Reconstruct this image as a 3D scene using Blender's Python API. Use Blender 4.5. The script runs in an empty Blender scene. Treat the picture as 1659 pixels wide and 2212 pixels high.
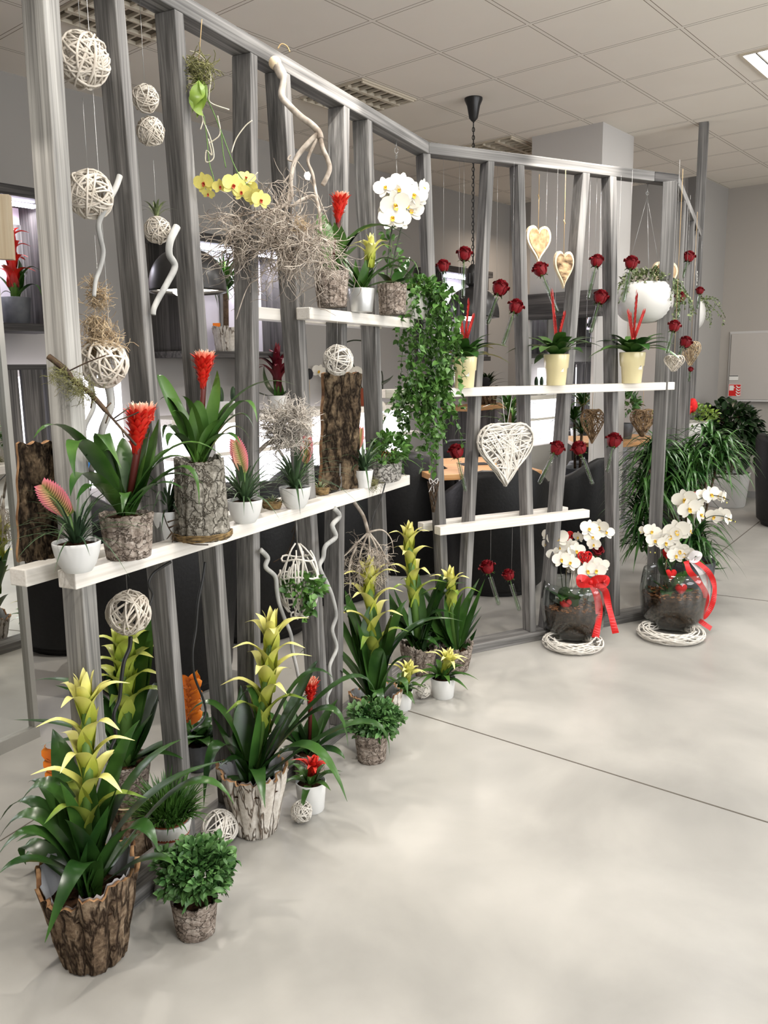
import bpy, math, random
from mathutils import Vector as V, Matrix, Quaternion
rnd = random.Random(11)
C = bpy.context.scene.collection
PI = math.pi
sin, cos = math.sin, math.cos

# ------------------------------------------------------------------ camera and measured frame of the room
F = 1790.0; PITCH = -0.1715; ROLL = -0.0137; YAW = 0.8713; HC = 1.44; HCE = 3.259
fw = V((0, cos(PITCH), sin(PITCH))); rt = V((1, 0, 0)); up0 = rt.cross(fw)
r2 = rt*cos(ROLL) + up0*sin(ROLL); u2v = -rt*sin(ROLL) + up0*cos(ROLL)
O = V((0, 0, HC)); UP = V((0, 0, 1))

def ray(x, y): return fw + r2*((x-829.5)/F) - u2v*((y-1106)/F)
def at_z(x, y, z=0.0):
    d = ray(x, y); return O + d*((z-HC)/d.z)
def at_Y(x, y, Y):
    d = ray(x, y); return O + d*(Y/d.y)
def at_plane(x, y, P, n):
    d = ray(x, y); return O + d*((P-O).dot(n)/d.dot(n))
def at_depth(x, y, D): return O + ray(x, y)*D
def depth(p): return (p-O).dot(fw)
def mpp(p): return depth(p)/F
def zat(p, py):
    d = ray(829.5, py); return HC + d.z*p.y/d.y

class Wall:
    """a vertical plane of the room: s along it, n out of it towards the aisle"""
    def __init__(s, x, y, deg):
        s.B = V((x, y, 0)); s.a = math.radians(deg)
        s.u = V((cos(s.a), sin(s.a), 0)); s.n = V((s.u.y, -s.u.x, 0))
    def at(s, x, y, n=0.0): return at_plane(x, y, s.B + s.n*n, s.n)
    def s_of(s, p): return (p-s.B).dot(s.u)
    def p(s, a, n, z): return s.B + s.u*a + s.n*n + UP*z
S1 = Wall(.225, 3.95, 63.8); S2 = Wall(.225, 3.95, 27.4); S3 = Wall(1.60, 4.665, 66.0)
WB = Wall(-2.255, 5.334, 50.9)
cY, sY = cos(YAW), sin(YAW)
def gp(X, Y, z=0.0): return V((.36 + .6*(cY*X - sY*Y), 5.24 + .6*(sY*X + cY*Y), z))

# ------------------------------------------------------------------ object helpers
def thing(name, label, cat, loc=(0, 0, 0), rotz=0.0, group=None):
    o = bpy.data.objects.new(name, None); C.objects.link(o)
    o.location = loc; o.rotation_euler = (0, 0, rotz); o.empty_display_size = .05
    o['label'] = label; o['category'] = cat
    if group: o['group'] = group
    return o
def tag(o, label, cat, group=None, kind=None):
    if label: o['label'] = label
    if cat: o['category'] = cat
    if group: o['group'] = group
    if kind: o['kind'] = kind
    return o
def put(name, me, parent=None, loc=(0, 0, 0), quat=None, scale=1.0):
    o = bpy.data.objects.new(name, me); C.objects.link(o)
    o.location = loc
    if quat is not None:
        o.rotation_mode = 'QUATERNION'; o.rotation_quaternion = quat
    o.scale = (scale,)*3 if not isinstance(scale, tuple) else scale
    if parent: o.parent = parent
    return o

class MB:
    def __init__(s): s.v = []; s.f = []; s.uv = []; s.m = []; s.sm = []
    def add(s, vs, fs, uv=None, mat=0, smooth=True):
        b = len(s.v); s.v += [tuple(q) for q in vs]
        s.uv += uv if uv else [(.5, .5)]*len(vs)
        for f in fs: s.f.append(tuple(b+i for i in f)); s.m.append(mat); s.sm.append(smooth)
    def box(s, c, size, mat=0, M=None):
        c = V(c); hx, hy, hz = size[0]/2, size[1]/2, size[2]/2
        vs = [V((x*hx, y*hy, z*hz)) for z in (-1, 1) for y in (-1, 1) for x in (-1, 1)]
        if M: vs = [M @ q for q in vs]
        s.add([c+q for q in vs], [(0, 2, 3, 1), (4, 5, 7, 6), (0, 1, 5, 4), (2, 6, 7, 3), (0, 4, 6, 2), (1, 3, 7, 5)], None, mat, False)
    def prism(s, b4, t4, mat=0):
        s.add(list(b4)+list(t4), [(3, 2, 1, 0), (4, 5, 6, 7), (0, 1, 5, 4), (1, 2, 6, 5), (2, 3, 7, 6), (3, 0, 4, 7)], None, mat, False)
    def tube(s, pts, r, n=6, mat=0, closed=False, cap=True):
        pts = [V(p) for p in pts]; k = len(pts)
        if k < 2: return
        rs = r if isinstance(r, (list, tuple)) else [r]*k
        vs = []; uv = []; pu = None
        for i, p in enumerate(pts):
            if closed: t = pts[(i+1) % k] - pts[i-1]
            else: t = pts[min(i+1, k-1)] - pts[max(i-1, 0)]
            if t.length < 1e-9: t = V((0, 0, 1))
            t.normalize()
            if pu is None:
                ref = UP if abs(t.z) < .9 else V((1, 0, 0)); pu = t.cross(ref).normalized()
            else:
                pu = pu - t*pu.dot(t)
                if pu.length < 1e-6: pu = t.cross(UP if abs(t.z) < .9 else V((1, 0, 0)))
                pu.normalize()
            pv = t.cross(pu)
            for j in range(n):
                a = 2*PI*j/n; vs.append(p + (pu*cos(a) + pv*sin(a))*rs[i]); uv.append((j/n, i/max(1, k-1)))
        fs = []
        for i in range(k if closed else k-1):
            i2 = (i+1) % k
            for j in range(n):
                j2 = (j+1) % n; fs.append((i*n+j, i*n+j2, i2*n+j2, i2*n+j))
        if not closed and cap:
            fs.append(tuple(range(n-1, -1, -1))); fs.append(tuple((k-1)*n+j for j in range(n)))
        s.add(vs, fs, uv, mat)
    def lathe(s, prof, n=32, c=(0, 0, 0), mat=0, fr=None, sx=1.0, sy=1.0, smooth=True):
        c = V(c); vs = []; uv = []; k = len(prof)
        for i, (r, z) in enumerate(prof):
            for j in range(n):
                a = 2*PI*j/n; rr, zz = (r, z) if not fr else fr(i, j, a, r, z)
                vs.append(c + V((rr*cos(a)*sx, rr*sin(a)*sy, zz))); uv.append((j/n, i/max(1, k-1)))
        fs = []
        for i in range(k-1):
            for j in range(n):
                j2 = (j+1) % n
                fs.append((i*n+j, i*n+j2, (i+1)*n+j2, (i+1)*n+j))
        s.add(vs, fs, uv, mat, smooth)
    def disc(s, r, z, n=24, c=(0, 0, 0), mat=0, bump=0.0, sx=1.0, sy=1.0):
        c = V(c); vs = [c+V((0, 0, z+bump))]; 
        for q in (.5, 1.0):
            for j in range(n):
                a = 2*PI*j/n; vs.append(c+V((r*q*cos(a)*sx, r*q*sin(a)*sy, z+(bump*.8 if q < 1 else 0)+(rnd.uniform(-.1, .1)*r*.3 if q < 1 and bump else 0))))
        fs = [(0, 1+j, 1+(j+1) % n) for j in range(n)] + [(1+j, 1+n+j, 1+n+(j+1) % n, 1+(j+1) % n) for j in range(n)]
        s.add(vs, fs, None, mat)
    def ball(s, c, r, nu=12, nv=8, mat=0, fr=None):
        c = V(c); r = V(r) if isinstance(r, (tuple, list, V)) else V((r, r, r)); vs = []
        for i in range(nv+1):
            b = PI*i/nv - PI/2
            for j in range(nu):
                a = 2*PI*j/nu; k = fr(a, b) if fr else 1.0
                vs.append(c+V((r.x*cos(a)*cos(b)*k, r.y*sin(a)*cos(b)*k, r.z*sin(b)*k)))
        s.add(vs, [(i*nu+j, i*nu+(j+1) % nu, (i+1)*nu+(j+1) % nu, (i+1)*nu+j) for i in range(nv) for j in range(nu)], None, mat)
    def leaf(s, p0, pc, p2, w, n=8, mat=0, fold=.18, base=.55, mid=.35, tip=1.0, up=None):
        """arching blade from p0 over pc to p2 with a folded midrib; uv.y runs along it"""
        p0, pc, p2 = V(p0), V(pc), V(p2); vs = []; uv = []
        side0 = None
        for i in range(n+1):
            t = i/n; p = p0*(1-t)**2 + pc*(2*t*(1-t)) + p2*t*t
            tg = (pc-p0)*(1-t) + (p2-pc)*t
            if tg.length < 1e-8: tg = p2-p0
            tg.normalize()
            if side0 is None:
                h = p2-p0; h.z = 0
                if up is not None: side0 = up.cross(h if h.length > 1e-5 else tg)
                else: side0 = UP.cross(h) if h.length > 1e-5 else V((1, 0, 0))
                if side0.length < 1e-6: side0 = V((1, 0, 0))
                side0.normalize()
            sd = side0 - tg*side0.dot(tg)
            sd = sd.normalized() if sd.length > 1e-5 else side0
            nr = tg.cross(sd)
            if nr.z < 0 and up is None: pass
            if t < mid: k = base + (1-base)*sin(PI/2*t/mid)
            else: k = max(0.0, 1-((t-mid)/(1-mid))**(1.7*tip))
            hw = w*.5*max(k, .02)
            vs += [p - sd*hw + nr*(fold*hw), p, p + sd*hw + nr*(fold*hw)]
            uv += [(0, t), (.5, t), (1, t)]
        fs = []
        for i in range(n):
            b = i*3; fs += [(b, b+1, b+4, b+3), (b+1, b+2, b+5, b+4)]
        s.add(vs, fs, uv, mat)
    def blade(s, pts, w, h, fold=(.7, .15), mat=0, mid=.28, base=.8):
        """bract along a path that starts wrapped round the stem and opens outwards; h is its outward direction"""
        P = smooth(pts, 4); k = len(P)-1; sd = UP.cross(h).normalized(); vs = []; uv = []
        for i, p in enumerate(P):
            t = i/k; tg = (P[min(i+1, k)]-P[max(i-1, 0)]).normalized(); nr = tg.cross(sd); fo = fold[0]+(fold[1]-fold[0])*min(1, t*1.6)
            q = base+(1-base)*sin(PI/2*t/mid) if t < mid else max(.02, 1-((t-mid)/(1-mid))**1.5)
            hw = w*.5*q
            for e in (-1, -.5, 0, .5, 1): vs.append(p + sd*hw*e + nr*(fo*hw*e*e)); uv.append(((e+1)/2, t))
        s.add(vs, [(i*5+j, i*5+j+1, i*5+j+6, i*5+j+5) for i in range(k) for j in range(4)], uv, mat)
    def poly(s, pts, n, th, mat=0):
        """a flat outline extruded by th along n"""
        k = len(pts); n = V(n).normalized()*th; pts = [V(p) for p in pts]
        s.add(pts + [p+n for p in pts], [tuple(range(k-1, -1, -1)), tuple(range(k, 2*k))] + [(i, (i+1) % k, k+(i+1) % k, k+i) for i in range(k)], None, mat, False)
    def mesh(s, name, mats, off=None):
        me = bpy.data.meshes.new(name)
        vs = s.v if off is None else [(a-off[0], b-off[1], c-off[2]) for a, b, c in s.v]
        me.from_pydata(vs, [], s.f); me.update()
        for m in (mats if isinstance(mats, (list, tuple)) else [mats]): me.materials.append(m)
        me.polygons.foreach_set('material_index', s.m)
        me.polygons.foreach_set('use_smooth', s.sm)
        ul = me.uv_layers.new(name='UVMap')
        li = [0]*len(me.loops); me.loops.foreach_get('vertex_index', li)
        flat = []
        for i in li: flat += s.uv[i]
        ul.data.foreach_set('uv', flat)
        return me
    def build(s, name, mats, parent=None, off=None):
        me = s.mesh(name, mats, off)
        o = bpy.data.objects.new(name, me); C.objects.link(o)
        if parent: o.parent = parent
        elif off is not None: o.location = off
        return o
def struct(o): o['kind'] = 'structure'; return o
def bevel(o, w=.003, seg=2):
    m = o.modifiers.new('bevel', 'BEVEL'); m.width = w; m.segments = seg; m.limit_method = 'ANGLE'; return o

# ------------------------------------------------------------------ materials
def lin(c): return tuple(((q/255)/12.92 if q/255 <= .04045 else ((q/255+.055)/1.055)**2.4) for q in c) + (1.0,)
def pm(name, c1, c2=None, rough=.5, scale=6, stretch=(1, 1, 1), bump=0.0, bscale=None, metal=0.0, spec=.5, detail=5, dist=0.0, pos=(.35, .65), grad=None, trans=0.0, ior=1.45, sheen=0, coat=0, rand=False, vor=False, subs=0):
    m = bpy.data.materials.new(name); m.use_nodes = True; nt = m.node_tree; N = nt.nodes; L = nt.links
    b = N['Principled BSDF']; b.inputs['Roughness'].default_value = rough; b.inputs['Metallic'].default_value = metal
    b.inputs['Specular IOR Level'].default_value = spec; b.inputs['IOR'].default_value = ior
    b.inputs['Transmission Weight'].default_value = trans; b.inputs['Coat Weight'].default_value = coat
    b.inputs['Coat Roughness'].default_value = .15
    if subs: b.inputs['Subsurface Weight'].default_value = subs; b.inputs['Subsurface Radius'].default_value = (.02, .02, .01); b.inputs['Subsurface Scale'].default_value = .3
    b.inputs['Base Color'].default_value = lin(c1)
    if c2 or bump:
        tc = N.new('ShaderNodeTexCoord'); mp = N.new('ShaderNodeMapping'); mp.inputs['Scale'].default_value = stretch
        src = tc.outputs['Object']
        if rand:
            oi = N.new('ShaderNodeObjectInfo'); ad = N.new('ShaderNodeVectorMath'); ad.operation = 'ADD'
            mu = N.new('ShaderNodeMath'); mu.operation = 'MULTIPLY'; mu.inputs[1].default_value = 37
            L.new(oi.outputs['Random'], mu.inputs[0]); L.new(mu.outputs[0], ad.inputs[1]); L.new(src, ad.inputs[0]); src = ad.outputs[0]
        L.new(src, mp.inputs['Vector'])
        no = N.new('ShaderNodeTexNoise'); no.inputs['Scale'].default_value = scale; no.inputs['Detail'].default_value = detail
        no.inputs['Distortion'].default_value = dist; L.new(mp.outputs[0], no.inputs['Vector'])
        fac = no.outputs['Fac']
        if vor:
            vo = N.new('ShaderNodeTexVoronoi'); vo.feature = 'DISTANCE_TO_EDGE'; vo.inputs['Scale'].default_value = vor
            ad2 = N.new('ShaderNodeVectorMath'); ad2.operation = 'MULTIPLY_ADD'; ad2.inputs[1].default_value = (.12,)*3
            L.new(no.outputs['Color'], ad2.inputs[0]); L.new(mp.outputs[0], ad2.inputs[2]); L.new(ad2.outputs[0], vo.inputs['Vector'])
            mr = N.new('ShaderNodeMapRange'); mr.inputs['From Max'].default_value = .25; L.new(vo.outputs['Distance'], mr.inputs['Value'])
            mx0 = N.new('ShaderNodeMath'); mx0.operation = 'MULTIPLY'; L.new(mr.outputs[0], mx0.inputs[0]); L.new(fac, mx0.inputs[1])
            a3 = N.new('ShaderNodeMath'); a3.operation = 'MULTIPLY_ADD'; a3.inputs[1].default_value = 1.4; a3.inputs[2].default_value = .05
            L.new(mx0.outputs[0], a3.inputs[0]); fac = a3.outputs[0]
        if c2:
            cr = N.new('ShaderNodeValToRGB'); e = cr.color_ramp.elements
            e[0].position = pos[0]; e[1].position = pos[1]; e[0].color = lin(c1); e[1].color = lin(c2)
            L.new(fac, cr.inputs['Fac']); L.new(cr.outputs['Color'], b.inputs['Base Color'])
        if bump:
            bp = N.new('ShaderNodeBump'); bp.inputs['Strength'].default_value = bump; bp.inputs['Distance'].default_value = .01
            f2 = fac
            if bscale:
                n2 = N.new('ShaderNodeTexNoise'); n2.inputs['Scale'].default_value = bscale; n2.inputs['Detail'].default_value = 6
                L.new(mp.outputs[0], n2.inputs['Vector']); f2 = n2.outputs['Fac']
            L.new(f2, bp.inputs['Height']); L.new(bp.outputs[0], b.inputs['Normal'])
    if grad:
        uvn = N.new('ShaderNodeUVMap'); sp = N.new('ShaderNodeSeparateXYZ'); cr = N.new('ShaderNodeValToRGB'); L.new(uvn.outputs[0], sp.inputs[0])
        e = cr.color_ramp.elements
        for i, (q, c) in enumerate(grad):
            el = e[i] if i < 2 else e.new(q)
            el.position = q; el.color = lin(c)
        L.new(sp.outputs['Y'], cr.inputs['Fac']); L.new(cr.outputs['Color'], b.inputs['Base Color'])
    return m
def emit(name, c, s):
    m = bpy.data.materials.new(name); m.use_nodes = True; nt = m.node_tree
    b = nt.nodes['Principled BSDF']; b.inputs['Base Color'].default_value = lin(c)
    b.inputs['Emission Color'].default_value = lin(c); b.inputs['Emission Strength'].default_value = s
    return m
def wood(name, axis, dk, md, lt, rough=.7, s1=1.0):
    """weathered board: long grain figure along one axis"""
    m = bpy.data.materials.new(name); m.use_nodes = True; nt = m.node_tree; N = nt.nodes; L = nt.links
    b = N['Principled BSDF']; b.inputs['Roughness'].default_value = rough; b.inputs['Specular IOR Level'].default_value = .25
    tc = N.new('ShaderNodeTexCoord'); oi = N.new('ShaderNodeObjectInfo'); mu = N.new('ShaderNodeMath'); mu.operation = 'MULTIPLY'; mu.inputs[1].default_value = 23
    ad = N.new('ShaderNodeVectorMath'); ad.operation = 'ADD'
    L.new(oi.outputs['Random'], mu.inputs[0]); L.new(tc.outputs['Object'], ad.inputs[0]); L.new(mu.outputs[0], ad.inputs[1])
    def sc(a, k):
        mp = N.new('ShaderNodeMapping'); v = [a]*3; v[axis] = k; mp.inputs['Scale'].default_value = v
        L.new(ad.outputs[0], mp.inputs['Vector']); return mp
    m1 = sc(9*s1, .3*s1)
    n0 = N.new('ShaderNodeTexNoise'); n0.inputs['Scale'].default_value = 1; n0.inputs['Detail'].default_value = 2; L.new(m1.outputs[0], n0.inputs['Vector'])
    fm = N.new('ShaderNodeMath'); fm.operation = 'MULTIPLY'; fm.inputs[1].default_value = 46; L.new(n0.outputs['Fac'], fm.inputs[0])
    sn = N.new('ShaderNodeMath'); sn.operation = 'SINE'; L.new(fm.outputs[0], sn.inputs[0])
    m2 = sc(170*s1, 2.5*s1); n2 = N.new('ShaderNodeTexNoise'); n2.inputs['Scale'].default_value = 1; n2.inputs['Detail'].default_value = 4; L.new(m2.outputs[0], n2.inputs['Vector'])
    m3 = sc(5, 2); n3 = N.new('ShaderNodeTexNoise'); n3.inputs['Scale'].default_value = 1; n3.inputs['Detail'].default_value = 3; L.new(m3.outputs[0], n3.inputs['Vector'])
    a1 = N.new('ShaderNodeMath'); a1.operation = 'MULTIPLY_ADD'; a1.inputs[1].default_value = .07; L.new(sn.outputs[0], a1.inputs[0])
    a2 = N.new('ShaderNodeMath'); a2.operation = 'MULTIPLY_ADD'; a2.inputs[1].default_value = .55; L.new(n2.outputs['Fac'], a2.inputs[0])
    a3 = N.new('ShaderNodeMath'); a3.operation = 'MULTIPLY'; a3.inputs[1].default_value = .45; L.new(n3.outputs['Fac'], a3.inputs[0])
    L.new(a3.outputs[0], a2.inputs[2]); L.new(a2.outputs[0], a1.inputs[2])
    cr = N.new('ShaderNodeValToRGB'); e = cr.color_ramp.elements
    e[0].position = .3; e[0].color = lin(dk); e[1].position = .72; e[1].color = lin(lt); q = e.new(.5); q.color = lin(md)
    L.new(a1.outputs[0], cr.inputs['Fac']); L.new(cr.outputs['Color'], b.inputs['Base Color'])
    bp = N.new('ShaderNodeBump'); bp.inputs['Strength'].default_value = .35; bp.inputs['Distance'].default_value = .003
    L.new(a1.outputs[0], bp.inputs['Height']); L.new(bp.outputs[0], b.inputs['Normal'])
    return m
GD, GM, GL = (68, 67, 66), (107, 105, 103), (146, 144, 141)
MW = [wood('weathered_wood_x', 0, GD, GM, GL), wood('weathered_wood_y', 1, GD, GM, GL), wood('weathered_wood_z', 2, GD, GM, GL)]
MWL = wood('lit_weathered_wood', 2, (96, 95, 93), (142, 140, 136), (182, 180, 175))  # weathered wood again; the light on the leftmost post is put into its colour
MWD = [wood('dark_grey_wood_x', 0, (38, 37, 37), (70, 68, 67), (108, 105, 103)), None, wood('dark_grey_wood_z', 2, (38, 37, 37), (70, 68, 67), (108, 105, 103))]
MWW = wood('white_painted_wood', 0, (202, 196, 186), (219, 214, 206), (230, 226, 219), .45)
MOAK = wood('oak_veneer', 0, (176, 128, 82), (200, 152, 104), (214, 170, 122), .4)
MLIGHTWOOD = wood('cut_birch_face', 2, (206, 184, 150), (222, 202, 170), (232, 216, 188))
M_white = pm('white_ceramic', (214, 214, 212), rough=.35, spec=.5)
M_whitetex = pm('white_plastic', (208, 206, 201), rough=.45)
M_cream = pm('cream_glazed_ceramic', (226, 213, 166), rough=.3, coat=.4)
M_silver = pm('brushed_silver', (196, 197, 196), rough=.38, metal=.75)
M_zinc = pm('dark_zinc', (74, 76, 80), (96, 98, 102), rough=.5, scale=12, metal=.3)
def bark(name, dk, md, lt, crack, s=1.0, vert=.35, cw=.16, fine=.5):
    """bark with plates, fissures that run along the trunk and fine flaky grain"""
    m = bpy.data.materials.new(name); m.use_nodes = True; nt = m.node_tree; N = nt.nodes; L = nt.links
    b = N['Principled BSDF']; b.inputs['Roughness'].default_value = .95; b.inputs['Specular IOR Level'].default_value = .12
    tc = N.new('ShaderNodeTexCoord'); oi = N.new('ShaderNodeObjectInfo'); mu = N.new('ShaderNodeMath'); mu.operation = 'MULTIPLY'; mu.inputs[1].default_value = 19
    ad = N.new('ShaderNodeVectorMath'); ad.operation = 'ADD'; L.new(oi.outputs['Random'], mu.inputs[0]); L.new(tc.outputs['Object'], ad.inputs[0]); L.new(mu.outputs[0], ad.inputs[1])
    def noise(sc, st, det=6, ro=.62):
        mp = N.new('ShaderNodeMapping'); mp.inputs['Scale'].default_value = (1, 1, st); L.new(ad.outputs[0], mp.inputs['Vector'])
        n = N.new('ShaderNodeTexNoise'); n.inputs['Scale'].default_value = sc*s; n.inputs['Detail'].default_value = det; n.inputs['Roughness'].default_value = ro; L.new(mp.outputs[0], n.inputs['Vector']); return n, mp
    n1, _ = noise(20, vert*1.6); n2, _ = noise(95, 1.0, 5); n3, mp3 = noise(16, vert, 4)
    wv = N.new('ShaderNodeVectorMath'); wv.operation = 'MULTIPLY_ADD'; wv.inputs[1].default_value = (.09/s,)*3; L.new(n3.outputs['Color'], wv.inputs[0]); L.new(mp3.outputs[0], wv.inputs[2])
    vo = N.new('ShaderNodeTexVoronoi'); vo.feature = 'DISTANCE_TO_EDGE'; vo.inputs['Scale'].default_value = 30*s; L.new(wv.outputs[0], vo.inputs['Vector'])
    mr = N.new('ShaderNodeMapRange'); mr.inputs['From Max'].default_value = cw; L.new(vo.outputs['Distance'], mr.inputs['Value'])
    mx = N.new('ShaderNodeMix'); mx.data_type = 'FLOAT'; mx.inputs['Factor'].default_value = fine; L.new(n1.outputs['Fac'], mx.inputs['A']); L.new(n2.outputs['Fac'], mx.inputs['B'])
    cr = N.new('ShaderNodeValToRGB'); e = cr.color_ramp.elements; e[0].position = .36; e[0].color = lin(dk); e[1].position = .64; e[1].color = lin(lt); q = e.new(.5); q.color = lin(md); L.new(mx.outputs['Result'], cr.inputs['Fac'])
    mc = N.new('ShaderNodeMix'); mc.data_type = 'RGBA'; L.new(mr.outputs[0], mc.inputs['Factor']); mc.inputs['A'].default_value = lin(crack); L.new(cr.outputs['Color'], mc.inputs['B']); L.new(mc.outputs['Result'], b.inputs['Base Color'])
    h = N.new('ShaderNodeMath'); h.operation = 'MULTIPLY_ADD'; h.inputs[1].default_value = .9; L.new(mx.outputs['Result'], h.inputs[0]); L.new(mr.outputs[0], h.inputs[2])
    bp = N.new('ShaderNodeBump'); bp.inputs['Strength'].default_value = .9; bp.inputs['Distance'].default_value = .006; L.new(h.outputs[0], bp.inputs['Height']); L.new(bp.outputs[0], b.inputs['Normal'])
    return m
M_bark = bark('brown_bark', (62, 50, 40), (112, 94, 76), (156, 138, 116), (44, 33, 25), .8, .3)
M_barkd = bark('furrowed_dark_bark', (50, 41, 31), (88, 74, 58), (126, 110, 88), (26, 20, 15), .8, .42, .26)
M_birch = bark('silvery_birch_bark', (92, 80, 71), (142, 130, 120), (184, 174, 164), (104, 92, 82), 1.0, 1.5, .05, .5)
M_greybark = bark('lichened_grey_bark', (80, 76, 68), (124, 120, 111), (166, 162, 152), (84, 78, 69), 1.0, .9, .07, .6)
M_whitebark = bark('whitewashed_bark', (168, 158, 146), (198, 191, 181), (222, 217, 209), (112, 96, 82), .55, .2, .05, .5)
M_cutwood = pm('raw_bark_edge', (120, 84, 54), (190, 148, 106), rough=.9, scale=40)
M_liner = pm('clear_plastic_liner', (176, 176, 178), rough=.25, spec=.6)
M_soil = pm('dark_potting_soil', (26, 18, 13), (70, 50, 36), rough=1, scale=60, bump=1.0, spec=.05)
M_chips = pm('bark_chips', (70, 42, 26), (146, 96, 60), rough=.95, scale=50, bump=.8, spec=.1)
M_leaf = pm('glossy_dark_leaf', (26, 56, 22), (60, 96, 40), rough=.28, scale=7, spec=.55, grad=None, rand=True)
M_leaf2 = pm('mid_green_leaf', (34, 70, 26), (74, 108, 46), rough=.3, scale=7, spec=.5, rand=True)
M_leafy = pm('yellow_green_leaf', (76, 112, 36), (128, 152, 62), rough=.35, scale=7, rand=True)
M_airleaf = pm('thin_green_leaf', (32, 54, 34), (72, 98, 62), rough=.5, scale=9, rand=True)
M_bushleaf = pm('small_matt_leaf', (38, 78, 34), (98, 138, 76), rough=.45, scale=30, rand=True, pos=(.3, .7))
M_ivy = pm('ivy_leaf', (36, 76, 26), (100, 142, 66), rough=.4, scale=26, rand=True, pos=(.3, .7))
M_darkleaf = pm('ficus_leaf', (12, 28, 12), (34, 58, 26), rough=.3, scale=20, rand=True)
M_palm = pm('long_strap_leaf', (26, 62, 26), (72, 112, 52), rough=.3, scale=12, rand=True)
M_creeper = pm('grey_green_creeper_leaf', (66, 80, 46), (132, 142, 98), rough=.5, scale=40, rand=True)
M_bract = pm('yellow_bract', (200, 200, 110), rough=.4, spec=.4, grad=[(0, (126, 138, 48)), (.3, (164, 170, 68)), (.55, (212, 208, 116)), (1, (234, 228, 154))])
M_bractg = pm('green_yellow_bract', (200, 200, 110), rough=.4, spec=.4, grad=[(0, (96, 118, 36)), (.45, (164, 178, 72)), (1, (204, 206, 110))])
M_bractlow = pm('two_tone_bract', (150, 170, 70), rough=.35, spec=.4, grad=[(0, (120, 150, 48)), (.4, (178, 186, 84)), (1, (70, 112, 40))])
M_red = pm('scarlet_bract', (200, 30, 22), rough=.4, grad=[(0, (110, 24, 18)), (.5, (190, 30, 22)), (1, (222, 62, 44))])
M_redtip = pm('cream_tip_bract', (230, 190, 160), rough=.45, grad=[(0, (200, 50, 36)), (.5, (226, 130, 104)), (1, (244, 222, 196))])
M_darkred = pm('burgundy_bract', (96, 18, 32), rough=.4, grad=[(0, (58, 22, 22)), (.5, (92, 18, 32)), (1, (126, 32, 44))])
M_pink = pm('pink_paddle', (200, 90, 120), rough=.5, grad=[(0, (96, 124, 48)), (.45, (176, 128, 92)), (1, (208, 84, 122))])
M_orange = pm('orange_bract', (222, 122, 30), rough=.4, grad=[(0, (150, 70, 24)), (.5, (222, 118, 30)), (1, (238, 158, 52))])
M_rose = pm('dark_red_rose_petal', (84, 5, 13), (132, 12, 24), rough=.55, scale=14, spec=.3)
M_vriesea = pm('vermilion_plume', (142, 22, 22), (184, 40, 32), rough=.5, scale=30)
M_orch = pm('white_orchid_petal', (226, 222, 211), rough=.5, spec=.3, subs=.15)
M_orchc = pm('yellow_orchid_lip', (214, 176, 66), rough=.5)
M_yorch = pm('yellow_orchid_petal', (214, 206, 104), (226, 214, 128), rough=.5, scale=20)
M_yorchc = pm('red_orchid_lip', (164, 62, 34), rough=.5)
M_borch = pm('blue_orchid_petal', (30, 120, 226), (70, 170, 240), rough=.5, scale=20)
M_stem = pm('dark_orchid_spike', (36, 44, 26), rough=.6)
M_gstem = pm('green_stem', (80, 112, 50), rough=.5)
M_brstem = pm('woody_brown_stem', (70, 54, 40), (104, 84, 64), rough=.9, scale=30)
M_twigd = pm('dark_brown_twig', (46, 34, 26), (84, 66, 48), rough=.9, scale=40)
M_branch = pm('bleached_grey_branch', (122, 110, 98), (194, 184, 172), rough=.9, scale=26, bump=.3, rand=True)
M_cork = pm('grey_corkscrew_willow', (138, 138, 136), (190, 190, 186), rough=.85, scale=20, stretch=(1, 1, .3))
M_wick = pm('white_wicker', (196, 191, 182), (218, 213, 205), rough=.7, scale=30)
M_wicka = pm('cream_wicker', (190, 181, 168), (214, 206, 194), rough=.75, scale=30)
M_wickb = pm('brown_wicker', (88, 66, 44), (158, 130, 96), rough=.85, scale=30)
M_moss = pm('dry_straw_moss', (150, 128, 100), (206, 186, 154), rough=.95, scale=60)
M_gmoss = pm('green_grey_moss', (84, 84, 48), (142, 140, 92), rough=.95, scale=60)
M_nest = pm('brown_nest_grass', (82, 66, 42), (140, 116, 76), rough=.95, scale=60)
M_string = pm('jute_string', (176, 150, 110), rough=.95)
M_wire = pm('silver_wire', (170, 170, 168), rough=.35, metal=.8)
M_cable = pm('black_cable', (22, 22, 22), rough=.5)
M_black = pm('black_faux_leather', (13, 13, 14), (19, 19, 20), rough=.5, scale=60, bump=.12, spec=.4)
M_metal = pm('chrome_leg', (190, 190, 190), rough=.25, metal=.9)
M_lampblk = pm('black_lamp_enamel', (34, 33, 33), rough=.35, spec=.5)
M_ribbonr = pm('red_satin_ribbon', (196, 22, 22), rough=.35, spec=.5)
M_ribbonw = pm('white_satin_ribbon', (226, 222, 222), rough=.4)
M_redheart = pm('red_felt_heart', (200, 20, 22), (214, 36, 34), rough=.8, scale=60)
M_tagw = pm('white_paper_tag', (226, 224, 218), rough=.7)
M_tagb = pm('black_print', (22, 22, 26), rough=.7)
M_terra = pm('terracotta_plastic', (130, 62, 40), rough=.6)
M_stone = pm('grey_pebbled_pot', (150, 148, 144), (176, 174, 170), rough=.8, scale=30)
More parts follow.
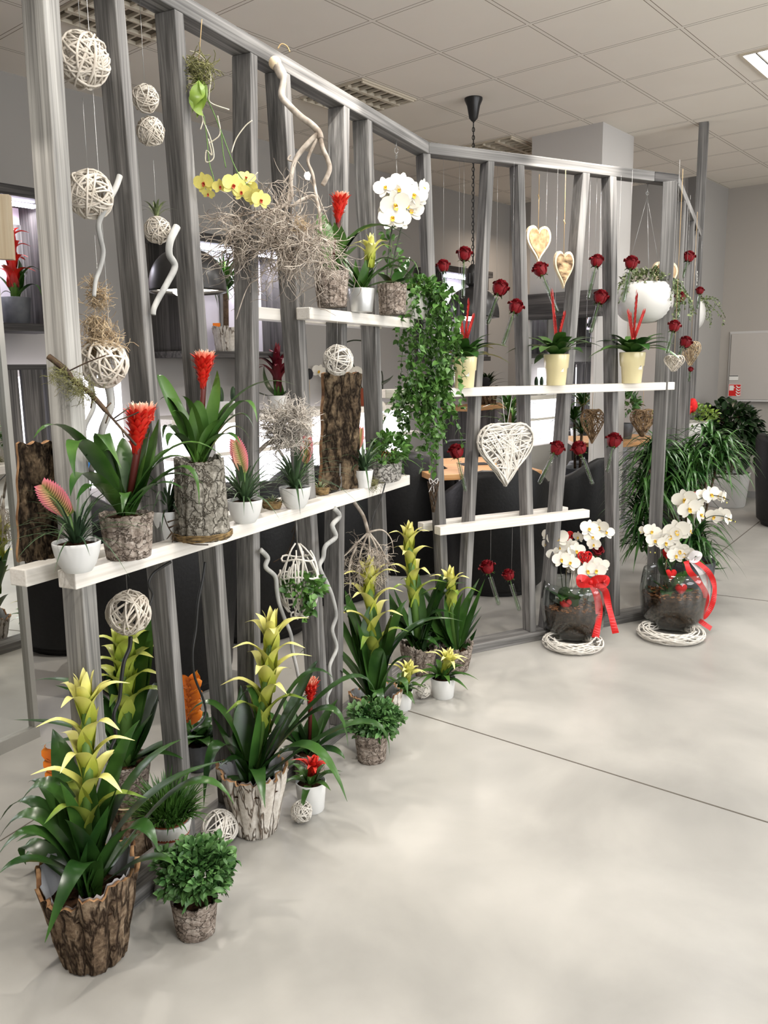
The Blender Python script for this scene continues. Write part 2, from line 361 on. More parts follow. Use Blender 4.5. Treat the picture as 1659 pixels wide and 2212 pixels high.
def glass(name, tint, k=1.0, rough=.02):
    """thin clear glass: see-through with mirror-like glints towards its edges"""
    m = bpy.data.materials.new(name); m.use_nodes = True; nt = m.node_tree; N = nt.nodes; L = nt.links; N.remove(N['Principled BSDF'])
    t = N.new('ShaderNodeBsdfTransparent'); t.inputs['Color'].default_value = lin(tint); g = N.new('ShaderNodeBsdfGlossy'); g.inputs['Roughness'].default_value = rough
    f = N.new('ShaderNodeLayerWeight'); f.inputs['Blend'].default_value = .5; pw = N.new('ShaderNodeMath'); pw.operation = 'POWER'; pw.inputs[1].default_value = 3.5; L.new(f.outputs['Facing'], pw.inputs[0]); mu = N.new('ShaderNodeMath'); mu.operation = 'MULTIPLY_ADD'; mu.inputs[1].default_value = .8*k; mu.inputs[2].default_value = .055*k; L.new(pw.outputs[0], mu.inputs[0])
    mx = N.new('ShaderNodeMixShader'); L.new(mu.outputs[0], mx.inputs[0]); L.new(t.outputs[0], mx.inputs[1]); L.new(g.outputs[0], mx.inputs[2]); L.new(mx.outputs[0], N['Material Output'].inputs['Surface']); return m
M_glass = glass('clear_glass', (247, 250, 249)); M_water = glass('tube_water', (232, 238, 224), .6)
M_mirror = pm('mirror_glass', (222, 224, 222), rough=.0, metal=1.0)
M_alu = pm('aluminium_trim', (168, 166, 160), rough=.4, metal=.6)
# ------------------------------------------------------------------ room shell
def gbox(name, X0, X1, Y0, Y1, z0, z1, m, parent=None):
    b = MB(); b.box((0, 0, 0), ((X1-X0)*.6, (Y1-Y0)*.6, z1-z0))
    o = b.build(name, m, parent)
    o.location = gp((X0+X1)/2, (Y0+Y1)/2, (z0+z1)/2); o.rotation_euler = (0, 0, YAW); return o
M_floor = pm('polished_concrete', (142, 140, 135), (176, 173, 167), rough=.45, scale=1.5, detail=9, dist=.4, pos=(.3, .68), spec=.5)
nt = M_floor.node_tree; b_ = nt.nodes['Principled BSDF']; b_.inputs['Coat Weight'].default_value = .18; b_.inputs['Coat Roughness'].default_value = .22
M_wall = pm('grey_wall_paint', (158, 155, 151), rough=.9, spec=.2)
M_wallp = pm('warm_wall_paint', (166, 160, 153), rough=.9, spec=.2)
M_col = pm('light_wall_paint', (190, 187, 184), rough=.9, spec=.2)
M_skirt = pm('grey_skirting', (140, 138, 136), rough=.6)
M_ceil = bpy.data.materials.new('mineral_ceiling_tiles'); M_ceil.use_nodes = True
def _ceil(m):
    nt = m.node_tree; N = nt.nodes; L = nt.links; b = N['Principled BSDF']; b.inputs['Roughness'].default_value = .95; b.inputs['Specular IOR Level'].default_value = .1
    tc = N.new('ShaderNodeTexCoord'); sp = N.new('ShaderNodeSeparateXYZ'); L.new(tc.outputs['Object'], sp.inputs[0])
    def M(op, a, k=None, k2=None):
        n = N.new('ShaderNodeMath'); n.operation = op; L.new(a, n.inputs[0])
        if k is not None:
            if hasattr(k, 'node'): L.new(k, n.inputs[1])
            else: n.inputs[1].default_value = k
        if k2 is not None: n.inputs[2].default_value = k2
        return n.outputs[0]
    ds = []
    for ax in ('X', 'Y'):
        f = M('FRACT', M('MULTIPLY_ADD', sp.outputs[ax], 1/.6, 100.5)); ds.append(M('MULTIPLY', M('ABSOLUTE', M('SUBTRACT', f, .5)), .6))
    d = M('MINIMUM', ds[0], ds[1])
    bar = M('LESS_THAN', d, .0125); gap_shade = M('MULTIPLY', M('LESS_THAN', d, .0145), M('GREATER_THAN', d, .0105))  # shadow line beside the grid bars, painted into the tile colour
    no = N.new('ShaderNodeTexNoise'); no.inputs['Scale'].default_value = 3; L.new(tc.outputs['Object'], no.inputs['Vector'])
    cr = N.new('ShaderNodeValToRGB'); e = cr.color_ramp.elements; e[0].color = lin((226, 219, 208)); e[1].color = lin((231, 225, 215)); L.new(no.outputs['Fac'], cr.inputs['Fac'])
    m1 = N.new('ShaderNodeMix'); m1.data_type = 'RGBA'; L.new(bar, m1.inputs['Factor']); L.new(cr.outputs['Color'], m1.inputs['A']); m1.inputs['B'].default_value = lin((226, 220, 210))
    m2 = N.new('ShaderNodeMix'); m2.data_type = 'RGBA'; L.new(gap_shade, m2.inputs['Factor']); L.new(m1.outputs['Result'], m2.inputs['A']); m2.inputs['B'].default_value = lin((120, 106, 92))
    L.new(m2.outputs['Result'], b.inputs['Base Color'])
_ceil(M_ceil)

floor = struct(gbox('floor', -12, 9.5, -10, 4, -.1, 0, M_floor))
b = MB(); x0, x1, y0, y1 = -12*.6, 9.5*.6, -10*.6, 4*.6
b.box((( x0+x1)/2, (y0+y1)/2, .05), (x1-x0, y1-y0, .1))
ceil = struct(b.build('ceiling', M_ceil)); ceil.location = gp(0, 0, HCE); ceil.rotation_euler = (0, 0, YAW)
struct(gbox('wall_left', -12, 7.2, 3.6, 3.85, 0, HCE, M_wall))
struct(gbox('wall_back', 7.2, 7.45, 0, 3.85, 0, HCE, M_wall))
struct(gbox('wall_recess', 7.2, 8.6, 0, .25, 0, HCE, M_wall))
struct(gbox('wall_far', 8.6, 8.85, -10, .25, 0, HCE, M_wallp))
struct(gbox('wall_right', -12, 8.85, -10.25, -10, 0, HCE, M_wallp))
struct(gbox('wall_front', -12.25, -12, -10.25, 3.85, 0, HCE, M_wallp))
struct(gbox('baseboard_far', 8.57, 8.6, -10, 0, 0, .07, M_skirt))
struct(gbox('baseboard_recess', 7.2, 8.57, -.04, 0, 0, .07, M_skirt))
struct(gbox('baseboard_left', -12, 7.2, 3.56, 3.6, 0, .07, M_skirt))
colm = struct(gbox('column', 3.28, 4.22, -.16, .86, 0, HCE, M_col))

# saw-cut joints in the concrete floor
M_joint = pm('floor_joint', (96, 90, 82), rough=.9)
def joint(n, a, c, w=.006):
    p, q = at_z(*a), at_z(*c); d = (q-p).normalized(); s = V((-d.y, d.x, 0))*w/2; z = V((0, 0, .0012))
    bb = MB(); bb.prism([p-s-z, p+s-z, q+s-z, q-s-z], [p-s+z, p+s+z, q+s+z, q-s+z]); struct(bb.build('trim_%d' % n, M_joint))
joint(1, (880, 1535), (1760, 1808)); joint(2, (1500, 1279), (1760, 1311), .008); joint(3, (1560, 1190), (1650, 1119), .008)
joint(4, (1560, 1190), (1380, 1325), .006); joint(5, (-40, 1842), (120, 1742), .004)

# ceiling luminaires: the far row is switched off, the aisle row is lit
M_louv = pm('beige_louvre', (196, 186, 168), rough=.6); M_dark = pm('louvre_shadow_box', (92, 84, 70), rough=.9)
M_lit = emit('lit_diffuser', (236, 242, 255), 8.0)
def luminaire(X, Y, lit, label, wX=.94, wY=.94, half=False):
    c = gp(X+.5, Y+.5, HCE)
    t = thing('ceiling_light', label, 'ceiling light', (c.x, c.y, HCE), YAW, 'recessed ceiling lights')
    w = wX*.6; h = wY*.6
    fr = MB()
    for sx in (-1, 1): fr.box((sx*(w/2-.008), 0, -.005), (.016, h, .012))
    for sy in (-1, 1): fr.box((0, sy*(h/2-.008), -.005), (w-.03, .016, .012))
    fr.build('frame', M_louv, t)
    if lit:
        bb = MB(); bb.box((0, 0, -.002), (w-.03, h-.03, .003)); bb.build('diffuser', M_lit, t)
        d = MB()
        for k in (-1, 0, 1): d.box((0, k*h*.25, -.008), (w-.032, .008, .012))
        d.build('divider', M_dark, t)
    else:
        bb = MB(); bb.box((0, 0, -.001), (w-.03, h-.03, .002)); bb.build('shaded_backing', M_dark, t)  # flat dark sheet; the shade inside the louvre is put into its colour
        l = MB()
        for k in range(-2, 3): l.box((0, k*(h-.03)/4, -.012), (w-.03, .012 if abs(k) != 1 else .03, .02))
        for k in range(-3, 4): l.box((k*(w-.03)/7, 0, -.011), (.012, h-.03, .018))
        l.build('louvre', M_louv, t)
    return t
luminaire(0, 1, False, 'unlit louvred ceiling light just above the middle of the sloping beam')
luminaire(3, 1, False, 'unlit louvred ceiling light touching the grey column')
luminaire(-3, 1, False, 'unlit louvred ceiling light at the top left behind the posts')
luminaire(2, -3, True, 'lit white ceiling light at the right edge', .9, .62)
for X in (-4, -1): luminaire(X, -3, True, 'lit ceiling light over the aisle, out of the picture', .9, .62)

def area(loc, size, power, col=(1, .96, .9), rot=(0, 0, YAW)):
    l = bpy.data.lights.new('panel_light', 'AREA'); l.shape = 'RECTANGLE'; l.size, l.size_y = size; l.energy = power; l.color = col
    o = bpy.data.objects.new('panel_light', l); C.objects.link(o); o.location = loc; o.rotation_euler = rot; return o
def spot(loc, target, power, deg=50, col=(1, .93, .84), r=.03, blend=.5):
    l = bpy.data.lights.new('track_spot', 'SPOT'); l.energy = power; l.spot_size = math.radians(deg); l.spot_blend = blend; l.color = col; l.shadow_soft_size = r
    o = bpy.data.objects.new('track_spot', l); C.objects.link(o); o.location = loc
    o.rotation_euler = (V(target)-V(loc)).to_track_quat('-Z', 'Y').to_euler(); return o
for X, Y, pw in ((2.5, -2.5, 22), (-.5, -2.5, 20), (-3.5, -2.5, 20), (-6.5, -2.5, 18), (5.5, -2.5, 16), (-.5, -6.5, 24), (-5, -6.5, 24), (4, -6.5, 24)):  # the outermost row is unseen, added so the floor is lit evenly
    c = gp(X, Y, HCE-.03); area((c.x, c.y, HCE-.03), (.54, .4), pw)
for k, X in enumerate((-8.5, -3.5, 1.5)):  # unseen glowing panels added on the right wall to brighten the ceiling
    w_ = struct(gbox('fill_panel_%d' % (k+1), X, X+3.6, -9.99, -9.96, .9, 2.7, emit('fill_glow', (236, 240, 246), 1.2)))
    c = gp(X+1.8, -9.9, 1.8); l = area(c, (2.1, 1.8), 64, (.96, .98, 1)); l.rotation_euler = (V((-sY, cY, 0))).to_track_quat('-Z', 'Z').to_euler()
c = gp(5.6, 1.4); spot((c.x, c.y, 3.15), gp(7.2, 1.2, 1.1), 60, 60, (1, .8, .62))  # unseen warm spot added to tint the back wall
spot((.72, 2.0, 3.15), (-.1, 3.1, 1.2), 70, 70)
spot((.3, .7, 3.15), (-.6, 2.1, .9), 48, 62)
spot((1.5, 3.1, 3.15), (.8, 4.2, 1.2), 50, 50)
spot((2.5, 4.2, 3.15), (1.7, 4.9, 1.0), 40, 60)
spot((-1.3, 1.0, 3.15), (-.7, 2.0, .4), 80, 60)
spot((-.7, 4.0, 3.15), (-.1, 2.7, .3), 90, 60)

for W_, s_ in ((S1, -.95), (S2, .85)): spot(W_.p(s_, .7, 3.1), W_.p(s_, 0, 2.46), 170, 36, (1, .95, .88), .02)
# ------------------------------------------------------------------ slatted timber partition
ZB, ZT = 2.39, 2.44; DP = .07
fr = thing('timber_screen', 'grey weathered timber partition of leaning posts under a bent top beam', 'partition', S1.p(0, 0, 0))
FO = fr.location.copy()
def bar(name, W, s0, s1, n0, n1, z0, z1, m, parent, off, k0=0.0, k1=0.0):
    """bar along a wall; k0 / k1 skew its ends for a mitre"""
    bb = MB(); h = []
    c = W.p((s0+s1)/2, (n0+n1)/2, z0)
    for z in (z0, z1):
        h.append([V((s-(s0+s1)/2, -(n-(n0+n1)/2), z-z0)) for s, n in ((s0+k0*n0, n0), (s1+k1*n0, n0), (s1+k1*n1, n1), (s0+k0*n1, n1))])
    bb.prism([h[0][3], h[0][2], h[0][1], h[0][0]], [h[1][3], h[1][2], h[1][1], h[1][0]])
    o = bb.build(name, m, parent); o.location = c - off; o.rotation_euler = (0, 0, W.a); bevel(o, .003); return o
mt = math.tan(math.radians((63.8-27.4)/2))
mt3 = -math.tan(math.radians((66-27.4)/2))
L2 = 1.555
bar('top_beam', S1, -2.6, 0, -DP, 0, ZB, ZT, MW[0], fr, FO, 0, -mt)
bar('top_beam', S2, 0, 1.375, -DP, 0, ZB, ZT, MW[0], fr, FO, mt, 0)
bar('top_beam', S2, 1.378, L2, -DP, 0, ZB, ZT, MWD[0], fr, FO, 0, -mt3)
bar('top_beam', S3, 0, 2.02, -DP, 0, ZB, ZT, MW[0], fr, FO, mt3, 0)
bar('base_plank', S1, -2.3, 0, -DP-.02, .02, 0, .045, MW[0], fr, FO, 0, -mt)
bar('base_plank', S2, 0, L2, -DP-.02, .02, 0, .045, MW[0], fr, FO, mt, -mt3)
bar('base_plank', S3, 0, 2.02, -DP-.02, .02, 0, .045, MW[0], fr, FO, mt3, 0)
def post(W, a, c, tall=False, wd=None, m=None):
    """front-face left x, right x at one image row and at another"""
    P = []
    for xl, xr, y in (a, c):
        p, q = W.at(xl, y), W.at(xr, y); P.append((W.s_of(p), W.s_of(q), (p.z+q.z)/2))
    wdt = wd or max(.03, min(.055, (P[0][1]-P[0][0]+P[1][1]-P[1][0])/2))
    c0, c1 = (P[0][0]+P[0][1])/2, (P[1][0]+P[1][1])/2
    f = lambda z: c0 + (c1-c0)*(z-P[0][2])/(P[1][2]-P[0][2])
    zt = HCE if tall else ZB
    sb, st = f(.045), f(zt)
    bb = MB(); h = wdt/2; d = 0.0
    lo = [V((-h, 0, 0)), V((h, 0, 0)), V((h, DP, 0)), V((-h, DP, 0))]
    bb.prism(lo, [q + V((st-sb, 0, zt-.045)) for q in lo])
    o = bb.build('post', m or MW[2], fr); o.location = W.p(sb, 0, .045) - FO; o.rotation_euler = (0, 0, W.a); bevel(o, .003)
    return f
PS1 = [((99, 124, 0), (189, 218, 1431)), ((249, 268, 0), (376, 395, 1457)), ((377, 395, 13), (486, 503, 1453)), ((541, 557, 107), (549, 563, 1322)),
       ((610, 627, 152), (692, 706, 1449)), ((743, 757, 230), (733, 742, 1300)), ((795, 804, 252), (833, 842, 1300))]
for i, (a, c) in enumerate(PS1): post(S1, a, c, wd=.047 if i == 0 else None, m=MWL if i == 0 else None)
for a, c in [((913, 931, 328), (955, 968, 1240)), ((1055, 1069, 345), (999, 1012, 1390)), ((1119, 1133, 355), (1146, 1159, 1365)), ((1260, 1275, 372), (1180, 1195, 1350)), ((1319, 1332, 382), (1327, 1340, 1330))]:
    post(S2, a, c)
def upright(xr, y, tall=False, wd=.045, dk=0.0):
    p = S3.at(xr, y); se = S3.s_of(p); zt = HCE if tall else ZB
    bb = MB(); bb.box((0, (DP+dk)/2, (zt-.045)/2), (wd, DP+dk, zt-.045))
    o = bb.build('post', MW[2], fr); o.location = S3.p(se-wd/2, 0, .045) - FO; o.rotation_euler = (0, 0, S3.a); bevel(o, .003)
upright(1452, 655)
for xr, y in ((1482, 447), (1487, 455), (1501, 478), (1510, 492)): upright(xr, y)
upright(1533, 250, True, .07)
# round sticker on the tall end post
c = S3.at(1505.5, 601, .002); st = MB()
def ell(bb, c, a, b2, th, m, n=20, o2=0.0): bb.poly([c + S3.u*(a*cos(2*PI*i/n)) + UP*(b2*sin(2*PI*i/n)) + S3.n*o2 for i in range(n)], S3.n, th, m)
ell(st, c, .062, .052, .001, 0); ell(st, c, .05, .041, .001, 1, o2=.001)
for du, dz, a, h in ((-.012, .018, .02, .009), (.012, .002, .022, .006), (-.014, -.012, .013, .009), (.014, -.018, .013, .008)): ell(st, c+S3.u*du+UP*dz, a, h, .001, 0, 8, .002)
tag(st.build('round_sticker', [M_tagw, M_tagb], fr, FO), 'black and white round sticker', None)

# ------------------------------------------------------------------ white battens that carry the display
def shelf(W, s0, s1, n0, n1, zt, h, label, grp='white display shelves'):
    o = bar('shelf_board', W, s0, s1, n0, n1, zt-h, zt, MWW, None, V((0, 0, 0)))
    tag(o, label, 'shelf', grp); return o
Z1, Z2, Z3, Z4 = .98, 1.648, 1.345, .685
shelf(S1, -2.27, -.365, .001, .058, Z1, .043, 'long white shelf board across the front of the left posts')
shelf(S1, -2.3, -.50, -DP-.056, -DP-.001, Z1, .043, 'white shelf board behind the left posts, its end under the tall bark slab')
shelf(S1, -1.17, -.30, .001, .056, Z2, .04, 'white board of the upper shelf under the white orchid, in front of the posts')
shelf(S1, -1.33, -.36, -DP-.056, -DP-.001, Z2, .04, 'white board of the upper shelf, behind the posts')
shelf(S2, -.17, 1.53, .001, .056, Z3, .042, 'white shelf board carrying the three cream pots')
shelf(S2, -.2, 1.45, -DP-.056, -DP-.001, Z3-.002, .042, 'white shelf board hidden behind the posts at the height of the cream pots')
shelf(S2, .02, .95, .001, .056, Z4, .042, 'low empty white board in front of the leaning posts')
shelf(S2, 0, .91, -DP-.056, -DP-.001, Z4, .042, 'low empty white board behind the leaning posts')
# ------------------------------------------------------------------ generators for the goods on display
def U(a, b): return rnd.uniform(a, b)
def rdir():
    z = U(-1, 1); a = U(0, 2*PI); q = math.sqrt(1-z*z); return V((q*cos(a), q*sin(a), z))
def pot_part(t, name, prof, mat, n=40, fr=None, sx=1, sy=1):
    b = MB(); b.lathe(prof, n, fr=fr, sx=sx, sy=sy); b.disc(prof[0][0], prof[0][1], n, sx=sx, sy=sy); return b.build(name, mat, t)
def soil_part(t, r, z, mat=None, bump=.008, sx=1, sy=1):
    b = MB(); b.disc(r, z, 24, bump=bump, sx=sx, sy=sy); return b.build('soil', mat or M_soil, t)
def bowl_prof(r, h, k=.62, lip=.05):
    return [(r*k*.9, 0), (r*k, .004), (r*(k+.16), h*.25), (r*.93, h*.6), (r, h*.88), (r*(1+lip*.2), h*.97), (r*.99, h), (r*.93, h*.985), (r*.9, h*.8)]
def cyl_prof(rb, r, h): return [(rb*.96, 0), (rb, .003), ((rb+r)/2, h*.5), (r, h*.985), (r*.985, h), (r*.93, h*.99), (r*.9, h*.75)]
def rough_pot(t, name, rb, rt_, h, mat, amp=.05, strips=11, rim=.06, n=88, liner=None, flare=0):
    """pot clad in upright strips of bark with an uneven rim"""
    off = [U(-1, 1) for _ in range(n)]; st = [U(-1, 1) for _ in range(strips)]; cut = [U(.8, 1.3) for _ in range(strips)]; ed = [0]
    for k in range(strips): ed.append(ed[-1]+U(.7, 1.3))
    ed = [e/ed[-1] for e in ed]
    def strip(q):
        for k in range(strips):
            if q < ed[k+1]: return k, min(q-ed[k], ed[k+1]-q)*strips
        return strips-1, 0
    def fr(i, j, a, r, z):
        k, e = strip(j/n)
        rr = r*(1+amp*.5*st[k]+amp*.3*off[j]+amp*.3*sin(z*60+k*2.1+off[(j*7+i) % n])-(amp*1.2*cut[k] if e < .09 else 0))
        return rr, z+(h*rim*(st[(k+3) % strips]*.8+off[j]*.3) if i >= 7 else 0)
    m_ = lambda q: rb+(rt_-rb)*q
    prof = [(rb*.95, 0)]+[(m_(q)+flare*max(0, .14-q)*6*rb, h*q) for q in (.02, .15, .3, .45, .6, .8, 1.0)]
    b = MB(); b.lathe(prof, n, fr=fr); b.disc(rb*.9, .002, 20)
    # cut rim and inside wall
    top = b.v[7*n:8*n]; vs = list(top)+[(x*.93, y*.93, z) for x, y, z in top]+[(x*m_(.45)/rt_*.84, y*m_(.45)/rt_*.84, h*.45) for x, y, z in top]
    b.add(vs, [(l*n+j, l*n+(j+1) % n, (l+1)*n+(j+1) % n, (l+1)*n+j) for l in range(2) for j in range(n)], None, 1)
    o = b.build(name, [mat, M_cutwood if liner else mat], t)
    if liner:
        l = MB(); l.v = [(x*m_(.5)/rt_*.8, y*m_(.5)/rt_*.8, h*.5) for x, y, z in top]+[(x*.88, y*.88, z-h*.01) for x, y, z in top]+[(x*.9, y*.9, z+h*U(.0, .035)) for x, y, z in top]; l.uv = [(.5, .5)]*(3*n)
        for r_ in range(2):
            for j in range(n): l.f.append((r_*n+j, r_*n+(j+1) % n, (r_+1)*n+(j+1) % n, (r_+1)*n+j)); l.m.append(0); l.sm.append(True)
        l.build('plastic_liner', liner, t)
    return o
def rosette(b, n, L, w, c=(0, 0, 0), lo=.15, hi=1.2, mat=0, jit=.25, droop=.55, r0=.012, a0=0.0, fold=.2, n_=8, tip=1.0):
    """arching strap leaves in a spiral, outer ones low, inner ones upright"""
    c = V(c)
    for k in range(n):
        q = k/(n-1) if n > 1 else 0
        a = a0 + k*2.39996 + U(-.2, .2); e = lo + (hi-lo)*q + U(-.12, .12)
        l = L*(1-.35*q)*U(1-jit, 1+jit*.6); h = V((cos(a), sin(a), 0)); 
        pc = c + h*(l*.45*cos(e)) + UP*(l*.62*sin(e)+.12*l)
        p2 = c + h*(l*(.5+.5*cos(e))) + UP*(l*sin(e)*.85 - droop*l*(1-q)*U(.5, 1.1))
        b.leaf(c + h*r0, pc, p2, w*U(.8, 1.1), n_, mat, fold=fold, tip=tip)
def px_leaves(b, p0, specs, w, mat=0, off=V((0, 0, 0)), n=12):
    """leaves whose bend and tip were measured; the last number of a spec is how far the tip comes forward (-) or goes back (+)"""
    D = depth(p0)
    for s in specs:
        cx, cy, tx, ty = s[:4]; dd = s[4] if len(s) > 4 else 0.0; ww = s[5] if len(s) > 5 else 1.0
        p2 = at_depth(tx, ty, D+dd); mid = at_depth(cx, cy, D+dd*.5)
        pc = mid*2 - (p0+p2)*.5                     # the blade passes through the measured bend
        b.leaf(p0+V((U(-.012, .012), U(-.012, .012), 0))-off, pc-off, p2-off, w*ww*U(.92, 1.08), n, mat, fold=.22)
def guz_spike(t, h0, h1, mat, L, w, tiers=6, per=3, lean=(0, 0), name='flower_spike', low=None, start=.36):
    """column of bracts that wrap the stem at their base and arch outwards"""
    b = MB(); ax = lambda z: V((lean[0]*z, lean[1]*z, z)); st = h1*start; top = h1-L*.62
    b.tube([ax(0), ax(h1*.5), ax(h1-L*.45)], [w*.36, w*.32, w*.25], 8, 1)
    for k in range(tiers):
        q = k/(tiers-1); z = st+(top-st)*q; l = L*(1.1-.28*q)
        for j in range(per):
            a = k*1.2+j*2*PI/per+U(-.3, .3); h = V((cos(a), sin(a), 0)); p = ax(z)-UP*l*.42; e = U(.9, 1.08); dr = U(-.12, .08)+.1*q
            b.blade([p+h*w*.2, p+h*w*.36+UP*l*.32, p+h*l*.26+UP*l*.64, p+h*l*.58*e+UP*l*(.84+dr*.4), p+h*l*1.0*e+UP*l*(.74+dr)], w*U(1.0, 1.18), h, (1.0, .25), 2 if k == 0 and low else 0)
    z = top
    for j in range(7):
        a = j*2.4+U(-.2, .2); h = V((cos(a), sin(a), 0)); p = ax(z)-UP*L*.05; r = (.42, .4, .36, .2, .16, .12, .04)[j]*L; hh = L*(.55+.03*j)
        b.blade([p+h*w*.12, p+h*(w*.2+r*.25)+UP*hh*.4, p+h*r*.7+UP*hh*.8, p+h*r*1.15+UP*hh*(1.1 if j > 2 else .98)], w*.8, h, (.9, .3))
    return b.build(name, [mat, M_gstem, low or mat], t)
def aech_spike(t, h0, h1, r, tipmat=M_redtip, mat=M_red, lean=(0, 0)):
    """flaring scarlet head with pale tips on a dark red stem"""
    b = MB(); ax = lambda z: V((lean[0]*(z-h0), lean[1]*(z-h0), z)); H = min(h1-h0, r*3.4); zb = h1-H
    b.tube([ax(h0), ax(zb+H*.3), ax(zb+H*.7)], [r*.2, r*.24, r*.3], 8, 1)
    rows = 7
    for k in range(rows):
        q = k/(rows-1); z = zb+H*(.02+.56*q); n = 5+k
        for j in range(n):
            a = j*2*PI/n+k*.7+U(-.1, .1); h = V((cos(a), sin(a), 0)); o = r*(.2+.42*q); l = H*(.3-.04*q)*U(.9, 1.12); out = r*(.42+.1*q)*U(.7, 1.25)
            b.blade([ax(z)+h*o*.8, ax(z)+h*(o*1.05)+UP*l*.45, ax(z)+h*(o+out*.5)+UP*l*.85, ax(z)+h*(o+out)+UP*l*(1.05 if q > .3 else .95)], r*.5, h, (.8, .2), 0, .3, .85)
    o = b.build('flower_head', [mat, MDR], t)
    c = MB()
    for j in range(30):
        a = j*2.4; q = math.sqrt((j+.5)/30)*r*.72; h = V((cos(a), sin(a), 0)); p = ax(zb+H*.62)+h*q
        c.blade([p, p+h*r*.03+UP*H*.16, p+h*(r*.08+q*.12)+UP*H*.27, p+h*(r*.1+q*.25)+UP*H*(.34+.04*U(-1, 1)-.05*q/r)], r*.26, h, (.7, .3), 0, .35, .9)
    c.build('pale_tips', [tipmat], o)
    return o
MDR = pm('dark_red_stem', (84, 30, 26), rough=.5)
def star(t, h0, h1, L, w, mat, n=12, name='flower_head'):
    return guz_spike(t, 0, h1, mat, L*1.25, w*1.25, 2, 4, name=name, start=.5) if h0 == 0 else star_(t, h0, h1, L, w, mat, n, name)
def star_(t, h0, h1, L, w, mat, n=12, name='flower_head'):
    b = MB(); b.tube([(0, 0, h0), (0, 0, h1)], w*.3, 8, 1)
    for k in range(n):
        q = k/n; a = k*2.4; h = V((cos(a), sin(a), 0)); l = L*(1-.35*q); e = .15+1.1*q
        p = V((0, 0, h1-L*.35+L*.3*q)); b.leaf(p, p+h*l*.5*cos(e)+UP*l*(.25+.5*sin(e)), p+h*l*cos(e)+UP*l*sin(e)*.85, w, 6, 0, fold=.4, base=.9, mid=.3)
    return b.build(name, [mat, M_gstem], t)
def dome_leaves(b, c, R, n, ls, mat=0, flat=0.0, shape=None, hang=0.0):
    """small leaves all over a rounded clump"""
    c = V(c); R = V(R) if isinstance(R, (tuple, V)) else V((R, R, R))
    for _ in range(n):
        d = rdir(); d.z = d.z if d.z > -.45 else -d.z*.5; d.normalize(); q = U(.5, 1.0)**.6*(1+.09*sin(d.x*7+c.x*50)*sin(d.y*6+d.z*5))
        p = c + V((d.x*R.x, d.y*R.y, d.z*R.z))*q*U(.86, 1.1)
        o = (d + rdir()*.7 + UP*(.25-hang)).normalized(); l = ls*U(.7, 1.25)
        b.leaf(p, p+o*l*.5+UP*l*.12, p+o*l-UP*l*.12, l*.62, 4, mat, fold=.25, base=.5, mid=.4, up=(d+UP*.4).normalized())
def wicker_ball(name, c, r, label, mat=M_wick, n=26, th=.055, group='wicker balls', cat='wicker ball', sq=(1, 1, 1), wire=None):
    b = MB(); c = V(c)
    for k in range(n):
        ax = rdir(); e1 = ax.orthogonal().normalized(); e2 = ax.cross(e1); rr = r*U(.86, .985); o = ax*r*U(-.35, .35); q = math.sqrt(max(.1, 1-(o.length/r)**2)); wob = U(.01, .05); ph = U(0, 6)
        pts = []
        for i in range(22):
            a = 2*PI*i/22; v = e1*cos(a) + e2*sin(a)
            p = o + v*rr*q*(1+wob*sin(3*a+ph)); pts.append(V((p.x*sq[0], p.y*sq[1], p.z*sq[2])))
        b.tube(pts, r*th*U(.6, 1.1), 5, 0, True)
    root = thing(name, label, cat, c, 0, group) if wire else None
    if wire:
        b.build('ball', mat, root)
        w_ = MB(); w_.tube([(0, 0, r*.95), V(wire)-c], .0006, 4); w_.build('hanging_thread', M_wire, root)
        return root
    o = b.build(name, mat); o.location = c; tag(o, label, cat, group); return o
def wicker_heart_pts(w, h, n=40):
    out = []
    for i in range(n):
        t = 2*PI*i/n; x = 16*sin(t)**3; y = 13*cos(t)-5*cos(2*t)-2*cos(3*t)-cos(4*t)
        out.append((x/32.0*w, (y-11.9)/28.9*h+0))
    return out                                    # top notch region near 0, tip at -h
def wicker_heart(name, c, W, w, h, th, label, mat, n=70, r=.0025, rot=0.0, hang=None, ribbon=None):
    root = thing(name, label, 'wicker heart', c, 0, 'wicker hearts'); P = wicker_heart_pts(w, h); b = MB(); u, nn = W.u, W.n
    if rot: u = (u*cos(rot)+nn*sin(rot)).normalized(); nn = V((u.y, -u.x, 0))
    k = len(P); f = lambda i, o: u*P[i % k][0] + UP*P[i % k][1] + nn*o
    for o in (-th, 0, th): b.tube([f(i, o)*(1 if o == 0 else .95)+UP*(-.012*h if o else 0) for i in range(k)], r*1.2, 5, 0, True)
    for _ in range(n):
        i = rnd.randrange(k); j = (i + rnd.randint(int(k*.22), int(k*.6))) % k; sd = rnd.choice((-1, 1)); m_ = (f(i, 0)+f(j, 0))*.5 + nn*sd*th*U(1.0, 1.7)
        a, c2 = f(i, sd*th*.4), f(j, sd*th*.4); pts = []
        for q in range(7):
            t = q/6; pts.append(a*(1-t)**2 + m_*2*t*(1-t) + c2*t*t + rdir()*r*.6)
        b.tube(pts, r*U(.8, 1.15), 5)
    b.build('heart', mat, root)
    if hang is not None:
        hb = MB()
        for dx in ribbon or (0,):
            hb.tube([UP*(-.14*h), V(hang)-V(c)+u*dx], .0012, 4)
        hb.build('hanging_string', M_string if not ribbon else M_ribbonw, root)
    return root
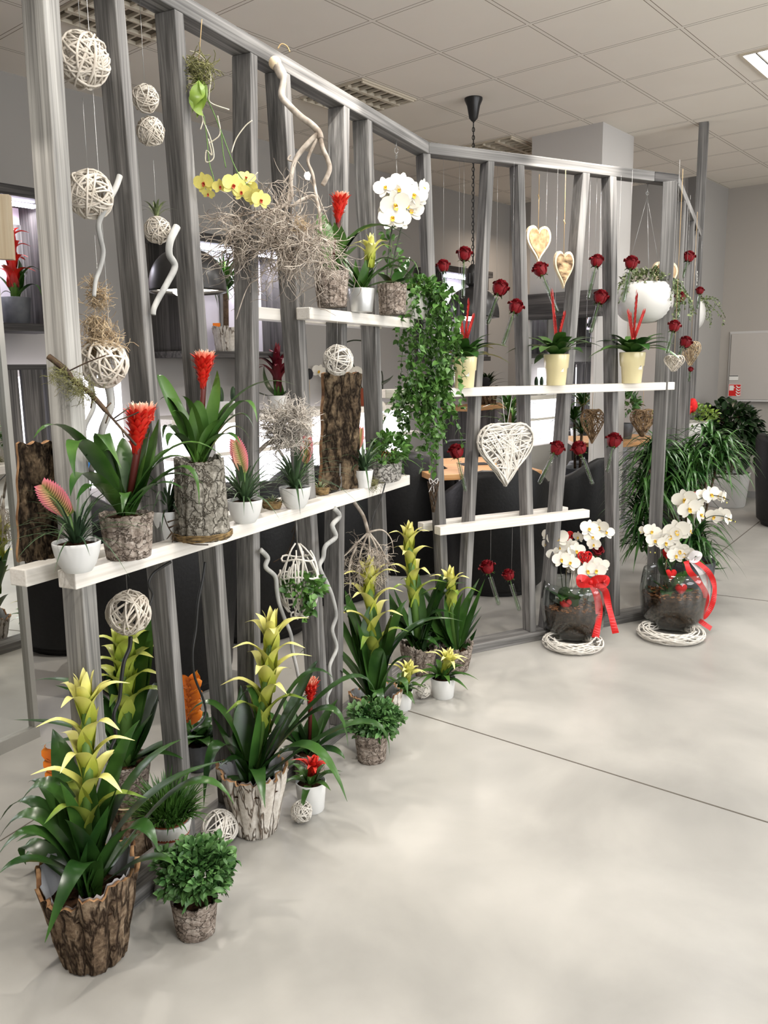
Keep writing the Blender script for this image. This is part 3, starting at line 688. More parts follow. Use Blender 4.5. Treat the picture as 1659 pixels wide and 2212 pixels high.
def petal(b, p0, d, side, up, L, w, mat=0, cup=.15, n=5, point=1.0):
    """broad rounded petal from p0 along d, cupped towards up"""
    vs = []; uv = []
    for i in range(n+1):
        t = i/n; ww = w*.5*max(.04, (sin(PI*min(1, t*.92+.06)))**(.55*point)) ; 
        for s in (-1, -.5, 0, .5, 1):
            vs.append(p0 + d*L*t + side*ww*s + up*(cup*L*(t*t*.5 + (s*s)*.25*(1-t*.5)))); uv.append(((s+1)/2, t))
    b.add(vs, [(i*5+j, i*5+j+1, i*5+j+6, i*5+j+5) for i in range(n) for j in range(4)], uv, mat)
def orchid_mesh(name, mats, R=1.0):
    b = MB(); z = V((0, 0, 1))
    def d(a): return V((cos(a), sin(a), 0))
    for a in (PI/2, PI*1.5-.75, PI*1.5+.75): petal(b, V((0, 0, -.02)), d(a), d(a+PI/2), z, .92*R, .58*R, 0, .12, 5, .9)
    for a in (.25, PI-.25): petal(b, V((0, 0, .03)), d(a), d(a+PI/2), z, 1.02*R, 1.12*R, 0, .16, 6, .75)
    petal(b, V((0, -.05, .04)), V((0, -.75, .65)).normalized(), V((1, 0, 0)), V((0, .65, .75)), .4*R, .3*R, 1, .3, 4)
    for s in (-1, 1): petal(b, V((0, -.02, .05)), V((s*.7, -.1, .7)).normalized(), V((0, 1, 0)), V((-s, 0, .5)).normalized(), .26*R, .22*R, 1, .3, 4)
    b.ball((0, .02, .1), .09*R, 8, 6, 1)
    return b.mesh(name, mats)
ORC = orchid_mesh('blossom', [M_orch, M_orchc]); YORC = orchid_mesh('blossom', [M_yorch, M_yorchc]); BORC = orchid_mesh('blossom', [M_borch, M_orch])
def bud_mesh(m):
    b = MB(); b.ball((0, 0, 0), (.6, .6, .8), 10, 8); return b.mesh('bud', [m])
BUD = bud_mesh(M_yorch)
def blossoms(root, base, items, me, size, face, off=V((0, 0, 0))):
    """items are pixel positions; each blossom is a part of its own"""
    D = depth(base)
    for it in items:
        x, y = it[0], it[1]; dd = it[2] if len(it) > 2 else 0.0; s = it[3] if len(it) > 3 else 1.0; f = it[4] if len(it) > 4 else None
        p = at_depth(x, y, D+dd); d = (V(f) if f else V(face)) + rdir()*.35; q = d.normalized().to_track_quat('Z', 'Y')
        put('blossom', me, root, p-off, q @ Quaternion((0, 0, 1), U(-.35, .35)), size*s*U(.93, 1.07))
def spikes(root, base, lines, r, mat=M_stem, off=V((0, 0, 0)), name='flower_stem'):
    D = depth(base)
    for ln in lines:
        b = MB(); pts = smooth([at_depth(q[0], q[1], D + (q[2] if len(q) > 2 else 0))-off for q in ln]); b.tube(pts, r, 6); b.build(name, mat, root)
def smooth(P, k=5):
    """Catmull-Rom through the points"""
    P = [V(p) for p in P]
    if len(P) < 3: return P
    out = []
    for i in range(len(P)-1):
        a, b, c, d = P[max(0, i-1)], P[i], P[i+1], P[min(len(P)-1, i+2)]
        for j in range(k):
            t = j/k; out.append((b*2 + (c-a)*t + (a*2-b*5+c*4-d)*t*t + (b*3-a-c*3+d)*t**3)*.5)
    out.append(P[-1]); return out
def rose_mesh(seed):
    """spiral of broad petals, tight in the middle and curling back at the rim"""
    rs = random.Random(seed); b = MB(); N_ = 30
    for k in range(N_):
        q = k/(N_-1); a = k*2.39996+rs.uniform(-.2, .2); R_ = .1+.78*q**.85; top = .62-.34*q*q; bot = -.6; width = 2.6-1.35*q; curl = .1+.3*max(0, q-.35)
        vs = []; n, m = 6, 6
        for i in range(n+1):
            t = i/n; body = sin(PI*(.16+.5*t))**.8 if t < .75 else sin(PI*(.16+.5*.75))**.8
            for j in range(m+1):
                e = (j/m-.5)*2; s = e*.5*width*(.55+.45*min(1, t*1.8))*(1 if t < .8 else 1-.35*(t-.8)/.2)
                rr = R_*body+(curl*((t-.7)/.3)**2*(.55+R_*.5) if t > .7 else 0)
                zz = bot+(top-bot)*t-(.16*e*e*t)-(curl*.75*((t-.72)/.28)**2 if t > .72 else 0)+rs.uniform(-.012, .012)
                vs.append((rr*.92*cos(a+s), rr*.92*sin(a+s), zz*1.4))
        b.add(vs, [(i*(m+1)+j, i*(m+1)+j+1, (i+1)*(m+1)+j+1, (i+1)*(m+1)+j) for i in range(n) for j in range(m)])
    b.ball((0, 0, -.42), (.5, .5, .34), 12, 8)
    return b.mesh('bloom', [M_rose])
ROSES = [rose_mesh(k) for k in (3, 8, 21)]
def sepal_mesh():
    b = MB(); b.ball((0, 0, -.72), (.2, .2, .18), 8, 6)
    for k in range(5):
        a = k*2*PI/5; h = V((cos(a), sin(a), 0)); b.leaf(V((0, 0, -.78))+h*.12, V((0, 0, -.7))+h*.6, V((0, 0, -.98))+h*.8, .24, 5, 0)
    return b.mesh('calyx', [M_leaf2])
SEPAL = sepal_mesh()
def tube_mesh(L, r=.0115):
    b = MB(); b.lathe([(r*.05, 0), (r*.7, r*.25), (r, r), (r, L), (r*1.18, L+.001), (r*1.18, L-.002), (r*.86, L-.003), (r*.86, r), (r*.05, r*.4)], 16); return b.mesh('glass_tube', [M_glass])
TUBES = {}
def rose(center, bottom, D, rpx, label_r, label_t, wire_top=None, tubefrac=.72, bend=0.0):
    """a rose standing in a test tube hung on a thread: the rose and the tube are two things"""
    p = at_depth(*center, D); q = at_depth(*bottom, D); ax = (p-q); L = ax.length; ax.normalize(); R_ = rpx*D/F
    quat = ax.to_track_quat('Z', 'Y')
    g = thing('rose', label_r, 'rose', p, 0, 'roses in test tubes')
    put('bloom', rnd.choice(ROSES), g, (0, 0, 0), quat @ Quaternion((0, 0, 1), U(0, 6)), R_*1.12); put('calyx', SEPAL, g, (0, 0, 0), quat, R_*1.15)
    b = MB(); b.tube([-ax*R_*.5, -ax*L*.55+rdir()*.001, -ax*L*.93], .0022, 6); b.build('stem', M_gstem, g)
    TL = L*tubefrac; key = round(TL, 3)
    if key not in TUBES: TUBES[key] = tube_mesh(TL)
    t = thing('test_tube', label_t, 'test tube', q, 0, 'hanging test tubes'); put('glass_tube', TUBES[key], t, (0, 0, 0), quat)
    wb = MB(); wb.lathe([(.0003, .003), (.0066, .004), (.0094, .012), (.0094, TL*.55), (.0003, TL*.55)], 12); wo = wb.build('water', M_water, t); wo.rotation_mode = 'QUATERNION'; wo.rotation_quaternion = quat
    if wire_top is not None:
        w_ = MB(); w_.tube([ax*TL, V(wire_top)-q], .0005, 4); w_.build('hanging_thread', M_wire, t)
    return g, t
def onfront(cx, by, z, r, W=None):
    """where a pot of radius r stands on a board: clear of the front of the posts, at the measured column of the picture"""
    W = W or S1; p = at_z(cx, by, z); n = (p-W.B).dot(W.n)
    if n < r+.004:
        n = r+.004; q = W.at(cx, by, n); p = V((q.x, q.y, z))
    return p
def tilland(label, cx, by, rpx, hpx, bract=None, n=60, Lpx=110, group='white pots of grassy air plants', z=Z1, base_y_dx=0, prof=None, front=True):
    p = at_z(cx, by, z); m = mpp(p); p = onfront(cx, by, z, rpx*m*.9) if front else p; m = mpp(p); t = thing('potted_air_plant', label, 'potted plant', p, 0, group)
    r, h = rpx*m, hpx*m
    pot_part(t, 'pot', prof(r, h) if prof else bowl_prof(r, h), M_white); soil_part(t, r*.9, h*.86)
    b = MB(); L = Lpx*m
    for k in range(n):
        a = k*2.39996+U(-.3, .3); q = k/n; e = .1+1.15*q**.8; l = L*U(.75, 1.35); hd = V((cos(a), sin(a), 0)); c = V((0, 0, h*.86))
        b.leaf(c+hd*.006, c+hd*l*.4*cos(e)+UP*l*(.25+.5*sin(e)), c+hd*l*(.4+.6*cos(e))+UP*l*(sin(e)*.8-.42*(1-q)*U(.4, 1.2)), (.0078*U(.8, 1.2))*max(.8, m/.0013), 7, 0, fold=.3, base=1, mid=.15)
    b.build('foliage', M_airleaf, t)
    if bract:
        x0, y0, x1, y1, wpx = bract; D = depth(p); b = MB(); a0, a1 = at_depth(x0, y0, D)-p, at_depth(x1, y1, D-.01)-p
        d = (a1-a0); Lb = d.length; d.normalize(); sd = d.cross(fw).normalized()
        b.tube([V((0, 0, h*.86)), a0], .003, 6, 1)
        wd_ = wpx*m; b.leaf(a0-d*Lb*.04, a0+d*Lb*.5, a1, wd_*.9, 10, 0, fold=.06, base=.45, mid=.45, up=-fw)
        for k in range(15):
            for s in (-1, 1):
                t_ = .02+.9*k/14; pr = sin(PI*(.12+.84*t_))**.6; q0 = a0+d*Lb*t_-fw*.003; b.leaf(q0, q0+sd*s*wd_*.3*pr+d*Lb*.05-fw*.003, q0+sd*s*wd_*.56*pr+d*Lb*(.13+.06*t_), wd_*.26, 5, 0, fold=.25, base=.8, up=-fw)
        paddle = b.build('flower_bract', [pm('pink_green_bract', (200, 90, 120), rough=.5, grad=[(0, (132, 136, 66)), (.4, (196, 136, 110)), (1, (206, 106, 128))]) if 'MP' not in globals() else MP, M_gstem], t)
    return t
MP = pm('pink_green_bract', (200, 90, 120), rough=.5, grad=[(0, (126, 138, 66)), (.45, (196, 132, 112)), (1, (206, 100, 128))])
def twigs(b, P, n, spread, L, r, mat=0, gens=2, grav=0.0):
    """a thicket of fine crooked twigs growing from the points P"""
    for _ in range(n):
        p = V(rnd.choice(P)); d = (rdir()+spread).normalized(); l = L*U(.5, 1.2); pts = [p]
        for k in range(5):
            d = (d + rdir()*.55 - UP*grav).normalized(); p = p + d*l/5; pts.append(p)
            if gens > 1 and rnd.random() < .6:
                d2 = (d+rdir()*1.1).normalized(); s = p; q = [s]
                for _k in range(3): d2 = (d2+rdir()*.5).normalized(); s = s+d2*l*.13; q.append(s)
                b.tube(q, [r*.6, r*.5, r*.4, r*.25], 4, mat, cap=False)
        b.tube(pts, [r, r*.9, r*.8, r*.65, r*.5, r*.3], 4, mat, cap=False)
def fuzz(b, c, R, n, r, L=.06, mat=0):
    """tangled dry fibres"""
    c = V(c); R = V(R) if isinstance(R, (tuple, V)) else V((R, R, R))
    for _ in range(n):
        d = rdir(); p = c+V((d.x*R.x, d.y*R.y, d.z*R.z))*U(.5, 1); t = d.orthogonal().normalized(); t = (t*cos(U(0, 6))+d.cross(t)*sin(U(0, 6))+rdir()*.5).normalized(); pts = [p]
        for k in range(5): t = (t+rdir()*.45-(p-c).normalized()*.25).normalized(); p = p+t*L/5*U(.6, 1.2); pts.append(p)
        b.tube(pts, r, 3, mat, cap=False)
def ivy_strands(b, starts, n, L, ls, mat=0, smat=1, out=V((0, 0, 0)), wig=.25):
    for _ in range(n):
        p = V(rnd.choice(starts))+rdir()*.012; d = (out+rdir()*.5+UP*.2).normalized(); l = L*U(.35, 1.0); pts = [p]; k = max(6, int(l/.022)); grow = []
        for i in range(k):
            d = (d*.72 - UP*.34 + rdir()*wig).normalized(); p = p+d*l/k; pts.append(p)
            for _j in range(2):
                o = (rdir()+UP*.05+out*.3).normalized(); s = ls*U(.6, 1.2)
                b.leaf(p, p+o*s*.5+UP*s*.15, p+o*s-UP*s*.25, s*.85, 4, mat, fold=.2, base=.5, mid=.32, up=(out+UP*.5+rdir()*.4).normalized())
        b.tube(pts, .0011, 4, smat, cap=False)
# ------------------------------------------------------------------ long shelf on the left posts
def cm(c, z): return V((c[0], c[1], z))
# bark slabs
def slab(label, W, base, wpx, top, mat, thick, n, leanpx=0):
    p = W.at(base[0], base[1], n); p.z = Z1; m = mpp(p); w_ = wpx*m/max(.3, abs(W.u.dot(r2))); D = depth(p)
    tp = at_depth(top[0], top[1], D); H = tp.z-Z1; sx = (tp-p).dot(W.u)
    b = MB(); nu, nv = 18, 26; vs = []
    for side in (0, 1):
        for i in range(nv+1):
            for j in range(nu+1):
                s = (j/nu-.5); z = H*i/nv; q = W.u*(s*w_*(1+.03*sin(i*.8)) + sx*i/nv) + UP*(z+.004*sin(j*1.3))
                if side: dpt = thick*(.55+.45*cos(s*2.6)) + (.006*sin(i*1.1+j*2.3)+U(-.004, .004))*(0 if j in (0, nu) else 1)
                else: dpt = 0
                vs.append(q + W.n*dpt)
    st = (nv+1)*(nu+1); fs = []
    for i in range(nv):
        for j in range(nu):
            a = i*(nu+1)+j; fs.append((a, a+nu+1, a+nu+2, a+1)); c = st+a; fs.append((c, c+1, c+nu+2, c+nu+1))
    b.add(vs, fs, None, 0)
    e = []
    for i in range(nv):
        a = i*(nu+1); e += [(a, st+a, st+a+nu+1, a+nu+1), (a+nu, a+2*nu+1, st+a+2*nu+1, st+a+nu)]
    for j in range(nu):
        a = nv*(nu+1)+j; e += [(j, j+1, st+j+1, st+j), (a, st+a, st+a+1, a+1)]
    b.add(vs, e, None, 1, False)
    o = b.build('bark_slab', [mat, M_cutwood]); o.location = p; tag(o, label, 'bark', 'upright slabs of bark')
slab('upright slab of furrowed brown bark at the left end of the long shelf', Wall(*[at_z(88, 1205, Z1).x, at_z(88, 1205, Z1).y], 38), (88, 1206), 78, (77, 952), M_barkd, .03, 0)
slab('tall slab of dark bark standing on the long shelf under a white wicker ball', Wall(at_z(725, 1057, Z1).x, at_z(725, 1057, Z1).y, 32), (728, 1057), 76, (715, 806), M_barkd, .035, 0)

tilland('white pot with a pink and green paddle at the left end of the long shelf', 168, 1212, 50, 66, (150, 1110, 92, 1048, 52), 54, 150)
tilland('white pot of thin grass leaves between the two bark pots on the long shelf', 365, 1160, 38, 60, (375, 1080, 396, 1000, 20), 50, 125, prof=lambda r, h: cyl_prof(r*.84, r, h), front=False)
tilland('white pot with an upright pink and green bract right of the tall bark pot', 530, 1119, 38, 50, (528, 1020, 508, 952, 34), 60, 120)
tilland('white pot of grassy leaves in front of the dark bark slab', 638, 1084, 34, 46, (660, 1000, 664, 945, 26), 56, 120)
tilland('small white pot with grassy leaves right of the dark bark slab', 785, 1038, 22, 38, (775, 970, 781, 925, 15), 40, 95, prof=lambda r, h: cyl_prof(r*.72, r, h))

def scarlet(label, cx, by, rb, rt_, h, mat, specs, lw, head, tip_y, group='scarlet bromeliads', z=None, liner=None, soil_q=.88, flare=0, head_r=None, W=None):
    z_ = Z1 if z is None else z; m = mpp(at_z(cx, by, z_)); p = onfront(cx, by, z_, rb*m); m = mpp(p); t = thing('potted_bromeliad', label, 'potted plant', p, 0, group)
    rough_pot(t, 'pot', rb*m, rt_*m, h*m, mat, rim=.035, flare=flare); soil_part(t, rt_*m*.88, h*m*soil_q)
    p0 = p+UP*(h*m*soil_q); b = MB(); px_leaves(b, p0, specs, lw*m, 0, p); b.build('foliage', M_leaf2 if z else M_leaf2, t)
    hd = at_depth(head[0], tip_y, depth(p)); H1 = hd.z-p.z; ln = ((hd-p).x/(H1-h*m*soil_q), (hd-p).y/(H1-h*m*soil_q))
    aech_spike(t, h*m*soil_q, H1*1.0, (head_r or head[1])*m, lean=ln); return t, p
scarlet('scarlet bromeliad in a squat bark pot at the left of the long shelf', 277, 1184, 46, 57, 96, M_birch,
        [(175, 958, 162, 1032, -.3, 1.3), (160, 940, 72, 947, -.3), (222, 945, 262, 1012, -.1, 1.1), (190, 1025, 152, 1072, -.3), (375, 968, 487, 992, 0, 1.15), (390, 1010, 430, 1092, -.03, 1.1), (318, 1000, 343, 905, .05, 1.3), (218, 1010, 185, 985, -.1, 1.0), (335, 1000, 378, 970, .06),
         (272, 1065, 264, 1108, -.08, .8), (268, 1000, 265, 945, .06, 1.3), (250, 1000, 225, 975, -.05, 1.1), (330, 1050, 395, 1055, -.05), (215, 1050, 165, 1080, -.3), (300, 1015, 325, 925, .03, 1.3), (240, 1030, 215, 990, -.08, 1.2), (350, 1030, 440, 1045, 0, .9), (345, 1000, 420, 1000, .03)], 36, (315, 36), 862, soil_q=.9)
scarlet('scarlet flower with pale tips in the tall grey bark pot of the long shelf', 437, 1134, 58, 52, 172, M_greybark,
        [(362, 850, 344, 812, 0, 1.5), (385, 880, 345, 864), (520, 850, 640, 832, -.03, 1.0), (515, 873, 556, 912, -.1, .9), (505, 900, 549, 928), (495, 925, 541, 952), (372, 922, 352, 952), (462, 880, 469, 800, .04, 1.2), (415, 895, 392, 855, -.06, 1.2), (450, 905, 474, 865, .05, 1.1),
         (430, 905, 425, 865, -.05, 1.3), (478, 900, 500, 870, .05), (400, 910, 372, 890, -.06, 1.2), (455, 930, 485, 905, -.08, 1.1), (380, 940, 362, 965, -.1), (480, 940, 520, 960, -.08)], 32, (444, 27), 752, soil_q=.93, flare=.05)
p_ = [o for o in bpy.data.objects if o.name.startswith('potted_bromeliad')][-1]; m = mpp(V(p_.location)); b = MB()
for k in range(16): b.tube([V((cos(a)*(61*m+.004*sin(k+a*3)), sin(a)*(61*m+.004*cos(k*2+a*2)), .006+.012*((k*.37) % 1)+.004*sin(a*4+k))) for a in [i*.35 for i in range(18)]], .0022, 4, 0, True)
b.build('moss_ring', M_nest, p_)
# nests with little air plants
def nest(label, cx, by, r):
    p = at_z(cx, by, Z1); m = mpp(p); t = thing('nest_planter', label, 'nest', p, 0, 'grass nests on the long shelf'); b = MB(); R_ = r*m
    for k in range(60):
        a0 = U(0, 6.28); q = U(.8, 1.05); zz = U(.15, .75)*R_; b.tube([V((cos(a0+i*.5)*R_*q*(.75+.25*zz/R_), sin(a0+i*.5)*R_*q*(.75+.25*zz/R_), zz+.004*sin(i+k))) for i in range(8)], .0011, 4)
    b.lathe([(R_*.4, 0), (R_*.75, R_*.15), (R_*.95, R_*.6), (R_*.8, R_*.62), (R_*.5, R_*.3)], 16); b.build('nest', M_nest, t)
    f = MB(); rosette(f, 22, R_*1.5, .006, (0, 0, R_*.4), .3, 1.3, droop=.2, r0=.004, n_=5); f.build('air_plant', M_creeper, t)
nest('brown grass nest with a small air plant between the white pots', 588, 1100, 24); nest('brown grass nest at the foot of the dark bark slab', 692, 1069, 23)
# oval pebbled pot with mixed greenery
p = onfront(838, 1031, Z1, .05); m = mpp(p); t = thing('oval_planter', 'oval grey pot with a cracked pattern at the right end of the long shelf', 'potted plant', p, S1.a)
pot_part(t, 'pot', [(34*m, 0), (37*m, .01), (40*m, 38*m), (40*m, 41*m), (36*m, 41*m), (34*m, 30*m)], pm('crackled_grey_glaze', (70, 66, 62), (176, 172, 166), rough=.8, scale=20, bump=1.0, vor=34, pos=(.12, .3)), 40, sx=1.25, sy=.62); soil_part(t, 35*m, 34*m, sx=1.25, sy=.62)
b = MB(); dome_leaves(b, (0, 0, 60*m), (.12, .07, .08), 170, .035); rosette(b, 14, .15, .012, (.05, 0, 36*m), .3, 1.2); rosette(b, 12, .14, .012, (-.05, 0, 36*m), .3, 1.2); b.build('foliage', M_ivy, t)
b = MB(); 
for k in range(5): b.leaf((.03*k-.06, .02, .09), (.03*k-.055, .01, .12), (.03*k-.05, -.01, .14), .018, 5)
b.build('orange_bract', M_orange, t)
# driftwood peg and moss tuft
o = MB(); D = depth(at_z(820, 1010, Z1)); A, B_ = at_depth(797, 1016, D-.05), at_depth(856, 974, D-.09); o.tube(smooth([A, A*.5+B_*.5+UP*.004, B_]), [.011]*10+[.011], 10); o2 = o.build('driftwood_peg', M_branch, None, A); tag(o2, 'pale driftwood peg poking out in front of the oval grey pot', 'driftwood')
c = at_z(792, 1050, Z1)+UP*.012+S1.n*.02; b = MB(); fuzz(b, (0, 0, 0), (.03, .02, .016), 140, .0006, .05); o = b.build('moss_tuft', M_gmoss); o.location = c; tag(o, 'tuft of green moss hanging over the shelf edge below the small white pot', 'moss')
# silvery cushion bush on its branch, stuck in the pot with the pink bract
D = depth(at_z(560, 1105, Z1)); c = at_depth(622, 925, D); t = thing('cushion_bush_branch', 'ball of silvery twigs on a pale branch leaning right over the long shelf', 'branch', c)
b = MB(); b.tube(smooth([at_depth(538, 1020, D)-c, at_depth(552, 985, D)-c, at_depth(575, 960, D)-c, at_depth(600, 945, D)-c, V((0, 0, 0))]), .007, 8); b.tube(smooth([at_depth(590, 950, D)-c, at_depth(605, 975, D)-c, at_depth(612, 985, D)-c]), .004, 6); b.build('branch', M_branch, t)
b = MB(); R_ = 60*D/F
P = [V((U(-1, 1), U(-1, 1), U(-.9, .9)))*R_*.72 for _ in range(60)]
twigs(b, P, 560, UP*.15, .06, .0019); b.build('twigs', pm('silver_twig', (140, 134, 126), (216, 208, 198), rough=.9, scale=30), t)
# mossy twig in front of the first post, thin budded twig on the white pot
D = depth(S1.at(200, 880, .06)); t = thing('mossy_twig', 'dark thorny twig wrapped in green moss across the leftmost post', 'twig', at_depth(105, 770, D)); c = t.location.copy(); g = lambda *q: [at_depth(x, y, D)-c for x, y in q]
b = MB(); b.tube(smooth(g((105, 770), (140, 798), (163, 826), (195, 850), (235, 895), (270, 935), (294, 962))), [.0075]*8+[.006]*12+[.003]*11, 7)
for q in (((148, 802), (190, 782), (228, 768)), ((225, 885), (240, 870)), ((235, 895), (228, 915)), ((250, 910), (285, 897), (300, 890)), ((262, 925), (268, 945)), ((200, 860), (196, 882)), ((245, 905), (280, 880))): b.tube(smooth(g(*q)), .0018, 5)
b.build('twig', M_twigd, t)
b = MB(); 
for x, y, n_ in ((165, 835, 100), (130, 815, 60), (190, 848, 60)): fuzz(b, at_depth(x, y, D-.008)-c, (.026, .014, .02), n_, .0005, .05)
b.build('moss', M_gmoss, t)
D = depth(at_z(370, 1165, Z1))-.05; c = at_depth(352, 1106, D); b = MB(); g = lambda *q: [at_depth(x, y, D)-c for x, y in q]
b.tube(smooth(g((352, 1106), (362, 1135), (378, 1160), (395, 1170), (420, 1176), (450, 1177))), .0016, 5)
for q in (((365, 1140), (385, 1132)), ((372, 1150), (360, 1165)), ((385, 1166), (388, 1150)), ((362, 1128), (380, 1122)), ((376, 1158), (372, 1172))): b.tube(g(*q), [.0028, .001], 5)
o = b.build('budded_twig', M_twigd); o.location = c; tag(o, 'thin budded twig hanging down the white pot between the bark pots', 'twig')

# ------------------------------------------------------------------ upper shelf
t, p = scarlet('scarlet flower in a birch pot at the left of the upper shelf', 717, 664, 31, 37, 74, M_birch,
        [(700, 500, 690, 455, .03, 1.4), (712, 520, 702, 480, 0, 1.5), (760, 520, 790, 495, .04), (745, 530, 755, 515, -.03, 1.2), (790, 492, 893, 520, -.05, .9), (690, 540, 680, 485, .05, 1.1), (735, 540, 735, 485, .06, 1.3), (725, 530, 722, 480, 0, 1.4), (755, 550, 772, 532, -.04, 1.1), (695, 560, 688, 540, -.03), (765, 510, 845, 486, .05, .8)], 34, (740, 22), 412, z=Z2, soil_q=.9)
p = onfront(781, 674, Z2, .055); m = mpp(p); t = thing('potted_guzmania', 'small yellow guzmania in a silver pot on the upper shelf', 'potted plant', p, 0, 'yellow guzmanias'); pot_part(t, 'pot', cyl_prof(24*m, 29*m, 49*m), M_silver); soil_part(t, 26*m, 44*m)
b = MB(); px_leaves(b, p+UP*46*m, [(735, 560, 722, 585, -.04), (745, 565, 738, 540, .03, 1.2), (870, 560, 905, 600, -.05), (740, 600, 728, 620, -.05), (815, 590, 870, 575), (820, 560, 888, 585, .02), (810, 575, 850, 548, .05), (800, 600, 820, 560, -.02, 1.3), (770, 600, 768, 560, 0, 1.3), (795, 590, 800, 550, .05, 1.3), (830, 610, 882, 612, -.04), (755, 620, 745, 600, -.04), (785, 600, 790, 560, -.05, 1.3), (840, 575, 895, 605, .05)], 20*m, 0, p); b.build('foliage', M_leaf2, t)
sp = guz_spike(t, 0, 112*m, M_bract, 52*m, 20*m, 2, 4, (.28, 0), start=.62); sp.location = (0, 0, 46*m)
# white orchid in a birch pot
p = onfront(848, 680, Z2, .055); m = mpp(p); t = thing('potted_orchid', 'white orchid in a birch bark pot on the upper shelf', 'potted plant', p, 0, 'white orchids')
rough_pot(t, 'pot', 27*m, 31*m, 64*m, M_birch, rim=.03); soil_part(t, 27*m, 56*m, M_chips)
p0 = p+UP*58*m; b = MB(); px_leaves(b, p0, [(880, 600, 900, 565, .02, 1.3), (870, 585, 885, 555, .05, 1.2), (830, 600, 812, 590, -.04), (875, 605, 905, 600, -.05)], 30*m, 0, p, 8); b.build('foliage', M_leaf, t)
spikes(t, p, [((835, 615), (840, 540), (848, 480), (842, 420), (835, 400)), ((842, 615), (855, 540), (873, 470), (880, 430), (868, 402), (890, 400), (910, 405))], .0032, off=p)
blossoms(t, p, [(832, 405, -.02), (845, 418, .01, .9), (868, 398, .02), (862, 410, 0, .9), (893, 420, -.02), (880, 440, 0), (902, 428, 0, .9), (853, 442, -.05, 1.15), (848, 470, -.04, 1.1), (842, 460, -.02), (862, 475, 0), (888, 455, .02), (914, 406, 0, .75, (.7, -.7, .2))], ORC, 27*m, (.1, -1, -.1), p)
wicker_ball('wicker_ball', at_z(826, 688, Z2-.0)+UP*.056+S1.n*.03, .053, 'white wicker ball on the upper shelf beside the silver pot')
# trailing ivy in a white pot
p = at_z(898, 690, Z2)+S1.n*.0; m = mpp(p); t = thing('potted_ivy', 'white pot of ivy trailing down from the right end of the upper shelf', 'potted plant', p, 0); pot_part(t, 'pot', cyl_prof(24*m, 31*m, 58*m), M_whitetex); soil_part(t, 28*m, 50*m)
b = MB(); st = [V((U(-.05, .06), U(-.05, .05), 62*m)) for _ in range(30)]; dome_leaves(b, (.01, 0, 62*m), (.085, .075, .06), 120, .03)
ivy_strands(b, [s+V((.03, -.02, 0)) for s in st], 30, .85, .03, out=(S1.n*.5+S1.u*.5)*.55, wig=.3)
ivy_strands(b, [V((.06, -.03, -.42+U(-.08, .2))) for _ in range(20)], 20, .26, .03, out=V((0, -.2, 0)), wig=.5)
ivy_strands(b, [V((-.02, .02, -.3+U(-.1, .1))) for _ in range(12)], 10, .28, .03, out=V((-.5, -.1, 0)), wig=.4)
ivy_strands(b, [V((.09, -.05, -.3))], 3, .7, .024, out=V((.2, -.1, 0)), wig=.25)
b.build('foliage', [M_ivy, M_gstem], t)
b = MB(); rosette(b, 10, .12, .012, (0, 0, 55*m), .6, 1.2); b.build('inner_leaves', M_leafy, t)
# climbing sprig behind the orchid
p = at_z(868, 682, Z2)-S1.n*.05; b = MB(); 
for k in range(9): 
    q = V((U(-.02, .03), U(-.02, .02), .08+.03*k)); dome_leaves(b, q, .03, 9, .026)
b.tube([(0, 0, 0), (0, 0, .12), (.01, 0, .35)], .0015, 5, 1); o = b.build('ivy_sprig', [M_ivy, M_gstem]); o.location = p; tag(o, 'upright ivy sprig behind the white orchid of the upper shelf', 'ivy')

# ------------------------------------------------------------------ cream pots on the middle shelf
def cream(label, cx, by, tagpx, head):
    p = onfront(cx, by, Z3, .06, S2); m = mpp(p); t = thing('potted_vriesea', label, 'potted plant', p, 0, 'cream pots with red plumes')
    h = 66*m; pot_part(t, 'pot', [(20*m, 0), (20.5*m, .003), (23.5*m, h*.54), (25.5*m, h*.57), (27.5*m, h*.97), (27*m, h), (24.5*m, h), (23*m, h*.7)], M_cream); soil_part(t, 24*m, h*.9)
    b = MB(); rosette(b, 24, 108*m, 25*m, (0, 0, h*.88), .3, .95, droop=.36, a0=U(0, 6), r0=.01, fold=.2, tip=2.4); b.build('foliage', M_leaf2, t)
    b = MB(); b.tube([(0, 0, h*.9), (0, 0, h+30*m)], .006, 8)
    for dx, top, w_ in head:
        w_ *= .62; top *= .92
        d = V((dx*m*1.0, 0, top*m)); s = V((0, 0, h+22*m))
        for q in range(9):
            c = s + d*(q/9); 
            for sd in (-1, 1): b.leaf(c, c+V((sd*w_*m*.6, 0, 0))+d*.12, c+d*.26+V((sd*w_*m*.18, -.003*sd, 0)), w_*m*.8, 4, fold=.3, base=.9, up=V((0, -1, 0)))
        b.tube([s, s+d*.5, s+d*.95], [w_*m*.3, w_*m*.25, w_*m*.1], 6)
    b.build('flower_plume', M_vriesea, t)
    D = depth(p)-27*m; x, y = tagpx; g = MB(); c = at_depth(x, y, D)-p; s = r2*3.6*m; u_ = u2v*16*m
    g.prism([c-s-u_, c+s-u_, c+s-u_+fw*.0015, c-s-u_+fw*.0015], [c-s*.95+u_, c+s*.95+u_, c+s*.95+u_+fw*.0015, c-s*.95+u_+fw*.0015], 0)
    for k, (o1, o2) in enumerate(((.35, .22), (-.1, .12), (-.45, .14))):
        e = c+u_*o1-fw*.0008; g.prism([e-s*.6-u_*o2, e+s*.6-u_*o2, e+s*.6-u_*o2+fw*.0006, e-s*.6-u_*o2+fw*.0006], [e-s*.6+u_*o2, e+s*.5+u_*o2, e+s*.5+u_*o2+fw*.0006, e-s*.6+u_*o2+fw*.0006], 1 if k != 2 else 1)
    g.build('price_tag', [M_tagw, M_tagb], t)
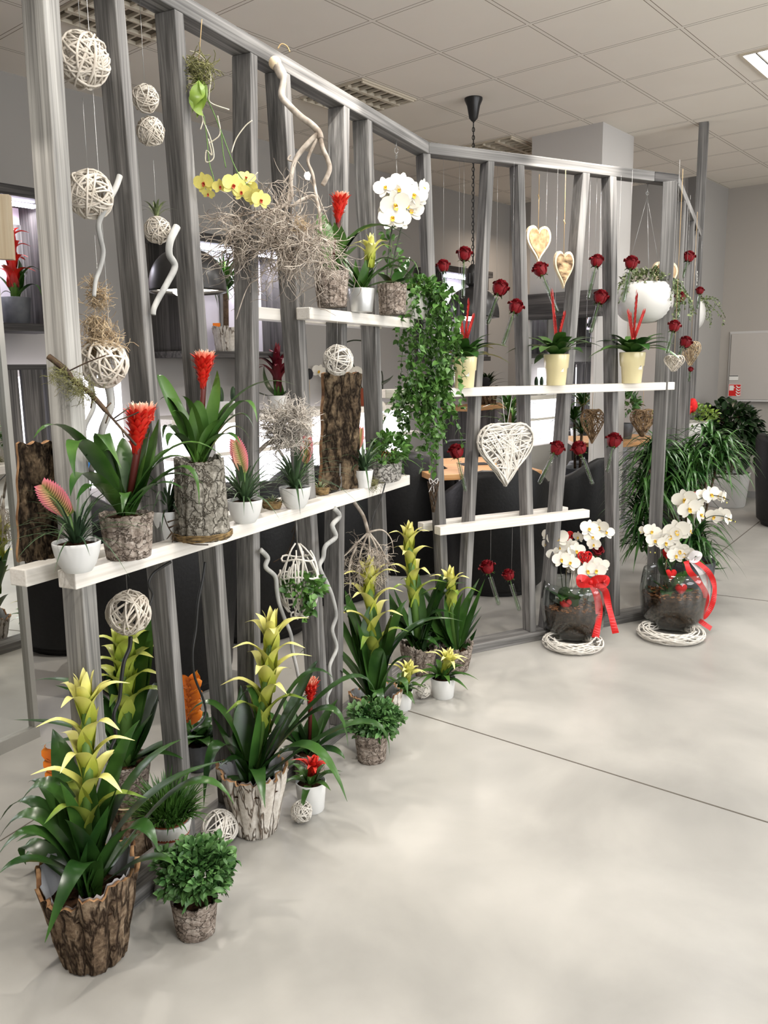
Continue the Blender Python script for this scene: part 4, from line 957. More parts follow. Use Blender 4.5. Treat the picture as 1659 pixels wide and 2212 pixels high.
PL = [(-7, 62, 9), (3, 104, 7), (22, 66, 8), (-14, 56, 7)]
cream('cream pot with a red plume, left one beside the trailing ivy', 1003, 833, (1010, 797), [(-8, 62, 9), (8, 96, 7), (18, 66, 8)])
cream('cream pot with a red plume, middle one of the three', 1201, 829, (1214, 787), [(-6, 58, 9), (-12, 110, 7), (14, 66, 8)])
cream('cream pot with a red plume, right one of the three', 1364, 827, (1383, 782), [(-8, 60, 8), (4, 104, 7), (20, 66, 8), (-12, 66, 6)])

# ------------------------------------------------------------------ hung in the left part of the partition
def beam_top(x, y, n, W=S1): p = W.at(x, y, n); p.z = ZB; return p
def hball(x, y, rpx, n, label, th=.05, mat=M_wicka, sq=(1, 1, 1), num=30, up=None):
    c = S1.at(x, y, n); return wicker_ball('wicker_ball', c, rpx*mpp(c), label, mat, num, th, wire=V((c.x, c.y, up.z-.02)) if up else V((c.x, c.y, ZB)), sq=sq)
hball(178, 130, 58, -.035, 'largest wicker ball, highest of all between the two leftmost posts', .05, num=34)
hball(193, 420, 51, -.035, 'white wicker ball hanging second from the top beside the leftmost post', .05, num=34, up=S1.at(185, 195, -.035))
hball(314, 213, 29, -.035, 'upper one of two small white wicker balls touching each other')
hball(325, 284, 31, -.035, 'lower one of two small white wicker balls touching each other', up=S1.at(320, 248, -.035))
c = S1.at(340, 497, -.035)
hball(340, 497, 29, -.035, 'small wicker ball with an air plant on top, in front of the black lamp', up=S1.at(332, 330, -.035))
b = MB(); rosette(b, 18, .07, .007, (0, 0, 0), .5, 1.45, droop=.25, r0=.003, n_=5); o = b.build('air_plant', M_creeper); o.location = c+UP*(27*mpp(c)); tag(o, 'small air plant perched on the wicker ball beside the black lamp', 'air plant')
hball(224, 785, 51, -.035, 'wicker ball topped with straw moss, beside the leftmost post above the long shelf', .06, num=28, up=S1.at(205, 490, -.035))
c = S1.at(224, 785, -.035); m = mpp(c); b = MB(); fuzz(b, (0, 0, 38*m), (40*m, 36*m, 20*m), 240, .0008, .07); fuzz(b, (-8*m, 0, 75*m), (28*m, 24*m, 24*m), 160, .0008, .06); fuzz(b, (-2*m, 0, 135*m), (17*m, 15*m, 24*m), 130, .0008, .05); fuzz(b, (-8*m, 0, 165*m), (7*m, 7*m, 18*m), 40, .0008, .05)
o = b.build('straw_moss', M_moss); o.location = c; tag(o, 'wisp of straw coloured moss climbing from the wicker ball by the leftmost post', 'moss')
def willow(pts, n, r, label, mat=M_cork, W=S1, cat='branch', name='corkscrew_branch', group='corkscrew willow branches'):
    P = [W.at(x, y, n) for x, y in pts]; c = P[0]; Q = smooth([p-c for p in P], 6); b = MB(); k = len(Q); b.tube(Q, [r*(1-.35*i/k) for i in range(k)], 9); o = b.build(name, mat); o.location = c; tag(o, label, cat, group); return o
willow([(259, 380), (250, 405), (232, 440), (214, 480), (216, 510), (223, 545), (216, 580), (207, 605), (203, 640)], -.01, .0075, 'thin grey corkscrew branch hanging from the second post beside the wicker balls')
willow([(382, 490), (368, 520), (366, 550), (378, 575), (362, 610), (345, 640), (333, 665), (331, 680)], .02, .0105, 'crooked pale branch hanging in front of the black lamp')
willow([(235, 835), (240, 865), (236, 890), (222, 925), (217, 950), (205, 990), (196, 1020)], -.05, .011, 'grey corkscrew branch below the moss topped ball')
willow([(195, 825), (200, 850), (202, 880), (186, 915), (183, 930)], -.08, .007, 'slim dark grey branch behind the moss topped ball')
willow([(722, 1098), (733, 1115), (718, 1135), (725, 1160), (703, 1180), (698, 1205), (690, 1225), (706, 1260), (718, 1290), (726, 1330), (718, 1362), (727, 1400), (712, 1440), (716, 1480), (706, 1510), (712, 1545)], .06, .0095, 'long grey corkscrew branch hanging below the shelf right of the twig basket', M_cork)
willow([(563, 1188), (578, 1205), (574, 1225), (594, 1245), (598, 1275), (602, 1300), (612, 1330), (628, 1370), (632, 1405), (640, 1440), (648, 1480), (655, 1520)], .02, .0085, 'grey corkscrew branch hanging left of the twig basket')
willow([(368, 1214), (350, 1225), (330, 1240), (321, 1262), (330, 1285), (322, 1310)], .02, .0045, 'black corkscrew cane beside the wicker ball below the shelf', M_cable)
willow([(282, 1375), (280, 1400), (268, 1430), (262, 1470), (258, 1510), (246, 1545), (250, 1590), (238, 1625), (241, 1680), (247, 1730)], -.02, .006, 'black corkscrew cane hanging under the lower wicker ball', M_cable)
willow([(443, 1214), (438, 1250), (428, 1300), (423, 1360), (416, 1410), (420, 1460), (437, 1505), (444, 1535), (436, 1560), (412, 1580)], .02, .0045, 'black corkscrew cane in front of the third post below the shelf', M_cable)
willow([(832, 1045), (822, 1080), (808, 1110), (800, 1140)], .07, .0028, 'short black cord below the right end of the long shelf', M_cable, cat='cord', name='black_cord', group=None)
hball(278, 1323, 49, -.02, 'white wicker ball hanging just below the long shelf', .05, num=30)
# hanging orchid with bare roots
c = S1.at(430, 150, .02); D = depth(c); t = thing('hanging_orchid', 'orchid with bare roots and pale yellow flowers hanging from the top beam', 'orchid', c); g = lambda *q: smooth([at_depth(x, y, D)-c for x, y in q])
b = MB(); fuzz(b, (0, 0, 0), (.035, .03, .035), 110, .0012, .07); fuzz(b, (0, 0, -.05), (.02, .02, .03), 40, .001, .07); b.build('root_ball', M_gmoss, t)
b = MB()
for q in (((418, 120), (440, 135), (455, 165), (452, 200), (455, 222), (495, 237)), ((425, 160), (418, 185), (432, 215), (428, 235)), ((440, 200), (432, 230), (440, 262), (455, 300), (462, 340), (445, 350), (446, 325), (458, 335), (450, 300)), ((545, 260), (530, 272), (510, 300), (500, 330)), ((470, 250), (475, 290), (450, 310)), ((557, 372), (540, 390), (525, 400)), ((410, 110), (430, 118), (452, 140)), ((436, 240), (438, 262), (433, 280))): b.tube(g(*q), .0017, 5)
b.build('aerial_root', pm('silvery_root', (176, 170, 150), (204, 198, 182), rough=.8, scale=30), t)
b = MB()
for q in ((430, 165, 412, 235, 440, 250, .012), (425, 175, 445, 200, 425, 255, .0), (435, 180, 420, 215, 415, 245, .02)): b.leaf(at_depth(q[0], q[1], D-q[6])-c, at_depth(q[2], q[3], D-.02-q[6])-c, at_depth(q[4], q[5], D-.01)-c, .04, 8, fold=.15, up=-fw)
b.build('foliage', M_leafy, t)
spikes(t, c, [((440, 200), (460, 240), (480, 290), (512, 370), (545, 410), (570, 432)), ((440, 250), (446, 290), (452, 350), (460, 380), (464, 405)), ((478, 290), (482, 330), (488, 362))], .0016, M_gstem, c)
blossoms(t, c, [(441, 395, 0, 1.0, (-.6, -.7, -.3)), (450, 418, .0, .6, (-.3, -.5, -.8)), (475, 402, .0, .75, (.2, -.9, -.3)), (504, 400, -.01, 1.15, (.1, -1, -.1)), (532, 385, .01, .8, (.5, -.7, .4)), (522, 415, 0, .9, (-.2, -.9, -.4)), (548, 424, 0, .9, (.2, -.8, -.5)), (563, 432, -.01, .95, (.4, -.9, 0)), (538, 405, .02, .8)], YORC, 24*mpp(c), (0, -1, 0), c)
b = MB(); b.tube([(0, 0, .02), V((0, 0, 0))+(beam_top(436, 40, .02)-c)], .0012, 5); b.build('hanging_string', M_string, t)
# great bleached branch
c = S1.at(600, 140, .045); D = depth(c); t = thing('bleached_branch', 'large bleached branch hung from the beam, ending in a thicket of fine twigs', 'branch', c); g = lambda *q: smooth([at_depth(x, y, D + (z[0] if z else 0))-c for x, y, *z in q])
b = MB()
A = g((596, 138), (612, 170), (608, 205), (622, 225), (650, 252), (672, 268), (688, 285), (692, 300)); b.tube(A, [.017]*5+[.012]*40, 10) if False else b.tube(A, [.016 if i < 5 else .0105 for i in range(len(A))], 10)
b.tube(g((688, 288), (665, 310), (642, 338), (632, 365), (628, 395), (630, 420), (620, 440), (585, 455), (550, 470), (525, 490), (505, 500)), [.0085-.0001*i for i in range(51)], 8)
b.tube(g((690, 290), (697, 320), (708, 345), (712, 365), (705, 385), (697, 400)), .0075, 8)
b.tube(g((685, 300), (670, 330), (665, 350), (675, 375), (680, 405), (686, 440)), .005, 7)
b.tube(g((632, 445), (655, 430), (680, 425), (690, 460), (692, 500)), .0055, 7)
b.tube(g((627, 400), (622, 430), (615, 470), (600, 495), (575, 500)), .005, 6); b.tube(g((640, 350), (622, 345), (628, 335)), .003, 5); b.tube(g((632, 370), (620, 385), (612, 395)), .003, 5)
b.tube(g((640, 345), (665, 380), (690, 430), (710, 480)), .0018, 5); b.tube(g((630, 400), (660, 420), (685, 440)), .0018, 5)
b.ball(at_depth(594, 136, D)-c, .02, 10, 8, 1); b.build('main_branch', [M_branch, MLIGHTWOOD], t)
b = MB(); P = []
for x, y in ((505, 500), (525, 490), (550, 470), (540, 520), (560, 500), (585, 490), (575, 520), (590, 460), (610, 490), (600, 520), (630, 500), (640, 470), (650, 520), (660, 540), (670, 500), (690, 520), (520, 540), (620, 540), (690, 560), (500, 520)):
    P += [at_depth(x+U(-12, 12), y+U(-12, 12), D+U(-.06, .06))-c for _ in range(3)]
twigs(b, P, 330, V((-.15, 0, -.1)), .14, .0019, grav=.08); twigs(b, P[45:], 90, V((.1, 0, -.6)), .12, .0014, grav=.12)
b.tube(g((600, 500), (585, 560), (560, 600), (535, 620), (510, 690)), .0016, 5); b.build('twigs', M_branch, t)
b = MB(); fuzz(b, at_depth(648, 490, D-.03)-c, (.02, .02, .02), 60, .0007, .05); b.build('dry_moss', M_moss, t)
b = MB(); q = at_depth(664, 380, D-.01)-c; b.poly([q+r2*a*.011+u2v*d*.014 for a, d in ((-.7, .8), (.4, 1), (1, .2), (.6, -1), (-.5, -.8), (-1, 0))], fw, .001); b.build('paper_label', M_tagw, t)
b = MB(); b.tube(g((600, 105), (608, 95), (620, 100), (626, 112)), .002, 5); b.build('hanging_string', M_string, t)
# silver wire hook at the bend
c = S1.at(856, 325, -.03); c.z = ZB-.004; t = thing('wire_hook', 'silver wire and hook hanging from the beam above the white orchid', 'hook', c); b = MB(); b.tube([(0, 0, 0), (0, 0, -.03)], .0016, 5)
b.tube([V((.007*cos(a), 0, -.04+.012*sin(a))) for a in [i*.5 for i in range(13)]], .0014, 5); b.tube([V((.004*cos(a), .004*sin(a), -.055-.001*a)) for a in [i*.6 for i in range(30)]], .001, 5); b.tube([(0, 0, -.08), (.002, 0, -.16)], .001, 5); b.build('wire', M_wire, t)
# ball on top of the dark bark slab
c = S1.at(730, 778, .055); wicker_ball('wicker_ball', c, 33*mpp(c), 'white wicker ball hanging in front of the top of the dark bark slab', M_wick, 28, .055, wire=V((c.x, c.y, Z2-.04)))
# oval twig basket with ivy
c = S1.at(645, 1255, .045); m = mpp(c); t = thing('twig_basket', 'oval basket of white twigs holding an ivy plant below the long shelf', 'basket', c); b = MB()
for k in range(40):
    a0 = U(0, 6.28); pts = []
    tw = U(-1.2, 1.2); z0 = U(-1, .3); z1 = z0+U(.5, 1.1)
    for i in range(9):
        q = i/8; z = z0+(min(1, z1)-z0)*q; rr = math.sqrt(max(.03, 1-z*z)); a = a0+tw*q
        pts.append(V((cos(a)*rr*44*m, sin(a)*rr*34*m, z*84*m)))
    b.tube(pts, .0034*U(.7, 1.1), 6)
for z in (-.9, -.55, .15, .6):
    rr = math.sqrt(1-z*z); b.tube([V((cos(a)*rr*44*m, sin(a)*rr*34*m, z*84*m+.006*sin(3*a))) for a in [i*.4 for i in range(16)]], .0034, 6, 0, True)
b.build('basket', M_wick, t); b = MB(); dome_leaves(b, (10*m, -14*m, -15*m), (44*m, 36*m, 30*m), 130, .03); ivy_strands(b, [V((15*m, -20*m, -20*m))], 6, .1, .025, smat=0, out=V((.2, -.3, 0))); b.build('ivy', M_ivy, t)
b = MB(); b.tube([(0, 0, 84*m), (0, 0, Z1-.043-c.z)], .0012, 4); b.build('hanging_wire', M_wire, t)
# upside-down root ball
c = S1.at(795, 1205, .045); m = mpp(c); D = depth(c); t = thing('root_ball', 'tangled grey root ball hanging upside down below the right end of the long shelf', 'root', c); g = lambda *q: smooth([at_depth(x, y, D)-c for x, y in q]); b = MB()
b.tube(g((765, 1085), (785, 1115), (795, 1150)), .0075, 8)
for q in (((795, 1150), (770, 1175), (745, 1200), (725, 1215)), ((795, 1150), (825, 1145), (845, 1165), (850, 1195)), ((796, 1150), (780, 1190), (770, 1240)), ((796, 1150), (800, 1200), (805, 1250)), ((797, 1150), (820, 1180), (840, 1220)), ((797, 1152), (815, 1190), (825, 1260)), ((770, 1180), (755, 1220), (758, 1270))): b.tube(g(*q), [.0045-.0002*i for i in range(len(g(*q)))], 6)
P = [V((U(-1, 1)*42*m, U(-1, 1)*32*m, U(-1.2, .7)*48*m)) for _ in range(60)]; twigs(b, P, 190, V((0, 0, -.4)), .07, .0014, grav=.1); b.build('roots', M_branch, t)
b = MB(); b.tube([at_depth(765, 1085, D)-c, V((at_depth(765, 1085, D).x, at_depth(765, 1085, D).y, Z1-.043))-c], .0008, 4); b.build('hanging_thread', M_wire, t)
# thin dark twig behind the basket
D = depth(S1.at(640, 1150, -.1)); c = at_depth(640, 1120, D); b = MB(); g = lambda *q: smooth([at_depth(x, y, D)-c for x, y in q])
b.tube(g((645, 1085), (642, 1120), (634, 1160), (620, 1195), (590, 1215)), .002, 5); b.tube(g((634, 1160), (645, 1175)), .0014, 4); b.tube(g((640, 1130), (630, 1150)), .0014, 4); b.tube(g((660, 1100), (652, 1140), (668, 1150)), .0014, 4); o = b.build('thorny_twig', M_twigd); o.location = c; tag(o, 'dark thorny twig hanging behind the white twig basket', 'twig')
# ------------------------------------------------------------------ tall yellow guzmanias and the other pots on the floor
def guzmania(label, base, rb, rt_, h, mat, specs, lw, top, L, w, tiers=6, bm=M_bract, spread=None, soilq=.72, liner=None, nros=0, rosL=0, group='tall yellow guzmanias', lean=None, start=.38, low=M_bractlow, rim=.16, per=3):
    p = at_z(*base); m = mpp(p); t = thing('potted_guzmania', label, 'potted plant', p, 0, group)
    rough_pot(t, 'pot', rb*m, rt_*m, h*m, mat, rim=rim, amp=.07, strips=9, liner=liner); soil_part(t, rt_*m*.86, h*m*soilq)
    p0 = p+UP*(h*m*soilq); b = MB()
    if specs: px_leaves(b, p0, specs, lw*m, 0, p)
    if nros: rosette(b, nros, rosL*m, lw*m, (0, 0, h*m*soilq), .35, 1.25, droop=.5, a0=U(0, 6))
    b.build('foliage', M_leaf, t)
    q = at_depth(top[0], top[1], depth(p)); H = q.z-p.z; z0 = h*m*soilq; ln = ((q-p).x/(H-z0), (q-p).y/(H-z0))
    sp = guz_spike(t, 0, H-z0, bm, L*m, w*m, tiers, per, ln, low=low, start=GSTART[0])
    # the bracts start part of the way up the stem
    sp.location = (0, 0, z0)
    return t
GSTART = [.38]
GSTART[0] = .36
guzmania('tall yellow guzmania in a brown bark pot, nearest of all', (206, 2062), 68, 106, 195, M_bark,
    [(125, 1715, 42, 1737, -.05, 1.5), (88, 1768, -5, 1816, -.04, 1.2), (92, 1800, -8, 1853, -.1, 1.1), (85, 1862, -2, 1887, -.16), (172, 1870, 97, 2036, -.2, 1.1), (270, 1712, 392, 1597, .03, 1.3), (300, 1742, 484, 1643, -.02, 1.2), (385, 1706, 506, 1738, -.06), (280, 1790, 342, 1838, -.12, 1.25), (310, 1858, 378, 1872, -.1, .8),
     (150, 1700, 114, 1575, .12, 1.7), (240, 1690, 302, 1555, .1, 1.3), (90, 1742, 0, 1772, .08), (72, 1828, 56, 1868, .05), (195, 1790, 205, 1690, .0, 1.6), (225, 1800, 262, 1680, -.03, 1.4), (165, 1790, 130, 1690, -.06, 1.5), (210, 1830, 235, 1740, -.08, 1.4), (180, 1830, 140, 1770, -.12, 1.3), (250, 1850, 300, 1800, .08), (120, 1730, 60, 1690, .1)],
    46, (184, 1452), 114, 38, 5, spread=None, liner=M_liner, rim=.13)
GSTART[0] = .4
guzmania('tall yellow guzmania in a whitewashed bark pot, behind the white wicker ball', (553, 1792), 46, 76, 148, M_whitebark,
    [(475, 1530, 398, 1556, -.03), (545, 1500, 500, 1556, -.03), (640, 1480, 722, 1467, -.02), (645, 1500, 686, 1427, .05, 1.3), (722, 1483, 812, 1497, -.04), (690, 1535, 752, 1612, -.08), (765, 1562, 842, 1632, -.1), (660, 1610, 750, 1732, -.18, 1.1), (475, 1608, 440, 1742, -.15, 1.1), (556, 1664, 573, 1745, -.22, .9), (500, 1684, 463, 1697, -.06, .8), (565, 1570, 592, 1470, .04, 1.5),
     (530, 1580, 520, 1480, .04, 1.5), (600, 1590, 640, 1520, -.06, 1.3), (500, 1600, 455, 1540, .05, 1.2), (560, 1600, 560, 1520, -.06, 1.6), (620, 1560, 665, 1500, .08, 1.2), (520, 1640, 470, 1660, -.08), (610, 1660, 640, 1640, .05)],
    36, (594, 1318), 98, 32, 5, liner=M_liner, rim=.14)
guzmania('tall yellow guzmania in a whitewashed bark pot, behind the rounded bush', (812, 1578), 40, 58, 86, M_whitebark,
    [(730, 1340, 720, 1335, .02), (760, 1335, 728, 1345, -.02, 1.4), (720, 1400, 640, 1420, -.04, .9), (735, 1445, 690, 1440, -.05, .9), (812, 1490, 832, 1524, -.12, 1.2), (850, 1400, 930, 1345, 0), (880, 1365, 1000, 1342, .02), (845, 1440, 890, 1420, -.06), (770, 1360, 745, 1275, .05, 1.3), (800, 1380, 805, 1300, 0, 1.8), (845, 1370, 880, 1295, .06, 1.2), (790, 1420, 770, 1340, -.04, 1.4), (760, 1440, 715, 1405, .06), (860, 1470, 880, 1500, -.08), (830, 1400, 850, 1320, -.05, 1.4), (815, 1430, 820, 1400, -.1, 1.3), (780, 1390, 750, 1330, .05, 1.4)],
    30, (796, 1206), 82, 27, 4, liner=M_liner)
GSTART[0] = .45
guzmania('tall yellow guzmania whose top shows before the black chair', (905, 1452), 28, 40, 62, M_birch,
    [(840, 1300, 815, 1250, .02, 1.3), (900, 1310, 905, 1240, .05, 1.4), (950, 1290, 1010, 1260, .05), (930, 1330, 985, 1330, -.05), (860, 1340, 820, 1350, -.05), (870, 1330, 850, 1270, -.03, 1.3), (930, 1320, 950, 1260, -.03, 1.3), (880, 1370, 840, 1400, -.08), (920, 1380, 950, 1400, -.08), (840, 1330, 790, 1310, .08), (960, 1250, 930, 1340, .03)],
    30, (880, 1130), 62, 24, 4, group='tall yellow guzmanias')
GSTART[0] = .62
guzmania('yellow guzmania star before the leaning posts at the bend of the partition', (985, 1446), 26, 38, 58, M_birch,
    [(935, 1330, 945, 1260, .04, 1.2), (1000, 1330, 1035, 1250, .05, 1.1), (1010, 1350, 1048, 1250, 0, 1.2), (1010, 1375, 1040, 1330, -.02), (950, 1380, 900, 1420, -.05), (1005, 1400, 1030, 1358, .05), (970, 1330, 965, 1270, .02, 1.4), (985, 1340, 1000, 1280, -.04, 1.3), (930, 1300, 905, 1270, .05), (955, 1350, 935, 1310, -.04, 1.3), (990, 1390, 1040, 1310, .07), (925, 1360, 880, 1385, .03)],
    26, (969, 1226), 60, 23, 2, per=4)
GSTART[0] = .36
# second guzmania, behind the first post, its birch pot on a log stump
pl = at_z(287, 1838); ml = mpp(pl); tl = thing('log_stump', 'log stump under the birch pot behind the leftmost post', 'log', pl); hL = zat(pl, 1722)
b = MB(); b.lathe([(44*ml, 0), (43*ml, hL*.3), (41*ml, hL*.7), (42*ml, hL)], 36, fr=lambda i, j, a, r, z: (r*(1+.035*sin(a*9)+.02*sin(a*17+z*30)), z)); b.build('bark', M_bark, tl)
b = MB(); b.disc(41*ml, hL+.001, 36); b.build('cut_face', MLIGHTWOOD, tl)
p = V((pl.x, pl.y, hL+.002)); m = ml; t = thing('potted_guzmania', 'yellow guzmania in a birch pot standing on the log stump', 'potted plant', p, 0, 'tall yellow guzmanias')
rough_pot(t, 'pot', 36*m, 50*m, 92*m, M_birch, rim=.03, amp=.03); soil_part(t, 43*m, 78*m)
b = MB(); px_leaves(b, p+UP*(80*m), [(335, 1500, 342, 1495, .02, 1.5), (320, 1560, 345, 1480, .05, 1.6), (250, 1480, 225, 1470, .02), (310, 1430, 325, 1290, .08, 1.6), (240, 1560, 218, 1500, .04, 1.3), (350, 1610, 440, 1590, -.02), (220, 1540, 120, 1480, .06), (200, 1500, 70, 1470, .1), (200, 1580, 30, 1555, .12), (205, 1600, 85, 1610, .05), (300, 1590, 330, 1540, -.05, 1.3), (270, 1560, 270, 1480, .05, 1.5), (250, 1600, 215, 1560, -.04), (335, 1625, 395, 1640, -.06), (300, 1430, 320, 1390, .08, 1.5)], 40*m, 0, p); b.build('foliage', M_leaf, t)
q = at_depth(268, 1345, depth(p)); H = q.z-p.z-80*m; GSTART[0] = .42; sp = guz_spike(t, 0, H, M_bractg, 92*m, 40*m, 4, 4, ((q-p).x/H, (q-p).y/H), low=M_bractlow, start=GSTART[0]); sp.location = (0, 0, 80*m)
# orange vrieseas
def vriesea(label, base, rb, rt_, h, mat, fl, fr_, nl, L, lw, W=.03):
    p = at_z(*base); m = mpp(p); t = thing('potted_vriesea', label, 'potted plant', p, 0, 'orange vrieseas'); rough_pot(t, 'pot', rb*m, rt_*m, h*m, mat, rim=.03, amp=.03); soil_part(t, rt_*m*.86, h*m*.85)
    b = MB(); rosette(b, nl, L*m, lw*m, (0, 0, h*m*.85), .4, 1.25, droop=.45, a0=U(0, 6)); b.build('foliage', M_leaf, t)
    D = depth(p); a, c = at_depth(*fl, D)-p, at_depth(*fr_, D)-p; d = c-a; b = MB(); b.tube(smooth([V((0, 0, h*m*.85)), a*.6+V((0, 0, h*m*.3)), a]), .004, 6, 1); s = d.cross(fw).normalized()
    for k in range(8):
        q0 = a+d*(k/9); sd = 1 if k % 2 else -1
        for e in (1, -1): b.leaf(q0, q0+s*sd*e*26*m*(1 if e > 0 else .8)+d*.14-fw*.01*e, q0+s*sd*e*18*m+d*.3, 26*m, 6, 0, fold=.3, base=.9, up=-fw)
    b.build('orange_bract', [M_orange, M_gstem], t)
vriesea('orange vriesea in a birch pot half hidden at the far left', (140, 1872), 32, 38, 62, M_birch, (135, 1720), (118, 1612), 20, 120, 30)
vriesea('orange vriesea glowing between the second and third posts', (432, 1655), 34, 40, 60, M_zinc, (410, 1555), (408, 1455), 18, 100, 34)
# grass in a waisted white planter
p = at_z(374, 1918); m = mpp(p); t = thing('white_planter', 'tall white textured planter of bright green grass beside the nearest guzmania', 'potted plant', p); h = zat(p, 1762)
pr = [(38*m, 0), (40*m, .01), (36*m, h*.12), (31*m, h*.36), (29*m, h*.45), (33*m, h*.56), (39*m, h*.75), (47*m, h*.985), (46*m, h), (42*m, h)]; P2 = []
for i in range(len(pr)-1):
    for k in range(4): P2.append((pr[i][0]+(pr[i+1][0]-pr[i][0])*k/4, pr[i][1]+(pr[i+1][1]-pr[i][1])*k/4))
P2.append(pr[-1]); b = MB(); b.lathe(P2, 90, fr=lambda i, j, a, r, z: (r*(1+.012*((i+j) % 2)), z)); b.build('pot', M_whitetex, t)
b = MB(); b.lathe([(42*m, h*.8), (43*m, h*1.005), (38*m, h*1.005)], 30); b.build('inner_pot', M_terra, t); soil_part(t, 38*m, h*.97)
b = MB()
for k in range(560):
    a, q = U(0, 2*PI), math.sqrt(U(0, 1)); c = V((cos(a)*q*40*m, sin(a)*q*40*m, h)); d = V((cos(a), sin(a), 0))*q+rdir()*.4; l = 105*m*U(.5, 1.1)*(1.05-.35*q); b.leaf(c, c+UP*l*.55+d*l*.3, c+UP*l*(.9-.7*q*U(.2, 1))+d*l*.75, .0075, 4, 0, fold=.2, base=.8, mid=.3)
b.build('foliage', M_leaf2, t)
# rounded bushes in birch pots
def bush(label, base, rb, rt_, h, fc, R, n, ls, mat=M_birch, leaf=M_bushleaf):
    p = at_z(*base); m = mpp(p); t = thing('potted_bush', label, 'potted plant', p, 0, 'small leafy bushes'); rough_pot(t, 'pot', rb*m, rt_*m, h*m, mat, rim=.04, amp=.035); soil_part(t, rt_*m*.86, h*m*.88)
    c = at_depth(*fc, depth(p))-p; b = MB(); dome_leaves(b, c, (R[0]*m, R[0]*m*.95, R[1]*m), n, ls*m); dome_leaves(b, c*.9, (R[0]*m*.6, R[0]*m*.6, R[1]*m*.7), n//3, ls*m)
    for _ in range(14): d = rdir(); s = c+V((d.x*R[0], d.y*R[0], abs(d.z)*R[1]))*m*1.05; dome_leaves(b, s, 14*m, 18, ls*m)
    b.build('foliage', leaf, t); b = MB()
    for _ in range(9): a = U(0, 6.28); b.tube([(cos(a)*10*m, sin(a)*10*m, h*m*.85), c+V((cos(a)*R[0]*.5, sin(a)*R[0]*.5, 0))*m], .0016, 5)
    b.build('stem', M_gstem, t)
bush('bushy small-leaved plant in a birch pot beside the nearest bark pot', (424, 2012), 40, 50, 82, (424, 1888), (74, 74), 1100, 18)
bush('rounded leafy plant in a birch pot on the open floor right of the row', (803, 1640), 30, 37, 66, (812, 1562), (50, 44), 800, 13)
bush('low parsley-like plant hidden behind the small yellow guzmanias', (918, 1432), 22, 26, 36, (918, 1378), (40, 30), 300, 12)
# red bromeliads on the floor
p = at_z(670, 1682); m = mpp(p); t = thing('potted_bromeliad', 'red bromeliad with pink tips in a birch pot behind the small white pot', 'potted plant', p, 0, 'scarlet bromeliads'); rough_pot(t, 'pot', 30*m, 35*m, 66*m, M_birch, rim=.03, amp=.03); soil_part(t, 30*m, 58*m)
b = MB(); px_leaves(b, p+UP*56*m, [(600, 1560, 590, 1540, .03, 1.3), (610, 1590, 570, 1600, 0), (630, 1560, 612, 1500, .05, 1.2), (700, 1560, 730, 1510, .03, 1.2), (720, 1590, 765, 1580, 0), (650, 1590, 640, 1540, -.04, 1.4), (690, 1590, 700, 1550, -.04, 1.4), (620, 1620, 600, 1640, -.03), (715, 1620, 745, 1640, -.04), (672, 1580, 676, 1540, .02, 1.4)], 32*m, 0, p); b.build('foliage', M_leaf, t)
q = at_depth(676, 1446, depth(p)); H = q.z-p.z; aech_spike(t, 56*m, H, 20*m, lean=(8*m/(H-56*m), 0))
def smallpot(label, cx, by, r, h, fx, fy, L, w, mat, lw, Lp, group, nl=18, fmat=None):
    p = at_z(cx, by); m = mpp(p); t = thing('potted_guzmania', label, 'potted plant', p, 0, group); pot_part(t, 'pot', cyl_prof(r*.84*m, r*m, h*m), M_white); soil_part(t, r*m*.9, h*m*.86)
    b = MB(); rosette(b, nl, Lp*m, lw*m, (0, 0, h*m*.85), .3, 1.15, droop=.6, a0=U(0, 6)); b.build('foliage', fmat or M_leaf2, t); q = at_depth(fx, fy, depth(p))-p
    s = star(t, 0, q.z-h*m*.85, L*m, w*m, mat, 15); s.location = (0, 0, h*m*.85); s.rotation_euler = (0, math.atan2(q.x, q.z), 0)
smallpot('small red guzmania in a white pot right of the whitewashed bark pot', 673, 1747, 33, 66, 688, 1625, 34, 14, M_red, 17, 88, 'small guzmanias in white pots', 14)
smallpot('small yellow guzmania in a white pot, closer to the tall guzmania of the two', 868, 1530, 24, 42, 897, 1420, 34, 15, M_bract, 17, 74, 'small guzmanias in white pots')
smallpot('small yellow guzmania in a white pot at the right end of the row', 957, 1504, 27, 44, 980, 1395, 36, 15, M_bract, 16, 82, 'small guzmanias in white pots')
def fball(cx, by, r, label):
    p = at_z(cx, by-r*.35); m = mpp(p); wicker_ball('wicker_ball', p+UP*r*m*.98, r*m, label, M_wick, 30, .05)
fball(476, 1838, 39, 'white wicker ball on the floor beside the waisted white planter')
fball(652, 1783, 24, 'small white wicker ball on the floor against the whitewashed bark pot')
fball(914, 1514, 17, 'small white wicker ball between the two small white pots')

